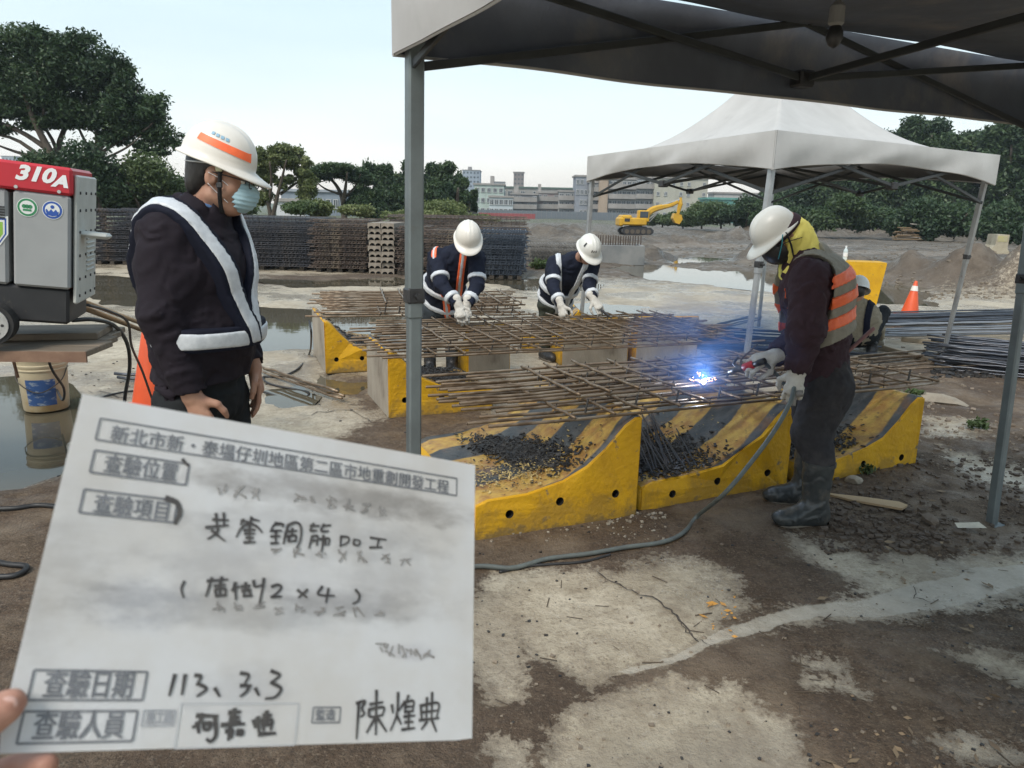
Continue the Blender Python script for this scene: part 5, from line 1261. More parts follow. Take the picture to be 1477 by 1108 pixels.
cable('power_cable', 'thin black cable drooping from the machine toward the man in the dark jacket', [ay(126, 440, 3.9), ay(160, 450, 4.2), ay(184, 465, 4.4), ay(190, 500, 4.6), ay(205, 535, 4.9), gz(230, 600), gz(262, 622)], .008, cab_d)
cable('power_cable', 'black cable hanging in front of the bucket and coiling on the slab', [ay(66, 508, 4.3), ay(76, 535, 4.4), ay(92, 560, 4.6), ay(90, 577, 4.7), gz(82, 584, .02, .12), gz(70, 576, .02, .1), gz(78, 560, .02, .05), gz(100, 562), gz(125, 578), gz(160, 572), gz(200, 566), gz(260, 572)], .008, cab_d)
cable('power_cable', 'black cable loops lying on the slab beside the far left yellow barrier', [ay(446, 462, 6.1), ay(449, 485, 6.1), gz(446, 512, .01), gz(430, 534), gz(405, 545), gz(380, 546), gz(390, 556), gz(430, 560), gz(446, 566), gz(430, 572), gz(400, 568), gz(375, 565), gz(340, 562)], .009, cab_d)
cable('power_cable', 'black cable on the wet mud at the left border', [gz(-30, 742), gz(20, 740), gz(60, 735), gz(110, 742)], .012, cab_d)
cable('power_cable', 'tangled black cable ends at the left border below the first cable', [gz(-30, 812), gz(10, 822), gz(40, 826), gz(22, 838), gz(-20, 840)], .012, cab_d)
lr = empty('leaning_rods', (0, 0, 0), 0, 'brown rods slanting down from the deck behind the man in the dark jacket', 'rods')
for i, (a, b_) in enumerate((((118, 434), (330, 515)), ((116, 441), (320, 522)), ((122, 446), (300, 512)))):
    mb = MB(); mb.tube([ay(*a, 4.35 + i * .03), ay(*b_, 5.3 + i * .04)], .013, 7); mb.obj('rod', opl, lr, smooth=True)
mb = MB(); mb.tube([ay(16, 508, 3.6), ay(26, 545, 3.6)], .008, 6); tag(mb.obj('hanging_strap', rust_edge, None), 'short rusty strap hanging under the edge of the plank deck', 'strap')
# torch cable: from the lower glove, down over the barrier and along the ground
cable('torch_cable', 'grey green welding cable running from the glove down across the mud', [ay(1147, 552, 3.40), ay(1140, 580, 3.32), ay(1118, 620, 3.25), ay(1085, 665, 3.2), ay(1045, 712, 3.15), gz(1005, 752, .014), gz(985, 775, .014), gz(955, 788, .014), gz(900, 796, .014), gz(850, 806, .014), gz(790, 812, .014), gz(740, 823, .014), gz(690, 824, .014), gz(600, 835, .014), gz(480, 850, .014)], .0105, cab_g)
cable('thin_wire', 'thin dark wire lying beside the torch cable', [gz(880, 805, .005), gz(840, 814, .006), gz(790, 817, .006), gz(760, 819, .006), gz(720, 827, .006)], .006, cab_d)

# =================================================================== LOOSE BITS ON THE GROUND
st_m = mat('broken_concrete', (.38, .34, .27), (.28, .24, .19), scale=10, rough=.9, bump=.4)
def rock(label, px, py, s_, M, seed, flat=.6, name='stone', cat='stone', z=.0, sc=(1, 1, 1), group=None, rz=None):
    g = G(px, py); bm = bmesh.new(); bmesh.ops.create_icosphere(bm, subdivisions=2, radius=1.0); rg = random.Random(seed)
    pl = [(Vector((rg.uniform(-1, 1), rg.uniform(-1, 1), rg.uniform(-1, 1))).normalized(), rg.uniform(.5, .8)) for _ in range(9)]
    for v in bm.verts:
        for nrm, d in pl:
            k = v.co.dot(nrm) - d
            if k > 0: v.co -= nrm * k
        v.co.x *= s_ * sc[0]; v.co.y *= s_ * sc[1]; v.co.z *= s_ * flat * sc[2]
    me = bpy.data.meshes.new(name); bm.to_mesh(me); bm.free(); me.materials.append(M)
    o = link(name, me, None, (g[0], g[1], gh(g[0], g[1]) + s_ * flat * sc[2] * .35 + z)); o.rotation_euler.z = rg.uniform(0, 6) if rz is None else rz
    return tag(o, label, cat, group)
rock('pale broken stone at the foot of the rightmost yellow barrier', 1229, 700, .055, st_m, 1)
rock('rounded brown stone sunk in mud left of the right tent foot', 1342, 762, .06, mat('mud_stone', (.20, .16, .125), (.14, .11, .085), scale=8, rough=.9), 2)
rock('jagged slab of broken pavement lying right of the yellow barriers', 1350, 580, .26, mat('slab_piece', (.33, .29, .23), (.22, .19, .15), scale=6, rough=.9, bump=.4), 3, .2, 'pavement_piece', 'rubble', sc=(1.2, .4, 1), rz=-.5)
mb = MB(); mb.prism([(-.21, -.01), (-.05, -.05), (.19, -.06), (.21, .0), (.17, .03), (-.0, .02)], .012, lambda x, y, z: (x, y, z)); g = G(1244, 727)
o = mb.obj('plywood_scrap', mat('plywood', (.50, .37, .22), (.42, .30, .18), scale=5, rough=.8, stretch=(.3, 1, 1)), None, loc=(g[0], g[1], gh(g[0], g[1]) + .008)); o.rotation_euler = (.03, -.05, -.55); tag(o, 'pointed scrap of pale plywood on the mud behind the boots', 'plywood')
mb = MB(); mb.add([(-.07, -.02, .0), (.0, -.035, .008), (.075, -.015, .0), (.06, .03, .012), (-.01, .035, .004), (-.065, .02, .01)], [(0, 1, 4, 5), (1, 2, 3, 4)]); g = G(1397, 770)
o = mb.obj('paper_scrap', mat('dirty_paper', (.62, .57, .46), (.5, .45, .36), scale=12, rough=.8), None, loc=(g[0], g[1], gh(g[0], g[1]) + .02)); tag(o, 'crumpled pale scrap beside the foot of the right tent pole', 'scrap')
# gravel, chips, leaves: uncountable
def scatter(name, label, n, region, M, size, seed, kind='stone'):
    g = np.random.default_rng(seed); mb = MB(); N_ = n * 14
    PX = g.uniform(region[0], region[2], N_); PY = g.uniform(region[1], region[3], N_)
    D_ = cf[None] + cr[None] * ((PX - PW / 2) / FPX)[:, None] - cu[None] * ((PY - PH / 2) / FPX)[:, None]; T_ = -CAM_H / D_[:, 2]; X_ = D_[:, 0] * T_; Y_ = D_[:, 1] * T_
    ok = vnoise(X_ * 1.7, Y_ * 1.7, np.full(N_, float(seed))) > g.uniform(.2, .75, N_)
    if size > .05: ok &= np.min([sdpoly(p_, X_, Y_) for p_ in PW_], axis=0) > .05
    X_ = X_[ok][:n]; Y_ = Y_[ok][:n]; Z_ = hgrid(X_, Y_)
    for x, y, z in zip(X_, Y_, Z_):
        s_ = size * (.3 + g.random() ** 2 * 1.3); Rm = Matrix.Rotation(g.random() * 6.28, 3, 'Z') @ Matrix.Rotation(g.normal() * .25, 3, 'X')
        if kind == 'stone':
            jv_ = (1 - .45 * g.random((8, 3))) * .5; cs = [(i_, j_, k_) for i_ in (-1, 1) for j_ in (-1, 1) for k_ in (-1, 1)]
            mb.add([Rm @ Vector((c_[0] * q_j[0] * s_, c_[1] * q_j[1] * s_ * .8, c_[2] * q_j[2] * s_ * .55)) + Vector((x, y, z + s_ * .12)) for c_, q_j in zip(cs, jv_)], [(0, 1, 3, 2), (4, 6, 7, 5), (0, 4, 5, 1), (2, 3, 7, 6), (0, 2, 6, 4), (1, 5, 7, 3)])
        elif kind == 'stick': mb.box((x, y, z + .004), (s_ * 3.5, s_ * .16, s_ * .14), Rm)
        else: mb.add([Vector((x, y, z + .006)) + Rm @ Vector(v) for v in ((-s_, 0, .002), (0, -s_ * .4, 0), (s_, 0, .004), (0, s_ * .4, .006))], [(0, 1, 2, 3)])
    o = mb.obj(name, M, None); o['kind'] = 'stuff'; o['label'] = label; return o
scatter('gravel', 'small pale stones and concrete crumbs on the mud', 300, (680, 640, 1560, 1200), mat('crumb', (.27, .225, .17), (.16, .125, .095), scale=30, rough=.9), .013, 1)
scatter('gravel', 'dark crumbs of dirt and rust on the pale concrete', 380, (600, 760, 1560, 1200), chunk_m, .010, 2)
scatter('twigs', 'short dark twigs and wire ends scattered on the ground', 130, (680, 640, 1560, 1150), mat('twig', (.06, .045, .035), (.12, .09, .06), scale=9, rough=.9), .014, 3, 'stick')
scatter('fallen_leaves', 'fallen leaves and wood chips on the mud', 170, (1150, 600, 1560, 1150), mat('dead_leaf', (.30, .22, .13), (.16, .11, .07), scale=5, rough=.8), .020, 4, 'leaf')
scatter('mud_clods', 'clods of dark mud around the right tent foot', 900, (1180, 660, 1500, 800), mat('clod', (.085, .064, .05), (.13, .10, .075), scale=9, rough=.9), .028, 5)
scatter('gravel', 'brown stones over the wet mud behind the barriers', 500, (1240, 500, 1560, 680), mat('brown_stone', (.17, .13, .10), (.26, .22, .17), scale=5, rough=.9), .03, 6)
scatter('gravel', 'stones on the dirt ridges beyond the pool', 1300, (850, 340, 1560, 386), mat('ridge_stone', (.20, .165, .13), (.12, .10, .075), scale=2, rough=.9), .07, 7)
scatter('gravel', 'paint chips and crumbs along the foot of the front barrier', 160, (690, 742, 960, 790), st_m, .016, 8)
scatter('gravel', 'dark specks on the wet slab at the left', 380, (-40, 470, 600, 700), chunk_m, .014, 9)
scatter('scrap_heap', 'black scrap and dirt heaped under the bars by the right tent pole', 900, (1345, 512, 1480, 548), chunk_m, .045, 11)
scatter('gravel', 'clods and stones over the dirt berm beyond the orange cone', 1200, (1270, 350, 1560, 432), mat('berm_clod', (.15, .125, .095), (.24, .20, .155), scale=2, rough=.9), .055, 12)
scatter('paint_marks', 'short orange paint scratches on the pale concrete', 26, (1000, 842, 1062, 925), pm('orange_mark', (.55, .27, .05)), .016, 10, 'leaf')
# weeds
def weed(label, px, py, s_, seed):
    g = G(px, py); o = link('weed', leaves_mesh('weed', [((0, 0, s_ * .4), (s_, s_ * .6, s_ * .45), .6)], 130, s_ * .22, L_mid, seed), None, (g[0], g[1], gh(g[0], g[1]))); tag(o, label, 'weed', 'weeds on the slab')
weed('small green weed at the foot of the rightmost yellow barrier', 1246, 688, .07, 1); weed('weed sprouting by the top corner of the rightmost barrier', 1318, 577, .10, 2)
weed('low weed on the mud between the barriers and the right tent pole', 1410, 620, .10, 3); weed('tuft of green weeds by the blue black stack', 778, 387, .30, 4)

# =================================================================== ARC
pt = at(1015, 551, .625)
ar = tag(empty('welding_arc', pt), 'white hot welding arc with sparks on the nearest rebar mat', 'arc')
em = bpy.data.materials.new('arc_glow'); em.use_nodes = True; b = em.node_tree.nodes['Principled BSDF']; b.inputs['Emission Color'].default_value = (1, .82, .62, 1); b.inputs['Emission Strength'].default_value = 40; b.inputs['Base Color'].default_value = (0, 0, 0, 1)
em2 = bpy.data.materials.new('spark_glow'); em2.use_nodes = True; b = em2.node_tree.nodes['Principled BSDF']; b.inputs['Emission Color'].default_value = (1, .45, .15, 1); b.inputs['Emission Strength'].default_value = 12; b.inputs['Base Color'].default_value = (0, 0, 0, 1)
mb = MB(); mb.lathe([(.001, -.012), (.010, -.006), (.012, .002), (.006, .012), (.001, .018)], 12); mb.obj('arc_core', em, ar)
mb = MB(); g_ = random.Random(9)
for k in range(40):
    d = Vector((g_.gauss(-.3, 1), g_.gauss(0, 1), abs(g_.gauss(0, .6)))).normalized(); q = g_.random() ** 1.6 * .11; p = d * q; mb.tube([p, p + d * g_.uniform(.004, .012)], .0011, 4)
mb.obj('spark', em2, ar)['kind'] = 'stuff'
pl = bpy.data.lights.new('arc_light', 'POINT'); pl.energy = 1.6; pl.color = (.55, .72, 1); pl.shadow_soft_size = .01
plo = bpy.data.objects.new('arc_light', pl); COL.objects.link(plo); plo.parent = ar; plo.location = (0, -.01, .03)
# thin blue smoke drifting back from the arc
sm = bpy.data.materials.new('welding_smoke'); sm.use_nodes = True; t = sm.node_tree; t.nodes.clear(); out = nn(t, 'ShaderNodeOutputMaterial'); vp = nn(t, 'ShaderNodeVolumePrincipled')
vp.inputs['Color'].default_value = (.22, .45, 1, 1); vp.inputs['Anisotropy'].default_value = .3
tcn = nn(t, 'ShaderNodeTexCoord'); nz_ = nn(t, 'ShaderNodeTexNoise'); nz_.inputs['Scale'].default_value = 2.2; nz_.inputs['Detail'].default_value = 3
ln = nn(t, 'ShaderNodeVectorMath', operation='LENGTH'); t.links.new(tcn.outputs['Object'], ln.inputs[0])
fo = nn(t, 'ShaderNodeMapRange'); fo.inputs[1].default_value = .1; fo.inputs[2].default_value = 1.0; fo.inputs[3].default_value = 1; fo.inputs[4].default_value = 0; t.links.new(ln.outputs['Value'], fo.inputs[0])
nr = nn(t, 'ShaderNodeMapRange'); nr.inputs[1].default_value = .40; nr.inputs[2].default_value = .65; t.links.new(tcn.outputs['Object'], nz_.inputs['Vector']); t.links.new(nz_.outputs[0], nr.inputs[0])
m1 = nn(t, 'ShaderNodeMath', operation='MULTIPLY'); t.links.new(fo.outputs[0], m1.inputs[0]); t.links.new(nr.outputs[0], m1.inputs[1]); m2 = nn(t, 'ShaderNodeMath', operation='MULTIPLY'); m2.inputs[1].default_value = 3.4
t.links.new(m1.outputs[0], m2.inputs[0]); t.links.new(m2.outputs[0], vp.inputs['Density']); t.links.new(vp.outputs[0], out.inputs['Volume'])
bm = bmesh.new(); bmesh.ops.create_icosphere(bm, subdivisions=3, radius=1.0); me = bpy.data.meshes.new('smoke'); bm.to_mesh(me); bm.free(); me.materials.append(sm)
c_ = at(1025, 505, .85); so_ = link('welding_smoke', me, None, (c_[0] + .03, c_[1] + .15, .86)); so_.scale = (.42, .60, .28); so_.rotation_euler = (0, -.5, .5); tag(so_, 'thin blue smoke drifting up and back from the welding arc', 'smoke', kind='stuff')

# =================================================================== PEOPLE
def nv(v): v = np.array(v, float); return v / np.linalg.norm(v)
def frame(fwd, up=(0, 0, 1)):
    f = nv(fwd); l = nv(np.cross(up, f)); u = np.cross(f, l); return np.array([f, l, u])      # rows: forward, left, up
skin_m = mat('skin', (.42, .24, .165), (.36, .19, .13), scale=25, rough=.5, bump=.08, bscale=160, spec=.4)
def cloth(n, c, c2=None, sc=30, **k): return mat(n, c, c2 or tuple(v * .78 for v in c), scale=sc, rough=.85, bump=.12, bscale=420, spec=.25, bdist=.004, **k)
jk_plum = cloth('jacket_black_plum', (.016, .012, .018)); jk_navy = cloth('jacket_navy', (.012, .016, .032)); vest_navy = cloth('vest_navy', (.008, .010, .022))
tr_dark = cloth('trousers_black', (.014, .016, .018)); tr_grey = cloth('trousers_charcoal', (.040, .038, .042), c3=(.065, .06, .06), scale3=6, fac3=(.5, .7))
tr_cargo = cloth('trousers_camouflage', (.05, .055, .04), (.025, .03, .025), 14, fac=(.45, .55)); tr_jean = cloth('trousers_greyblue', (.045, .055, .065))
jk_maroon = cloth('jacket_maroon', (.050, .028, .036), (.040, .022, .028)); jk_beige = cloth('jacket_beige', (.30, .26, .19))
refl = mat('reflective_tape', (.62, .65, .68), (.52, .55, .58), scale=60, rough=.45, spec=.6)
refl_o = mat('orange_reflective', (1.0, .19, .06), (.92, .15, .05), scale=40, rough=.5)
vest_grey = cloth('vest_mesh_grey', (.30, .28, .23), (.24, .22, .18)); glove_m = mat('cotton_glove', (.62, .60, .55), (.50, .47, .42), scale=18, rough=.9, bump=.3, bscale=220, c3=(.30, .27, .23), scale3=14, fac3=(.56, .7), bdist=.003)
helm_w = mat('helmet_white', (.70, .70, .66), (.64, .63, .58), scale=8, rough=.35, c3=(.42, .40, .35), scale3=12, fac3=(.64, .76))
helm_c = mat('helmet_cream', (.74, .71, .65), (.68, .64, .57), scale=8, rough=.32)
hair_m = mat('black_hair', (.012, .011, .011), (.025, .022, .02), scale=60, rough=.5, bump=.4, bscale=300, stretch=(1, 1, .3), bdist=.003)
mask_m = cloth('mask_pale_blue', (.42, .60, .66), (.36, .54, .62), 20); strap_m = mat('black_strap', (.015, .015, .017), rough=.7)
boot_m = mat('rubber_boot', (.028, .033, .036), (.055, .06, .06), scale=12, rough=.35, c3=(.12, .11, .095), scale3=9, fac3=(.52, .66)); sole_m = mat('boot_sole', (.20, .17, .13), (.10, .085, .07), scale=15, rough=.8)
towel_y = cloth('yellow_towel', (.92, .82, .22), (.80, .70, .18), 10); eye_m = mat('eye_white', (.6, .6, .58), rough=.2); iris_m = mat('eye_dark', (.02, .015, .01), rough=.2)

def P_head(s, c, F, k=.012, ears=True, sc=1.0):
    f, l, u = F; q = lambda a, b_, d: c + (f * a + l * b_ + u * d) * sc
    s.ell(q(-.012, 0, .035), np.array((.098, .077, .088)) * sc, F, k); s.ell(q(.030, 0, -.025), np.array((.062, .060, .085)) * sc, F, .02)
    s.ell(q(.045, 0, -.085), np.array((.036, .036, .028)) * sc, F, .02); s.cone(q(-.01, .045, -.06), q(.05, .022, -.09), .020 * sc, .015 * sc, .02); s.cone(q(-.01, -.045, -.06), q(.05, -.022, -.09), .020 * sc, .015 * sc, .02)
    s.cone(q(.088, 0, .012), q(.106, 0, -.022), .007 * sc, .012 * sc, .010); s.ell(q(.098, .011, -.026), (.008, .007, .006), F, .006); s.ell(q(.098, -.011, -.026), (.008, .007, .006), F, .006)
    s.cone(q(.078, .03, .024), q(.078, -.03, .024), .012 * sc, .012 * sc, .012)                           # brow
    for sg in (1, -1): s.ell(q(.088, sg * .031, .006), (.010, .016, .010), F, -.006)             # eye sockets
    s.cone(q(.088, .020, -.055), q(.088, -.020, -.055), .008, .008, .008); s.cone(q(.088, .016, -.066), q(.088, -.016, -.066), .008, .008, .006)
    for sg in (1, -1): s.cone(q(.055, sg * .048, -.02), q(.03, sg * .055, -.045), .018, .014, .02)
    if ears:
        for sg in (1, -1):
            s.ell(q(-.008, sg * .078, .000), np.array((.020, .010, .033)) * sc, frame(f * .96 - l * sg * .28 - u * .1, u), .006); s.ell(q(-.002, sg * .087, .004), (.009, .006, .016), F, -.004)
def hand_prims(s, w, d, up, th, curl=.5, sc=1.0, spread=.0, k=.005, thumb_in=.3, curls=None):
    """w wrist, d finger direction, up back-of-hand normal, th thumb side"""
    d, up, th = nv(d), nv(up), nv(th); up = nv(up - d * (up @ d)); th = nv(np.cross(up, d)) * (1 if np.cross(up, d) @ th > 0 else -1)
    s.cone(w, w + d * .08 * sc, .021 * sc, .0235 * sc, .012, th, 1.55); s.cone(w - d * .05 * sc, w, .024 * sc, .023 * sc, .015, th, 1.25)
    ln = [(.044, .028, .022), (.048, .031, .023), (.045, .029, .022), (.036, .022, .020)]
    for i in range(4):
        b_ = w + (d * (.084 - .004 * abs(i - 1.2)) + th * (.031 - .0205 * i)) * sc; cc = (curls[i] if curls else curl); a = 0; p = b_ - d * .012 * sc; dd = nv(d + th * spread * (1.5 - i))
        for j, L_ in enumerate(ln[i]):
            a += cc * (1.0 if j else .7); di = nv(dd * math.cos(a) - up * math.sin(a)); q = p + di * (L_ + (.012 if j == 0 else 0)) * sc
            s.cone(p, q, (.0100 - .0009 * j) * sc, (.0094 - .0011 * j) * sc, k); p = q
    t0 = w + (d * .022 + th * .026 - up * .006) * sc; t1 = t0 + nv(d * .55 + th * .75 - up * thumb_in) * .045 * sc; t2 = t1 + nv(d * .85 + th * (.35 - thumb_in * .6) - up * thumb_in) * .030 * sc; t3 = t2 + nv(d * .95 + th * (.1 - thumb_in * .8) - up * thumb_in * 1.2) * .024 * sc
    s.cone(t0, t1, .0165 * sc, .0125 * sc, .012); s.cone(t1, t2, .0118 * sc, .0108 * sc, k); s.cone(t2, t3, .0108 * sc, .0088 * sc, k)
def bounds(pts, m): P_ = np.array(pts); return P_.min(0) - m, P_.max(0) + m
def arm(s, a, e_, w, ra, re, rw, k=.03): s.cone(a, e_, ra, re, k); s.cone(e_, w, re * .97, rw, .02)
def torso(s, J, k=.05, o=0.0, belly=0.0, r=(.115, .115, .125, .075)):
    sd = nv(J['shL'] - J['shR']); s.cone(J['pelvis'], J['waist'], r[0] + o, r[1] + o, k, sd, 1.28); s.cone(J['waist'], J['chest'], r[1] + o, r[2] + o, k, sd, 1.30); s.cone(J['chest'], J['neck'], r[2] + o, r[3] + o, k, sd, 1.35)
    m = (J['shL'] + J['shR']) / 2; s.cone(J['shR'] * .88 + m * .12, J['shL'] * .88 + m * .12, .060 + o, .060 + o, .05)
    if belly: s.ell(J['waist'] + nv(J['fwd']) * belly, (.115 + o, .14 + o, .14), frame(J['fwd']), .06)
def body_mesh(root, J, F, origin, h=.008, hands=None, ears=True, mats=None):
    pts = [J[k] for k in J if k not in ('fwd', 'footR', 'footL')]; lo, hi = bounds(pts, .26); lo[2] = -.02; s = SDF(lo, hi, h)
    s.cone(J['pelvis'], J['waist'], .10, .10, .04, J['shL'] - J['shR'], 1.2); s.cone(J['waist'], J['chest'], .10, .11, .04, J['shL'] - J['shR'], 1.2); s.cone(J['chest'], J['neck'], .10, .058, .04, J['shL'] - J['shR'], 1.1)
    s.cone(J['neck'], J['head'] + F[0] * -.02 - F[2] * .04, .056, .054, .03)
    for a in 'RL':
        arm(s, J['sh' + a], J['el' + a], J['wr' + a], .045, .036, .026); s.cone(J['hip' + a], J['kn' + a], .075, .05, .03); s.cone(J['kn' + a], J['an' + a], .048, .036, .02); s.cone(J['an' + a], J['an' + a] + nv(J['foot' + a]) * .06 - np.array((0, 0, .05)), .030, .024, .02)
    P_head(s, J['head'], F, ears=ears)
    for hd in (hands or []): hand_prims(s, **hd)
    return link('body', s.mesh('body', mats or skin_m, origin=origin), root)
def helmet(root, c, F, M, origin, stripe=False, tilt=0.0, sc=1.0, ridge=3):
    f, l, u = F; f2 = f * math.cos(tilt) - u * math.sin(tilt); u2 = u * math.cos(tilt) + f * math.sin(tilt); F = np.array([f2, l, u2]); O = c + u * .035 - origin
    NT, NPh = 64, 14; a, b_, hh = .138 * sc, .112 * sc, .135 * sc
    def surf(th, ph, off=0.):
        x, y, z = math.cos(ph) ** .9 * math.cos(th), math.cos(ph) ** .9 * math.sin(th), math.sin(ph) ** .92 if ph > 0 else 0
        rid = 0
        if ridge: rid = .0055 * math.exp(-((y * b_) / .010) ** 2) * (math.sin(ph) > .25) + .004 * math.exp(-((abs(y * b_) - .030) / .006) ** 2) * (math.sin(ph) > .4)
        return O + F[0] * (x * (a + off)) + F[1] * (y * (b_ + off)) + F[2] * (z * (hh + off) + rid)
    vs, fs = [], []
    rows = []
    for i in range(NPh + 1): rows.append([surf(2 * math.pi * j / NT, math.pi / 2 * (1 - i / NPh)) for j in range(NT)])
    def rim(ext, drop, pk):
        r_ = []
        for j in range(NT):
            th = 2 * math.pi * j / NT; ct = max(0, math.cos(th)); p = surf(th, 0); dirv = F[0] * math.cos(th) + F[1] * math.sin(th)
            r_.append(p + dirv * (ext + pk * ct ** 2.2) - F[2] * (drop + pk * .30 * ct ** 2))
        return r_
    rows += [rim(.004, .004, .012), rim(.010, .008, .030), rim(.014, .011, .048), rim(.014, .016, .048), rim(.004, .012, .03), rim(-.006, .006, .0)]
    for i in range(4): rows.append([surf(2 * math.pi * j / NT, math.pi / 2 * (i + .6) / 4.7, -.006) for j in range(NT)])
    for r_ in rows: vs += [tuple(p) for p in r_]
    for i in range(len(rows) - 1):
        for j in range(NT): j2 = (j + 1) % NT; fs.append((i * NT + j, (i + 1) * NT + j, (i + 1) * NT + j2, i * NT + j2))
    mb = MB(); mb.add(vs, fs); o = mb.obj('helmet', M, root, smooth=True)
    def patch(nm, t0, t1, p0, p1, M_, off=.0022, p0b=None, p1b=None):
        n_ = 16; V = []
        for k in range(n_ + 1):
            q = k / n_; th = t0 + (t1 - t0) * q; a0 = p0 + ((p0b if p0b is not None else p0) - p0) * q; a1 = p1 + ((p1b if p1b is not None else p1) - p1) * q
            for m_ in range(4): V.append(tuple(surf(th, a0 + (a1 - a0) * m_ / 3, off)))
        m2 = MB(); m2.add(V, [(4 * k + m_, 4 * k + m_ + 1, 4 * k + 4 + m_ + 1, 4 * k + 4 + m_) for k in range(n_) for m_ in range(3)]); return m2.obj(nm, M_, o, smooth=True)
    if stripe == 'orange':
        patch('orange_stripe', R(-118), R(-22), R(20), R(32), refl_o, p0b=R(12), p1b=R(25))
        ink = pm('helmet_print_blue', (.25, .42, .55))
        for k in range(4): patch('print', R(-100 + k * 9), R(-94 + k * 9), R(36 - k), R(42 - k), ink)
    if stripe == 'logo':
        for k in range(3): patch('print', R(-25 + k * 11), R(-20 + k * 11), R(22), R(32), black_pl)
        patch('badge', R(-75), R(-66), R(25), R(45), black_pl)
    return o, F, O + origin
def band(root, s, v, cond, name, M, origin): return link(name, s.clone(np.maximum(v, cond)).mesh(name, M, origin=origin), root)
def eyes(root, c, F, origin):
    for sg in (1, -1):
        mb = MB(); mb.lathe([(.0005, -.011), (.006, -.009), (.0105, -.003), (.011, .002), (.007, .009), (.0005, .011)], 12, c=c + F[0] * .076 + F[1] * sg * .031 + F[2] * .006 - origin); o = mb.obj('eye', eye_m, root, smooth=True)
        mb = MB(); q = c + F[0] * .0865 + F[1] * sg * .031 + F[2] * .006 - origin; mb.tube([q, q + F[0] * .0015], .005, 10); mb.obj('iris', iris_m, o)
def tubew(root, name, pts, r_, M, origin, n=6, flat=1.0):
    mb = MB(); mb.tube([np.array(p) - origin for p in smoothpts(pts, 6)], r_, n, flat=flat); return mb.obj(name, M, root, smooth=True)

# ---------------------------------------------------------------- 1. man in dark jacket (left foreground)
def q1(px, py, dy=0.): return Yp(px, py, 2.52 + dy)
F1 = nv((.97, -.23, 0)); R1 = np.array([F1[1], -F1[0], 0])      # his right side, toward the camera
J = dict(fwd=F1, head=q1(320, 257, .02), neck=q1(290, 316, .02), chest=q1(284, 385), waist=q1(290, 472), pelvis=q1(292, 560),
         shR=q1(240, 340, -.15), elR=q1(236, 455, -.21), wrR=q1(277, 572, -.19), shL=q1(318, 335, .20), elL=q1(330, 450, .22), wrL=q1(366, 530, .14))
g0 = J['pelvis'].copy(); J['hipR'] = g0 + R1 * .085 - np.array((0, 0, .05)); J['hipL'] = g0 - R1 * .085 - np.array((0, 0, .05))
for a, sg in (('R', 1), ('L', -1)):
    J['kn' + a] = np.array((*(J['hip' + a][:2] + F1[:2] * .03), .47)); J['an' + a] = np.array((*(J['hip' + a][:2] - F1[:2] * .01), .09)); J['foot' + a] = F1
org = np.array((g0[0], g0[1], 0.)); p1 = tag(empty('person', org), 'man in dark jacket, surgical mask and cream helmet watching from the left foreground', 'person')
H1_ = frame((.985, .04, -.22))
body_mesh(p1, J, H1_, org, .0065, hands=[dict(w=J['wrR'], d=nv(J['wrR'] - J['elR'] + np.array((.04, 0, -.05))), up=R1, th=F1, curl=.32, sc=1.02), dict(w=J['wrL'], d=(.12, 0, -1), up=-R1 * .6 + F1 * .6, th=R1 * .5 + F1, curl=.25, sc=1.0)])
lo, hi = bounds([J[k] for k in ('neck', 'pelvis', 'shR', 'elR', 'wrR', 'shL', 'elL', 'wrL')], .24); s = SDF(lo, hi, .007)
torso(s, J, o=.025, belly=.035, r=(.125, .130, .135, .072)); vt = s.v.copy()
arm(s, J['shR'], J['elR'] + np.array((-.01, 0, 0)), J['wrR'], .089, .074, .054, .04); arm(s, J['shL'], J['elL'], J['wrL'], .088, .07, .052, .04)
s.cone(J['chest'] * .3 + J['neck'] * .7 - F1 * .03, J['neck'] - F1 * .01 + np.array((0, 0, .035)), .095, .066, .03)       # collar
s.cone(J['neck'] + np.array((0, 0, .03)) + F1 * .02, J['neck'] + np.array((0, 0, .14)) + F1 * .03, .058, .062, -.01)
s.wrinkle(.009, 7, 13, 3.); s.wrinkle(.0022, 20, 36, 8.); s.v = np.maximum(s.v, -s.plane(J['pelvis'] + np.array((0, 0, .045)), (0, 0, 1)) * (np.abs(s.plane(J['pelvis'], R1)) < .175) - 9 * (np.abs(s.plane(J['pelvis'], R1)) >= .175))
for a in 'RL':
    w = J['wr' + a]; d = nv(w - J['el' + a]); s.cone(w + d * .045, w + d * .15, .075, .09, -.001)
jv = s.v.copy(); link('jacket', s.mesh('jacket', jk_plum, origin=org), p1)
zz = s.axes()[2]; lat = s.plane(J['chest'], R1); zr = (zz - J['waist'][2]) / (J['neck'][2] - J['waist'][2]); front = s.plane(J['chest'], F1)
s2 = s.clone(vt); s2.wrinkle(.004, 8, 12, 3.)
vest = np.minimum(s2.v, .5); lat0 = .012 + .135 * np.clip(zr, -.3, 1.15) ** 1.0
side_ok = np.maximum(-(zz - (J['waist'][2] - .05)), zz - (J['neck'][2] + .08)) + 0 * lat
dl = np.abs(lat - lat0)
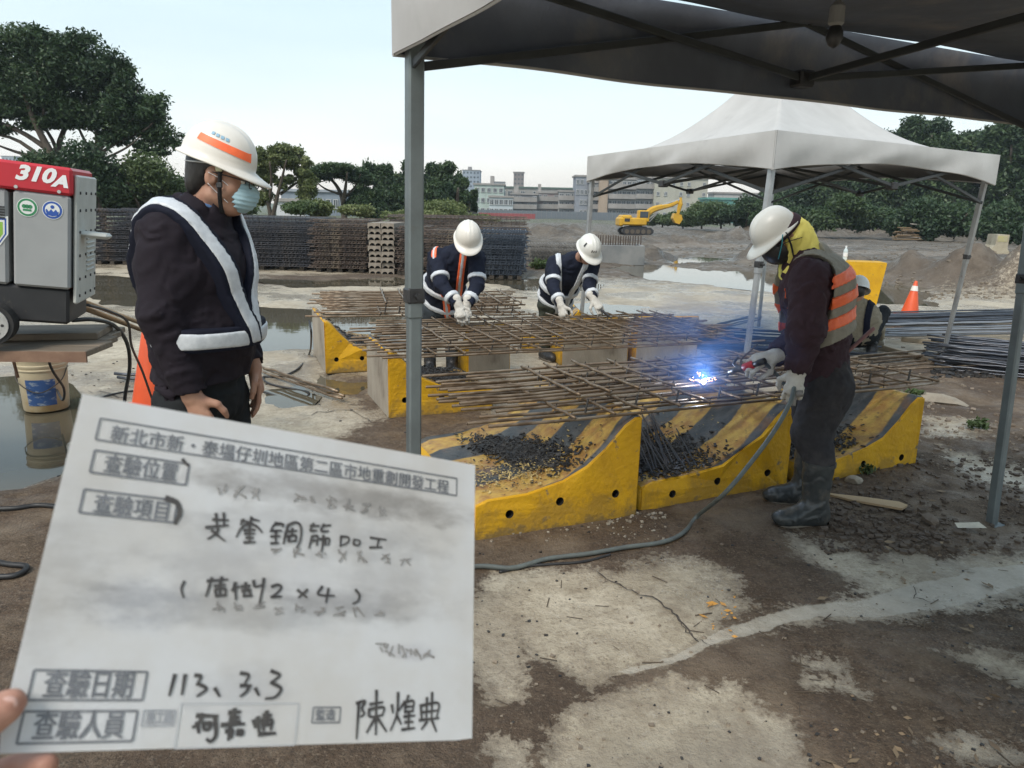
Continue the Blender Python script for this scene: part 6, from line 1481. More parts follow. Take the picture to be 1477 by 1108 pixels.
# dark vest body under the tape: everything outside the V on the near side, plus borders
band(p1, s, vest - .027, np.maximum(dl - .043, side_ok), 'vest_border', vest_navy, org); band(p1, s, vest - .031, np.maximum(dl - .026, side_ok + .01), 'reflective_strap', refl, org)
dl2 = np.abs(lat + lat0 * .95); band(p1, s, vest - .020, np.maximum(dl2 - .043, side_ok), 'vest_border', vest_navy, org); band(p1, s, vest - .0245, np.maximum(dl2 - .026, side_ok + .01), 'reflective_strap', refl, org)
wb = np.abs(zz - (J['waist'][2] - .005) + .06 * front) - .026; band(p1, s, vest - .021, np.maximum(wb - .012 + 0 * lat, -.02 - front), 'vest_border', vest_navy, org); band(p1, s, vest - .0260, np.maximum(wb + 0 * lat, -.015 - front), 'reflective_belt', refl, org)
# trousers, shoes
def trousers(root, J, M, origin, rs=(.10, .075, .062), h=.009, amp=.008, seed=1., cut=.05, top=.06):
    pts = [J['pelvis'], J['knR'], J['knL'], J['anR'], J['anL'], J['hipR'], J['hipL']]; lo, hi = bounds(pts, .2); s = SDF(lo, hi, h); sd = nv(J['hipL'] - J['hipR'])
    s.cone(J['pelvis'] + np.array((0, 0, top)), J['pelvis'] - np.array((0, 0, .02)), .125, .135, .03, sd, 1.2)
    for a in 'RL': s.cone(J['hip' + a], J['kn' + a], rs[0] + .015, rs[1], .035); s.cone(J['kn' + a], J['an' + a] + np.array((0, 0, cut)), rs[1], rs[2], .02)
    s.wrinkle(amp, 10, 13, seed); s.wrinkle(amp * .45, 22, 34, seed + 3); return link('trousers', s.mesh('trousers', M, origin=origin), root)
def shoes(root, J, M, origin, shaft=.12, boot=True, r_=.05, h=.006):
    for a in 'RL':
        an = J['an' + a]; f = nv(J['foot' + a] * np.array((1, 1, 0))); l = np.array((-f[1], f[0], 0)); z = an[2] - .09; g_ = np.array((an[0], an[1], z)); lo, hi = bounds([an, g_ - f * .1, g_ + f * .22, an + np.array((0, 0, shaft))], .09); lo[2] = z - .01; s = SDF(lo, hi, h)
        s.cone(an + np.array((0, 0, shaft)), g_ + np.array((0, 0, .07)), r_ * 1.15, r_, .02); s.cone(g_ + np.array((0, 0, .055)) - f * .02, g_ + f * .13 + np.array((0, 0, .042)), r_, .042, .025, l, 1.05); s.ell(g_ + f * .14 + np.array((0, 0, .048)), (.080, .052, .050), frame(f), .02); s.cone(g_ + np.array((0, 0, .10)), g_ + f * .10 + np.array((0, 0, .055)), r_ * .9, .045, .03); s.ell(g_ - f * .035 + np.array((0, 0, .045)), (.045, .04, .045), frame(f), .02)
        s.wrinkle(.004, 14, 26, 2.); s.v = np.maximum(s.v, -s.plane(g_ + np.array((0, 0, .012)), (0, 0, 1))); bo = link('boot' if boot else 'shoe', s.mesh('boot', M, origin=origin), root)
        s2 = SDF(lo, hi, h); s2.cone(g_ - f * .035, g_ + f * .14, .045, .050, .01); s2.v = np.maximum(s2.v, np.abs(s2.plane(g_ + np.array((0, 0, .012)), (0, 0, 1))) - .011); link('sole', s2.mesh('sole', sole_m, origin=origin), bo)
trousers(p1, J, tr_dark, org); shoes(p1, J, black_pl, org, .02, False, .045)
# head gear
c = J['head']; hm, HF, HO = helmet(p1, c + H1_[2] * .020 - H1_[0] * .018, H1_, helm_c, org, 'orange', R(7), .87)
f, l, u = H1_; hq = lambda a, b_, d: c + f * a + l * b_ + u * d
lo, hi = bounds([c], .16); s = SDF(lo, hi, .005); s.ell(hq(-.020, 0, .034), (.100, .083, .085), H1_, .01); s.ell(hq(-.068, 0, -.022), (.046, .064, .066), H1_, .02); s.ell(hq(.075, 0, .0), (.075, .10, .10), H1_, -.01)
for sg in (1, -1): s.ell(hq(.0, sg * .085, -.012), (.036, .03, .045), H1_, -.006)
s.wrinkle(.002, 60, 30, 1.); link('hair', s.mesh('hair', hair_m, origin=org), p1)
lo, hi = bounds([hq(.08, 0, -.04)], .1); s = SDF(lo, hi, .004); s.ell(hq(.072, 0, -.042), (.052, .058, .055), H1_, .01); s.ell(hq(.100, 0, -.03), (.026, .022, .026), H1_, .015); s.ell(hq(.035, 0, -.045), (.052, .062, .07), H1_, -.004)
X, Y, Z = np.broadcast_arrays(*s.axes()); s.v += (.0016 * np.sin(s.plane(c, u) * 420)).astype(np.float32); link('face_mask', s.mesh('face_mask', mask_m, origin=org), p1)
for sg in (1, -1):
    tubew(p1, 'ear_loop', [hq(.060, sg * .060, -.025), hq(.02, sg * .076, .0), hq(-.015, sg * .088, .012)], .0012, ink_w, org); tubew(p1, 'ear_loop', [hq(.050, sg * .055, -.070), hq(.015, sg * .070, -.045), hq(-.012, sg * .086, -.022)], .0012, ink_w, org)
    tubew(p1, 'glasses', [hq(.105, sg * .052, .010), hq(.05, sg * .078, .014), hq(-.02, sg * .084, .016)], .0018, black_pl, org)
    rim_ = [hq(.106, sg * (.032 + .022 * math.cos(t_)), .006 + .016 * math.sin(t_)) for t_ in np.linspace(0, 2 * math.pi, 15)]; tubew(p1, 'glasses', rim_, .0018, black_pl, org)
    tubew(p1, 'chin_strap', [hq(.018, sg * .088, .045), hq(.022, sg * .083, .0), hq(.026, sg * .074, -.05), hq(.032, sg * .05, -.100), hq(.036, sg * .01, -.118)], .0085, strap_m, org, flat=.25)
mb = MB(); q = hq(.018, -.093, .03) - org; mb.box(q, (.022, .008, .016), None, .003); mb.obj('strap_buckle', mat('buckle', (.50, .48, .30), rough=.5), p1)
mb = MB(); q = hq(.024, -.085, -.02) - org; mb.box(q, (.020, .008, .018), None, .003); mb.obj('strap_buckle', black_pl, p1)
tubew(p1, 'helmet_harness', [hq(-.02, -.086, .040), hq(-.065, -.070, .034), hq(-.098, -.028, .030), hq(-.098, .028, .030), hq(-.065, .070, .034), hq(-.02, .086, .040)], .018, mat('harness_grey', (.42, .43, .43), rough=.5), org, flat=.18, n=8)
eyes(p1, c, H1_, org)
lo, hi = bounds([J['neck']], .14); s = SDF(lo, hi, .006); s.cone(J['neck'] + F1 * .0, J['neck'] + F1 * .012 + np.array((0, 0, .075)), .086, .068, .02); s.cone(J['neck'] + np.array((0, 0, .02)), J['neck'] + F1 * .02 + np.array((0, 0, .15)), .054, .062, -.01); s.v = np.maximum(s.v, s.plane(J['neck'] + np.array((0, 0, .066)), (.35, 0, 1))); link('shirt_collar', s.mesh('shirt_collar', cloth('shirt_blue', (.12, .22, .42)), origin=org), p1)
0 and tubew(p1, 'lanyard', [J['neck'] + F1 * .10 + np.array((0, 0, .0)), J['chest'] + F1 * .175, J['waist'] + F1 * .235 + np.array((0, 0, .10)), J['waist'] + F1 * .24 + np.array((0, 0, .03))], .004, ink_w, org)

# ---------------------------------------------------------------- helper for gloved workers
def gloves(root, J, specs, origin, sc=1.12, h=.0045):
    for a, d, up, th, curl, ti in specs:
        w = J['wr' + a]; d = nv(d); lo, hi = bounds([w - d * .06, w + d * .2], .09); s = SDF(lo, hi, h); hand_prims(s, w, d, up, th, curl, sc, k=.007, thumb_in=ti); s.cone(w - d * .055, w - d * .01, .036, .031, .01); s.wrinkle(.002, 30, 40, 1.)
        link('glove', s.mesh('glove', glove_m, origin=origin), root)
def jacket(root, J, M, origin, o=.02, ra=(.078, .066, .050), h=.009, amp=.008, seed=1., belly=0., r=(.115, .12, .13, .072), collar=True, name='jacket'):
    lo, hi = bounds([J[k] for k in ('neck', 'pelvis', 'chest', 'shR', 'elR', 'wrR', 'shL', 'elL', 'wrL')], .23); s = SDF(lo, hi, h); torso(s, J, o=o, belly=belly, r=r); vt = s.clone(s.v)
    for a in 'RL': arm(s, J['sh' + a], J['el' + a], J['wr' + a], *ra, .035)
    va = SDF(lo, hi, h)
    for a in 'RL': arm(va, J['sh' + a], J['el' + a], J['wr' + a], *ra, .02)
    if collar: s.cone(J['neck'] - (J['neck'] - J['chest']) * .1, J['neck'] + nv(J['head'] - J['neck']) * .035, .078, .066, .02)
    s.wrinkle(amp, 10, 15, seed); s.wrinkle(amp * .4, 24, 42, seed + 5)
    for a in 'RL':
        w = J['wr' + a]; d = nv(w - J['el' + a]); s.cone(w + d * .03, w + d * .12, .06, .07, -.001)
    link(name, s.mesh(name, M, origin=origin), root); return s, vt, va
def slab(s, p, n, w): return np.abs(s.plane(p, n)) - w / 2
def legs(J, base, fw, spread=.10, kn=.47, bend=.0):
    rt = np.array([fw[1], -fw[0], 0]); base = np.array(base, float)
    for a, sg in (('R', 1), ('L', -1)):
        J['hip' + a] = J['pelvis'] + rt * sg * .085 - np.array((0, 0, .05)); J['an' + a] = np.array((base[0] + rt[0] * sg * spread, base[1] + rt[1] * sg * spread, .09)); J['kn' + a] = (J['hip' + a] + J['an' + a]) / 2 + np.array((fw[0], fw[1], 0)) * bend; J['kn' + a][2] = kn; J['foot' + a] = np.array((fw[0], fw[1], 0.))
# ---------------------------------------------------------------- 2. first bending worker
def bent(label, px, jac, trm, strapM, headF, fw, Fh, helmM, stripe, gl, seed, belt=True):
    J = {k: Yp(*v) for k, v in px.items()}; J['fwd'] = nv(fw); base = (J['pelvis'][0], J['pelvis'][1]); legs(J, base, nv(fw)); org = np.array((base[0], base[1], 0.)); p = tag(empty('person', org), label, 'person')
    HF_ = frame(headF, (0, 0, 1)); body_mesh(p, J, HF_, org, .011, ears=True); s, vt, va = jacket(p, J, jac, org, seed=seed)
    trousers(p, J, trm, org, h=.012); shoes(p, J, black_pl, org, .05, True, .05, .009); gloves(p, J, gl, org); c = J['head']; helmet(p, c, HF_, helmM, org, stripe, R(2), .93)
    f, l, u = HF_; lo, hi = bounds([c], .15); hs = SDF(lo, hi, .007); hs.ell(c + u * .034 - f * .02, (.100, .082, .083), HF_, .01); hs.ell(c + f * .085, (.085, .10, .10), HF_, -.01); link('hair', hs.mesh('hair', hair_m, origin=org), p)
    eyes(p, c, HF_, org); tubew(p, 'chin_strap', [c + f * .02 + l * .085 + u * .03, c + f * .03 + l * .06 - u * .07, c + f * .04 - u * .118, c + f * .03 - l * .06 - u * .07, c + f * .02 - l * .085 + u * .03], .007, strap_m, org, flat=.3)
    sd = nv(J['shL'] - J['shR']); ax = nv(J['neck'] - J['pelvis']); front = nv(np.cross(sd, ax)); front = front if front @ J['fwd'] > 0 else -front
    lat = s.plane(J['chest'], sd); al = s.plane(J['waist'], ax) / np.linalg.norm(J['neck'] - J['waist'])
    lim = np.maximum(s.plane(J['neck'], ax) - .09, -s.plane(J['pelvis'], ax) - .02)
    for sg in (1, -1):
        dl = np.abs(lat - sg * (.05 + .075 * np.clip(al, 0, 1.1))); band(p, s, vt.v - .012, np.maximum(dl - .027, lim), 'vest_strap', strapM[0], org); band(p, s, vt.v - .016, np.maximum(dl - .012, lim), 'strap_centre', strapM[1], org)
    band(p, s, vt.v - .013, slab(s, J['waist'] + ax * .02, ax, .045), 'reflective_belt', refl, org); band(p, s, vt.v - .013, slab(s, J['pelvis'] + ax * .05, ax, .04), 'reflective_belt', refl, org)
    for a in 'RL':
        e_, w, sh = J['el' + a], J['wr' + a], J['sh' + a]
        for (p0, p1_, fr_, ww) in ((e_, w, .62, .040), (sh, e_, .72, .038)):
            d = nv(p1_ - p0); cpt = p0 + (p1_ - p0) * fr_; X, Y, Z = s.axes(); near = (np.sqrt((X - cpt[0]) ** 2 + (Y - cpt[1]) ** 2 + (Z - cpt[2]) ** 2) - .12)
            band(p, s, va.v - .009, np.maximum(slab(s, cpt, d, ww), near), 'sleeve_band', refl, org)
    return p, J
p2, J2 = bent('first bending worker in navy jacket with orange straps, both hands on the mat', dict(head=(675, 346, 6.12), neck=(664, 364, 6.28), chest=(650, 386, 6.40), waist=(640, 414, 6.58), pelvis=(636, 440, 6.68),
    shR=(630, 372, 6.30), elR=(637, 411, 6.12), wrR=(661, 440, 5.98), shL=(688, 374, 6.28), elL=(688, 412, 6.14), wrL=(673, 440, 6.0)), jk_navy, tr_jean, (refl_o, refl), (.10, -.75, -.62), (.15, -1, 0), None, helm_c, False,
    [('R', (.25, -.25, -.9), (-.2, -.9, .3), (.9, 0, 0), .55, .3), ('L', (-.1, -.25, -.95), (.2, -.9, .3), (-.9, 0, 0), .6, .3)], 4.)
p3, J3 = bent('second bending worker in navy jacket with pale straps, arms apart over the mat', dict(head=(848, 362, 6.98), neck=(832, 376, 7.16), chest=(818, 392, 7.28), waist=(806, 414, 7.42), pelvis=(800, 436, 7.52),
    shR=(799, 380, 7.16), elR=(798, 414, 6.98), wrR=(809, 441, 6.80), shL=(854, 384, 7.20), elL=(850, 412, 7.02), wrL=(856, 432, 6.84)), jk_navy, tr_cargo, (refl, refl), (.30, -.70, -.62), (.45, -.9, 0), None, helm_w, 'logo',
    [('R', (.25, -.3, -.9), (-.4, -.8, .3), (.8, -.4, 0), .5, .3), ('L', (.55, -.35, -.7), (.2, -.8, .5), (-.7, -.3, -.2), .6, .4)], 9.)
# the tie tool in the second worker's hand
w = J3['wrL'] + np.array((.07, -.05, -.09)); mb = MB(); mb.tube([w, w + np.array((.07, -.03, -.05))], .012, 8); mb.tube([w + np.array((.07, -.03, -.05)), w + np.array((.12, -.05, -.09))], .005, 6); tag(mb.obj('tie_tool', black_pl, None), 'small dark tie tool held by the second bending worker', 'hand tool')

# ---------------------------------------------------------------- 4. crouching worker behind the welder
def q4(px, py, dy=0.): return Yp(px, py, 8.1 + dy)
J = dict(fwd=nv((.5, .8, 0)), head=q4(1237, 420), neck=q4(1238, 440), chest=q4(1241, 460), waist=q4(1240, 480), pelvis=q4(1236, 497), shR=q4(1256, 450, -.05), elR=q4(1268, 475, .1), wrR=q4(1270, 487, .32), shL=q4(1226, 448, .08), elL=q4(1228, 475, .25), wrL=q4(1250, 487, .4))
fw = J['fwd']; rt = np.array([fw[1], -fw[0], 0]); J['pelvis'][2] = max(.24, J['pelvis'][2])
for a, sg in (('R', 1), ('L', -1)):
    J['hip' + a] = J['pelvis'] + rt * sg * .1; b_ = J['pelvis'] + rt * sg * .14 + fw * .10; J['an' + a] = np.array((b_[0], b_[1], .09)); J['kn' + a] = J['pelvis'] + rt * sg * .18 + fw * .38 + np.array((0, 0, .22)); J['foot' + a] = fw
org = np.array((*J['pelvis'][:2], 0.)); p4 = tag(empty('person', org), 'crouching worker in beige jacket and white helmet seen from behind, beyond the welder', 'person'); HF4 = frame((.5, .8, -.35)); body_mesh(p4, J, HF4, org, .012)
s, vt, va = jacket(p4, J, jk_beige, org, h=.011, seed=2.); trousers(p4, J, tr_dark, org, h=.013); shoes(p4, J, black_pl, org, .05, True, .05, .01); gloves(p4, J, [('R', (.4, .6, -.6), (0, 0, 1), (-1, 0, 0), .5, .3), ('L', (.4, .6, -.6), (0, 0, 1), (1, 0, 0), .5, .3)], org, h=.006); helmet(p4, J['head'], HF4, helm_w, org, False, 0)
lo, hi = bounds([J['head']], .15); hs = SDF(lo, hi, .008); f, l, u = HF4; hs.ell(J['head'] - f * .02 + u * .01, (.10, .083, .10), HF4, .01); hs.ell(J['head'] + f * .09, (.085, .1, .12), HF4, -.01); link('hair', hs.mesh('hair', hair_m, origin=org), p4)
ax = nv(J['neck'] - J['pelvis']); sd = nv(J['shL'] - J['shR']); lat = s.plane(J['chest'], sd); lim = np.maximum(s.plane(J['neck'], ax) - .09, -s.plane(J['pelvis'], ax) - .02)
band(p4, s, vt.v - .013, np.maximum(np.abs(lat + .10) - .03, lim), 'vest_strap', vest_navy, org)

# ---------------------------------------------------------------- 3. the welder
def q3(px, py, dy=0.): return Yp(px, py, 3.60 + dy)
Fw = nv((-1, -.12, 0)); Lw = np.array([-Fw[1], Fw[0], 0])     # his left side faces the camera
J = dict(fwd=Fw, head=q3(1127, 342, .02), neck=q3(1160, 378, .02), chest=q3(1174, 415), waist=q3(1180, 480), pelvis=q3(1184, 540),
         shL=q3(1168, 402, -.17), elL=q3(1162, 478, -.23), wrL=q3(1150, 536, -.20), shR=q3(1165, 402, .19), elR=q3(1160, 480, .18), wrR=q3(1118, 513, -.02))
J['hipL'] = J['pelvis'] + Lw * .08 - np.array((0, 0, .05)); J['hipR'] = J['pelvis'] - Lw * .08 - np.array((0, 0, .05))
J['knL'] = q3(1170, 625, -.10); J['anL'] = q3(1174, 732, -.15); J['anL'][2] = .09; J['knR'] = q3(1176, 622, .08); J['anR'] = q3(1160, 716, .12); J['anR'][2] = .09
J['footL'] = nv((-1, -.20, 0)); J['footR'] = nv((-1, .05, 0))
org = np.array((*J['pelvis'][:2], 0.)); p5 = tag(empty('person', org), 'welder in maroon jacket and orange striped vest bending over the nearest rebar mat', 'person'); HF5 = frame((-.74, -.10, -.62)); body_mesh(p5, J, HF5, org, .008)
s, vt, va = jacket(p5, J, jk_maroon, org, o=.022, ra=(.098, .088, .058), h=.0075, amp=.010, seed=6., r=(.115, .12, .135, .078))
# vest over the torso, hollow round the arm
s6 = s.clone(vt.v - .022); s6.wrinkle(.006, 9, 9, 12.); vv = s6.v; armcut = -(va.v - .012)
ax = nv(J['neck'] - J['waist']); X, Y, Z = s.axes(); zt = s.plane(J['waist'], ax)
bot = -(s.plane(J['waist'] - ax * .02, nv(ax + Fw * .15))); sh_cut = armcut
vz = np.maximum(vv, np.maximum(bot, sh_cut)); vz = np.maximum(vz, s.plane(J['neck'] - ax * .0, ax) - .075)
ff = s.plane(J['chest'], Fw); vz = np.maximum(vz, np.minimum(ff - .02, .05) * (np.abs(s.plane(J['chest'], Lw)) < .10) - .5 * (np.abs(s.plane(J['chest'], Lw)) >= .10))
link('vest', s.clone(vz).mesh('vest', vest_grey, origin=org), p5)
for k, off in enumerate((.245, .150, .055)):
    band(p5, s, vz - .005, slab(s, J['waist'] + ax * (off + .012), nv(ax + Fw * .05), .054), 'orange_band', refl_o, org)
sd = nv(J['shL'] - J['shR']); lat = s.plane(J['chest'], sd)
trousers(p5, J, tr_grey, org, rs=(.112, .098, .078), h=.0075, amp=.006, seed=5., cut=.25, top=.05); shoes(p5, J, boot_m, org, .23, True, .064, .0055)
# boot tops as rings
for a in 'RL':
    an = J['an' + a] + np.array((0, 0, .225)) - org; mb = MB(); mb.tube([an, an + Vector((0, 0, .018)).to_tuple()], .078, 20); mb.obj('boot_top', boot_m, p5)
dR = nv(J['wrR'] - J['elR']); gloves(p5, J, [('L', (-.10, -.05, -1), (-.3, -.95, 0), (-1, 0, 0), .75, .55), ('R', (-.92, -.1, -.25), (.1, -.5, .85), (-.3, -.8, -.3), .85, .6)], org, 1.16, .0042)
c = J['head']; f, l, u = HF5; hq = lambda a, b_, d: c + f * a + l * b_ + u * d
helmet(p5, c + HF5[2] * .01 + HF5[0] * .012, HF5, helm_w, org, False, R(2), .82)
lo, hi = bounds([c, J['neck'], J['chest']], .2); s = SDF(lo, hi, .006)      # yellow towel round head, neck and throat
s.ell(hq(-.035, 0, -.015), (.100, .092, .088), HF5, .01); s.cone(hq(-.04, 0, -.05), J['neck'] - Fw * .0 + np.array((0, 0, .02)), .096, .100, .04); s.cone(hq(.0, 0, -.075), J['neck'] + Fw * .07 - np.array((0, 0, .05)), .066, .055, .04); s.ell(hq(.10, 0, .0), (.085, .12, .13), HF5, -.01)
s.wrinkle(.009, 14, 14, 8.); s.v = np.maximum(s.v, s.plane(hq(0, 0, .045), u)); link('towel', s.mesh('towel', towel_y, origin=org), p5)
lo, hi = bounds([c], .18); s = SDF(lo, hi, .006); s.ell(hq(-.015, 0, .01), (.112, .097, .095), HF5, .01); s.v = np.maximum(s.v, np.abs(s.plane(hq(0, 0, .030), nv(u + f * .15))) - .020); link('head_band', s.mesh('head_band', jk_maroon, origin=org), p5)
s = SDF(lo, hi, .006); s.ell(hq(-.040, 0, .008), (.084, .083, .050), HF5, .01); s.v = np.maximum(s.v, s.plane(hq(-.01, 0, 0), f)); link('head_cloth', s.mesh('head_cloth', jk_beige, origin=org), p5)
s = SDF(lo, hi, .005); s.ell(hq(.035, 0, -.03), (.088, .080, .085), HF5, .01); s.v = np.maximum(s.v, -s.plane(hq(.035, 0, 0), f)); s.v = np.maximum(s.v, s.plane(hq(0, 0, .035), u)); link('face_shield', s.mesh('face_shield', black_pl, origin=org), p5)
tubew(p5, 'goggle_strap', [hq(.075, .082, .005), hq(.02, .100, -.005), hq(-.04, .098, -.03)], .007, strap_m, org, flat=.3); tubew(p5, 'chin_strap', [hq(.01, .105, .04), hq(.02, .098, -.03), hq(.035, .07, -.09), hq(.05, .02, -.115)], .007, strap_m, org, flat=.3)
tubew(p5, 'helmet_cord', [hq(.03, .112, .045), hq(.055, .095, .0), hq(.09, .06, -.055)], .003, mat('cord_blue', (.05, .30, .38), rough=.5), org); eyes(p5, c, HF5, org)
# torch in the right glove
tor = tag(empty('welding_torch', J['wrR']), 'red gripped electrode holder in the far glove of the welder', 'welding torch'); o0 = J['wrR']; a = J['wrR'] + np.array((-.095, -.03, -.035)); tip = pt + np.array((.0, 0, .012)); d = nv(tip - a); hv = np.array((0, 0, 1.)); L_ = np.linalg.norm(tip - a)
def T(x): return a + d * x - o0
mb = MB(); mb.tube([T(-.05), T(.02)], .016, 12); mb.obj('grip_end', black_pl, tor, smooth=True); mb = MB(); mb.tube([T(.015), T(.02), T(.085), T(.09)], 0, 12, rs=[.015, .021, .019, .013]); mb.obj('grip', mat('torch_red', (.55, .03, .03), (.4, .03, .03), scale=15, rough=.5), tor, smooth=True)
mb = MB(); mb.tube([T(.085), T(.15), T(.19)], 0, 10, rs=[.016, .013, .009]); mb.tube(smoothpts([T(.10), T(.11) + hv * .045, T(.075) + hv * .085 + np.array((.02, 0, 0)), T(.05) + hv * .11 + np.array((.03, 0, 0))], 5), .006, 7, flat=.6); mb.tube(smoothpts([T(.11), T(.16) + hv * .035, T(.135) + hv * .065], 5), .007, 7); mb.obj('jaw', mat('torch_metal', (.12, .11, .10), (.2, .18, .16), scale=20, rough=.5, metal=.6), tor, smooth=True)
mb = MB(); mb.tube([T(.18), T(L_ - .004)], .0022, 6); mb.obj('electrode', mat('electrode', (.35, .30, .27), rough=.6), tor)
cable('torch_lead', 'dark lead hanging from the torch grip to the lower glove', [T(-.04) + o0, o0 + np.array((.02, -.02, -.10)), o0 + np.array((.06, -.06, -.16)), J['wrL'] + np.array((-.02, .0, -.10))], .009, cab_g)
# cable coil end in the near glove
w = J['wrL'] + np.array((-.012, -.03, -.105)); cable('cable_plug', 'metal cable joint held in the near glove of the welder', [w + np.array((.035, -.01, .01)), w, w + np.array((-.005, .0, -.05))], .016, mat('plug', (.3, .28, .26), (.15, .14, .13), scale=20, rough=.5), 'cable joint')
# pole strapped across the back of the belt
cable('tool_handle', 'reddish brown tool handle stuck in the belt of the welder', [q3(1222, 508, -.05), q3(1240, 492, -.02), q3(1260, 474, .02)], .010, mat('handle_red', (.22, .09, .08), (.15, .07, .06), scale=12, rough=.6), 'tool')

# =================================================================== INSPECTION CARD AND THE HAND THAT HOLDS IT
TL, TR_, BR, BL = [np.array(v) for v in ((-.286, .468, 1.375), (-.033, .599, 1.285), (-.022, .475, 1.117), (-.275, .344, 1.207))]
ex_ = nv((TR_ - TL) + (BR - BL)); ey_ = nv((TL - BL) + (TR_ - BR)); ey_ = nv(ey_ - ex_ * (ex_ @ ey_)); ez_ = np.cross(ex_, ey_); CO = BL + (TL - BL) * 0
CW, CH = .297, .2115
Mc = Matrix.Identity(4)
for i in range(3): Mc[i][0] = ex_[i]; Mc[i][1] = ey_[i]; Mc[i][2] = ez_[i]; Mc[i][3] = CO[i]
card = bpy.data.objects.new('inspection_card', None); COL.objects.link(card); card.matrix_world = Mc; card.empty_display_size = .05
tag(card, 'white laminated inspection card with Chinese print and marker writing, held up close', 'card')
def uv(px, py):
    d = ray(px, py); t_ = ((CO - Cc) @ ez_) / (d @ ez_); p = Cc + d * t_ - CO; return p @ ex_, p @ ey_
cm_ = bpy.data.materials.new('card_laminate'); cm_.use_nodes = True; t = cm_.node_tree; b = t.nodes['Principled BSDF']; b.inputs['Roughness'].default_value = .38
tcn = nn(t, 'ShaderNodeTexCoord')
def cn(s_, loc=(0, 0, 0), st=(1, 1, 1), d=5):
    mp_ = nn(t, 'ShaderNodeMapping'); mp_.inputs['Location'].default_value = loc; mp_.inputs['Scale'].default_value = st; n = nn(t, 'ShaderNodeTexNoise'); n.inputs['Scale'].default_value = s_; n.inputs['Detail'].default_value = d; n.inputs['Roughness'].default_value = .6
    t.links.new(tcn.outputs['Object'], mp_.inputs[0]); t.links.new(mp_.outputs[0], n.inputs['Vector']); return n.outputs[0]
def cmr(x, a, b_, c_=0., d_=1.):
    r_ = nn(t, 'ShaderNodeMapRange'); r_.interpolation_type = 'SMOOTHSTEP'
    for k, v in enumerate((a, b_, c_, d_)): r_.inputs[k + 1].default_value = v
    t.links.new(x, r_.inputs[0]); return r_.outputs[0]
def cmul(op, a, b_):
    n = nn(t, 'ShaderNodeMath', operation=op)
    for k, v in enumerate((a, b_)):
        if isinstance(v, (int, float)): n.inputs[k].default_value = v
        else: t.links.new(v, n.inputs[k])
    return n.outputs[0]
spx = nn(t, 'ShaderNodeSeparateXYZ'); t.links.new(tcn.outputs['Object'], spx.inputs[0]); SX, SY = spx.outputs['X'], spx.outputs['Y']
col = nn(t, 'ShaderNodeMix', data_type='RGBA'); col.inputs['A'].default_value = (.76, .77, .78, 1); col.inputs['B'].default_value = (.70, .69, .67, 1); t.links.new(cmr(cn(9), .35, .65), col.inputs['Factor']); cur = col.outputs['Result']
smear_n = cn(24, st=(1, 2.6, 1)); smear_f = cn(70, st=(1, 1.6, 1))
for (px, py, rx, ry, amt, cc) in ((480, 715, .13, .017, .75, (.22, .20, .185)), (600, 735, .085, .013, .55, (.24, .225, .21)), (330, 690, .03, .010, .5, (.25, .23, .21)), (480, 770, .12, .020, .45, (.27, .26, .255)), (300, 800, .05, .030, .35, (.30, .30, .31)), (350, 880, .13, .016, .55, (.23, .23, .235)), (520, 870, .10, .014, .5, (.25, .24, .24)), (200, 870, .035, .02, .4, (.27, .30, .38)),
                               (60, 850, .04, .05, .45, (.33, .30, .26)), (590, 940, .03, .008, .35, (.28, .26, .32)), (350, 995, .04, .02, .35, (.30, .29, .30)), (430, 835, .14, .02, .25, (.34, .33, .35)), (140, 760, .06, .05, .22, (.36, .35, .33)), (560, 820, .06, .03, .3, (.33, .33, .34))):
    u0, v0 = uv(px, py); dx = cmul('MULTIPLY', cmul('SUBTRACT', SX, u0), 1 / rx); dy = cmul('MULTIPLY', cmul('SUBTRACT', SY, cmul('ADD', v0, 0.0) if False else v0), 1 / ry)
    q = cmul('ADD', cmul('MULTIPLY', dx, dx), cmul('MULTIPLY', dy, dy)); q = cmul('ADD', q, cmul('MULTIPLY', cmul('SUBTRACT', smear_n, .5), -2.2)); q = cmul('ADD', q, cmul('MULTIPLY', cmul('SUBTRACT', smear_f, .5), -1.2))
    f_ = cmr(q, 1.1, -.3, 0, amt * .62); n = nn(t, 'ShaderNodeMix', data_type='RGBA'); t.links.new(f_, n.inputs['Factor']); t.links.new(cur, n.inputs['A']); n.inputs['B'].default_value = (*cc, 1); cur = n.outputs['Result']
t.links.new(cur, b.inputs['Base Color'])
bm = bmesh.new(); nx_, ny_ = 24, 16
gv = [[bm.verts.new((CW * i / nx_, CH * j / ny_, .0016 * math.sin(i / nx_ * 3.1) * math.sin(j / ny_ * 3.1))) for j in range(ny_ + 1)] for i in range(nx_ + 1)]
gv[0][0].co.x += .002; gv[nx_][0].co.y += .001
for i in range(nx_):
    for j in range(ny_): bm.faces.new((gv[i][j], gv[i + 1][j], gv[i + 1][j + 1], gv[i][j + 1])).smooth = True
bmesh.ops.solidify(bm, geom=bm.faces[:], thickness=.0011)
for f_ in bm.faces: f_.smooth = False
me = bpy.data.meshes.new('sheet'); bm.to_mesh(me); bm.free(); me.materials.append(cm_); link('sheet', me, card)
def zc(x, y): return .0016 * math.sin(x / CW * 3.1) * math.sin(y / CH * 3.1) + .0007
pr = mat('printed_ink', (.10, .105, .115), (.16, .165, .18), scale=60, rough=.5); pr2 = mat('light_print', (.22, .23, .25), (.35, .36, .38), scale=60, rough=.5); mk = mat('marker_ink', (.03, .026, .026), (.06, .055, .05), scale=90, rough=.5)
ntext = [0]
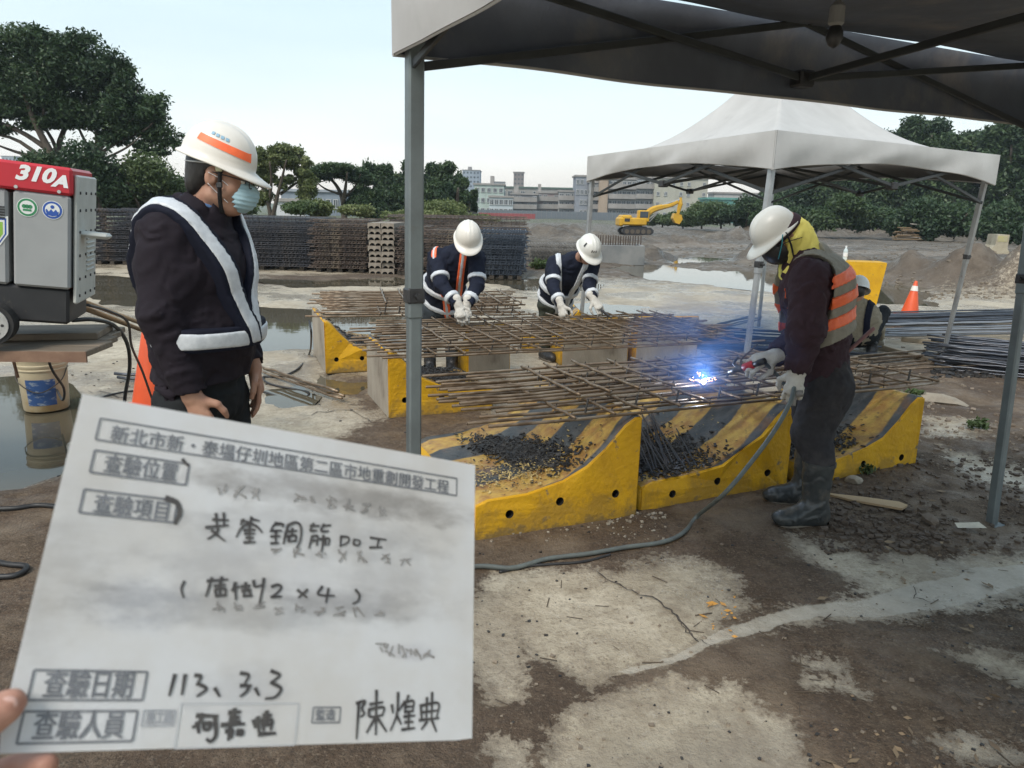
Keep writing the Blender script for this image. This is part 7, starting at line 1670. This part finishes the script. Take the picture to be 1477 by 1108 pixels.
def ctext(body, px, py, size, px2=None, M=pr, bold=.00018, name='printed_text', shear=0.):
    """text whose first glyph's lower left is at pixel (px, py) and which ends near px2"""
    x0, y0 = uv(px, py); cu_ = bpy.data.curves.new(name, 'FONT'); cu_.body = body; cu_.size = size;  cu_.shear = shear; cu_.resolution_u = 2; o = bpy.data.objects.new(name, cu_); COL.objects.link(o)
    dg = bpy.context.evaluated_depsgraph_get(); me = bpy.data.meshes.new_from_object(o.evaluated_get(dg)); bpy.data.objects.remove(o); xs = [v.co.x for v in me.vertices] or [0, 1]; w = max(xs) - min(xs); k = 1.0
    if px2: k = (uv(*px2)[0] - x0) / w
    for v in me.vertices: v.co.x = x0 + (v.co.x - min(xs)) * k; v.co.y += y0; v.co.z = zc(v.co.x, v.co.y) + .0002
    me.materials.clear(); me.materials.append(M)
    if bold:                                    # a heavier face: the glyphs again, a hair to each side
        bm = bmesh.new(); bm.from_mesh(me)
        for q, (ax_, ay_) in enumerate(((bold, 0), (-bold, 0), (0, bold * .7), (0, -bold * .7))):
            g2 = bmesh.new(); g2.from_mesh(me); m2 = bpy.data.meshes.new('t')
            for v in g2.verts: v.co.x += ax_; v.co.y += ay_; v.co.z += .00004 * (q + 1)
            g2.to_mesh(m2); g2.free(); bm.from_mesh(m2); bpy.data.meshes.remove(m2)
        bm.to_mesh(me); bm.free()
    return link(name, me, card)
def cbox(c4, w, M=pr, name='printed_box'):
    P_ = [uv(*p) for p in c4]; x0 = (P_[0][0] + P_[3][0]) / 2; x1 = (P_[1][0] + P_[2][0]) / 2; y1 = (P_[0][1] + P_[1][1]) / 2; y0 = (P_[2][1] + P_[3][1]) / 2; mb = MB()
    def strip(a, b_, n=10):
        a = np.array(a); b_ = np.array(b_); d = nv(b_ - a); nr_ = np.array((-d[1], d[0])) * w / 2; vs = []
        for k in range(n + 1):
            p = a + (b_ - a) * k / n
            for s_ in (-1, 1): q = p + nr_ * s_; vs.append((q[0], q[1], zc(*q) + .0001))
        mb.add(vs, [(2 * k, 2 * k + 2, 2 * k + 3, 2 * k + 1) for k in range(n)])
    strip((x0, y0), (x1, y0)); strip((x0, y1), (x1, y1)); strip((x0, y0), (x0, y1), 3); strip((x1, y0), (x1, y1), 3); return mb.obj(name, M, card)
cbox([(145, 605), (660, 690), (656, 712), (136, 638)], .0011); ctext('新北市新・泰塭仔圳地區第二區市地重劃開發工程', 158, 634, .0118, (646, 708))
cbox([(137, 650), (272, 670), (268, 698), (128, 684)], .0013); ctext('查驗位置', 148, 679, .0135, (254, 690), bold=.00022)
cbox([(122, 707), (256, 722), (250, 754), (113, 740)], .0013); ctext('查驗項目', 133, 737, .0135, (240, 749), bold=.00022)
cbox([(48, 968), (212, 968), (205, 1010), (40, 1010)], .0012); ctext('查驗日期', 60, 1003, .0165, (188, 1003), bold=.00028)
cbox([(35, 1026), (198, 1026), (190, 1070), (24, 1072)], .0012); ctext('查驗人員', 45, 1064, .0165, (176, 1062), bold=.00028)
cbox([(206, 1026), (252, 1024), (250, 1046), (204, 1048)], .0008, pr2); ctext('施工廠', 209, 1043, .0075, (247, 1042), pr2)
cbox([(450, 1021), (490, 1020), (489, 1042), (450, 1043)], .0009, pr); ctext('監造', 454, 1038, .0075, (482, 1037), pr)
cbox([(258, 1016), (428, 1014), (426, 1076), (254, 1078)], .0008, mat('faint_line', (.42, .43, .44), rough=.5), 'taped_slip')
def ink(strokes, w=.0019, name='marker_writing', M=mk, ox=0, oy=0, s=1.0, c=(0, 0)):
    mb = MB()
    for st in strokes:
        st = [(c[0] + (p[0] - c[0]) * s + ox, c[1] + (p[1] - c[1]) * s + oy) for p in st]; P_ = [np.array((*uv(*p), 0.)) for p in st]
        if len(P_) > 2: P_ = smoothpts(P_, 5)
        vs = []; N = len(P_)
        for k in range(N):
            d = P_[min(k + 1, N - 1)] - P_[max(k - 1, 0)]; d = d / (np.linalg.norm(d) + 1e-9); nr_ = np.array((-d[1], d[0], 0)); ww = w / 2 * (1.15 - .5 * k / max(1, N - 1))
            ext = d * (-w * .35 if k == 0 else (w * .3 if k == N - 1 else 0))
            for s_ in (-1, 1): q = P_[k] + nr_ * ww * s_ + ext; vs.append((q[0], q[1], zc(q[0], q[1]) + .0003))
        mb.add(vs, [(2 * k, 2 * k + 2, 2 * k + 3, 2 * k + 1) for k in range(N - 1)])
    return mb.obj(name, M, card)
K = 300 / 1477.; Z = lambda pts: [(280 + x * K, 720 + y * K) for x, y in pts]
# line one: 共 管 鋼 筋 加 工 as the marker wrote them
ink([Z([(130, 150), (235, 155)]), Z([(150, 110), (158, 200)]), Z([(205, 105), (208, 195)]), Z([(80, 205), (235, 190)]), Z([(165, 215), (150, 250), (95, 285)]), Z([(120, 225), (165, 265), (210, 300)])])
ink([Z([(345, 150), (325, 185)]), Z([(330, 160), (375, 165)]), Z([(400, 135), (395, 165)]), Z([(400, 145), (455, 160)]), Z([(390, 170), (330, 210), (295, 270)]), Z([(390, 175), (440, 200), (475, 240)]), Z([(350, 225), (425, 222)]), Z([(388, 190), (388, 310)]), Z([(355, 250), (420, 250)]), Z([(365, 280), (412, 280)]), Z([(350, 312), (425, 310)])])
ink([Z([(610, 180), (560, 190), (535, 235)]), Z([(570, 175), (625, 185), (620, 200)]), Z([(550, 230), (610, 228)]), Z([(575, 232), (570, 320)]), Z([(540, 270), (600, 268)]), Z([(540, 318), (590, 316)]), Z([(660, 190), (640, 260), (628, 320)]), Z([(660, 190), (715, 170), (750, 200), (748, 290), (720, 350)]), Z([(665, 235), (720, 230)]), Z([(690, 215), (688, 260)]), Z([(655, 270), (715, 265), (710, 305)]), Z([(668, 280), (665, 305), (715, 300)])])
ink([Z([(840, 180), (815, 225)]), Z([(820, 195), (880, 195)]), Z([(915, 185), (890, 225)]), Z([(905, 195), (960, 190)]), Z([(820, 230), (860, 228)]), Z([(900, 235), (945, 232)]), Z([(830, 270), (808, 350)]), Z([(830, 270), (870, 268), (862, 330)]), Z([(825, 300), (865, 298)]), Z([(885, 290), (950, 285), (945, 330)]), Z([(910, 265), (905, 330), (895, 375)]), Z([(925, 290), (925, 330)])])
ink([Z([(1035, 270), (1030, 340)]), Z([(1035, 270), (1085, 275), (1085, 310), (1030, 338)]), Z([(1130, 290), (1125, 325), (1160, 330), (1168, 300), (1130, 290)]), Z([(1245, 278), (1355, 292)]), Z([(1305, 285), (1290, 345)]), Z([(1240, 348), (1325, 345)])], .0017)
# line two: ( ... 2 x 4 )
ink([Z([(-75, 590), (-95, 640), (-80, 700)])], .0017)
ink([Z([(120, 565), (110, 600)]), Z([(90, 585), (230, 575)]), Z([(190, 560), (185, 600)]), Z([(105, 615), (80, 690)]), Z([(140, 620), (215, 612)]), Z([(180, 600), (178, 690)]), Z([(150, 645), (215, 640), (212, 690)]), Z([(150, 690), (222, 685)]), Z([(145, 650), (150, 690)])])
ink([Z([(285, 600), (270, 640)]), Z([(285, 600), (290, 715)]), Z([(265, 650), (310, 625)]), Z([(330, 625), (390, 618)]), Z([(360, 600), (345, 690)]), Z([(335, 655), (395, 648)]), Z([(345, 690), (400, 690)]), Z([(375, 640), (400, 690)]), Z([(415, 585), (425, 625), (470, 615)]), Z([(488, 570), (478, 640), (455, 755)])], .0020)
ink([Z([(545, 625), (585, 612), (612, 630), (580, 670), (540, 698)]), Z([(540, 698), (612, 695)]), Z([(728, 650), (790, 700)]), Z([(795, 648), (735, 702)]), Z([(900, 625), (872, 680), (985, 690)]), Z([(945, 640), (928, 735)]), Z([(1140, 648), (1165, 685), (1155, 725), (1120, 745)])], .0019, 'marker_numbers')
K2 = 440 / 1477.; Z2 = lambda pts: [(220 + x * K2, 940 + y * K2) for x, y in pts]
ink([Z2([(105, 115), (80, 210)]), Z2([(155, 115), (140, 205)]), Z2([(205, 115), (232, 120), (215, 155)]), Z2([(215, 155), (258, 180), (215, 215)]), Z2([(300, 180), (320, 215)]), Z2([(425, 105), (462, 115), (440, 160)]), Z2([(425, 165), (472, 165)]), Z2([(465, 168), (450, 195), (425, 215)]), Z2([(495, 180), (510, 210)]), Z2([(572, 95), (612, 115), (570, 150)]), Z2([(572, 150), (618, 180), (590, 220), (545, 228)])], .0022, 'marker_numbers')
ink([Z2([(240, 305), (225, 345), (195, 365)]), Z2([(215, 345), (222, 390)]), Z2([(215, 310), (310, 312)]), Z2([(300, 315), (305, 400), (280, 435), (262, 425)]), Z2([(245, 350), (278, 348), (270, 375), (248, 375), (245, 350)])], .0026)
ink([Z2([(370, 295), (420, 292)]), Z2([(395, 280), (395, 345)]), Z2([(375, 320), (415, 318)]), Z2([(335, 355), (440, 350)]), Z2([(372, 340), (418, 338)]), Z2([(375, 365), (365, 425)]), Z2([(355, 385), (385, 383), (380, 415)]), Z2([(410, 385), (432, 385), (430, 402), (408, 402)])], .0026)
ink([Z2([(488, 335), (495, 365)]), Z2([(508, 320), (512, 385)]), Z2([(535, 310), (570, 308)]), Z2([(550, 292), (552, 320)]), Z2([(530, 335), (575, 332), (570, 375)]), Z2([(535, 355), (570, 352)]), Z2([(530, 335), (535, 378)]), Z2([(515, 400), (590, 395)])], .0026)
ink([Z2([(985, 250), (1025, 240), (1010, 275), (1022, 300), (1005, 315)]), Z2([(995, 250), (985, 420)]), Z2([(1050, 255), (1110, 245)]), Z2([(1080, 190), (1078, 400)]), Z2([(1045, 280), (1115, 270), (1110, 305)]), Z2([(1045, 285), (1050, 315), (1110, 308)]), Z2([(1075, 320), (1035, 390)]), Z2([(1085, 320), (1128, 385)])], .0020)
ink([Z2([(1155, 260), (1160, 295)]), Z2([(1215, 245), (1190, 285)]), Z2([(1185, 200), (1180, 300), (1150, 380)]), Z2([(1180, 310), (1200, 350)]), Z2([(1235, 215), (1225, 240)]), Z2([(1220, 245), (1260, 240), (1255, 290)]), Z2([(1220, 268), (1255, 265)]), Z2([(1218, 292), (1258, 288)]), Z2([(1222, 245), (1218, 290)]), Z2([(1215, 315), (1265, 310)]), Z2([(1238, 295), (1235, 375)]), Z2([(1220, 342), (1258, 340)]), Z2([(1205, 378), (1265, 370)])], .0020)
ink([Z2([(1295, 260), (1300, 330)]), Z2([(1295, 262), (1380, 250), (1372, 320)]), Z2([(1325, 225), (1322, 325)]), Z2([(1350, 200), (1348, 320)]), Z2([(1295, 295), (1375, 285)]), Z2([(1290, 332), (1382, 322)]), Z2([(1325, 340), (1300, 375)]), Z2([(1350, 335), (1370, 385)])], .0020)
# old half-wiped letters
ghost = mat('wiped_ink', (.17, .16, .15), (.27, .26, .25), scale=80, rough=.5)
g_ = random.Random(12)
for (x0, y0, x1, y1, n) in ((310, 705, 380, 716, 3), (420, 716, 560, 738, 6), (300, 875, 560, 885, 9), (540, 935, 625, 945, 5), (380, 795, 600, 810, 7)):
    sts = []
    for k in range(n):
        cx = x0 + (x1 - x0) * (k + .5) / n; cy = y0 + (y1 - y0) * (k + .5) / n
        for j in range(4): sts.append([(cx + g_.uniform(-9, 9), cy + g_.uniform(-9, 9)), (cx + g_.uniform(-9, 9), cy + g_.uniform(-9, 9))])
    ink(sts, .0013, 'wiped_writing', ghost)
ink([[(240, 720), (254, 726), (259, 740), (252, 755)]], .0035, 'marker_blot'); ink([[(263, 664), (271, 673)]], .0022, 'marker_blot')

# ---- the hand: thumb on the face of the card, fingers behind it
def cp(px, py, dz): x, y = uv(px, py); return CO + ex_ * x + ey_ * y + ez_ * dz
org = cp(-60, 1120, -.01); ph = tag(empty('person', org), 'hand of the person holding up the white inspection card, only fingertips in view', 'person')
tip = cp(16, 1014, .0085); t1 = cp(-26, 1044, .013); t2 = cp(-95, 1100, .012); wr = cp(-150, 1290, -.02); pts = [tip, t1, t2, wr]
fing = [(cp(66, 1104, -.006), cp(20, 1113, -.018), cp(-60, 1145, -.024)), (cp(60, 1150, -.010), cp(0, 1160, -.026), cp(-80, 1185, -.026)), (cp(35, 1200, -.012), cp(-20, 1208, -.028), cp(-95, 1222, -.026)), (cp(10, 1245, -.012), cp(-35, 1250, -.026), cp(-110, 1258, -.024))]
fa = wr + np.array((-.10, -.10, -.16)); al = pts + [q for f_ in fing for q in f_] + [fa]; lo, hi = bounds(al, .04); s = SDF(lo, hi, .0016)
s.cone(t2, t1, .0125, .0100, .004); s.cone(t1, tip, .0098, .0078, .003); s.ell(t1 * .35 + tip * .65, (.0095, .0088, .0080), None, .004)
pc = (t2 + fing[1][2]) / 2; s.cone(t2, wr, .015, .024, .012)
for a, b_, c_ in fing: s.cone(a, b_, .0068, .0080, .002); s.cone(b_, c_, .0080, .0090, .003); s.cone(c_, wr + (c_ - wr) * .35, .0105, .0135, .014)
s.cone(wr + (pc - wr) * .6, wr, .020, .025, .015); s.cone(wr, fa, .025, .034, .02)
nail_c = tip * .72 + t1 * .28 + ez_ * .0062; s.wrinkle(.0005, 60, 120, 2.)
hskin = mat('hand_skin', (.46, .25, .18), (.36, .17, .12), scale=60, rough=.5, bump=.12, bscale=700, spec=.4, bdist=.002); link('body', s.mesh('body', hskin, origin=org), ph)
Fn = np.array([nv(tip - t1), nv(np.cross(ez_, tip - t1)), ez_]); lo, hi = bounds([nail_c], .014); sn = SDF(lo, hi, .0008); sn.ell(nail_c, (.0068, .0052, .0026), Fn, .001); link('nail', sn.mesh('nail', mat('nail', (.55, .34, .28), rough=.3), origin=org), ph)
d = nv(fa - wr); lo, hi = bounds([wr + d * .04, fa], .06); s = SDF(lo, hi, .004); s.cone(wr + d * .05, fa + d * .02, .036, .046, .01); s.wrinkle(.004, 30, 40, 1.); link('sleeve', s.mesh('sleeve', jk_navy, origin=org), ph)

# =================================================================== AIR
hz = bpy.data.materials.new('thin_haze'); hz.use_nodes = True; t = hz.node_tree; t.nodes.clear(); out = nn(t, 'ShaderNodeOutputMaterial'); vp = nn(t, 'ShaderNodeVolumePrincipled')
vp.inputs['Color'].default_value = (.80, .90, 1, 1); vp.inputs['Density'].default_value = .0006; vp.inputs['Anisotropy'].default_value = .2; t.links.new(vp.outputs[0], out.inputs['Volume'])
mb = MB(); mb.box((0, 215, 21), (560, 490, 60)); o = mb.obj('haze', hz); o['kind'] = 'stuff'; o['label'] = 'thin haze over the site'
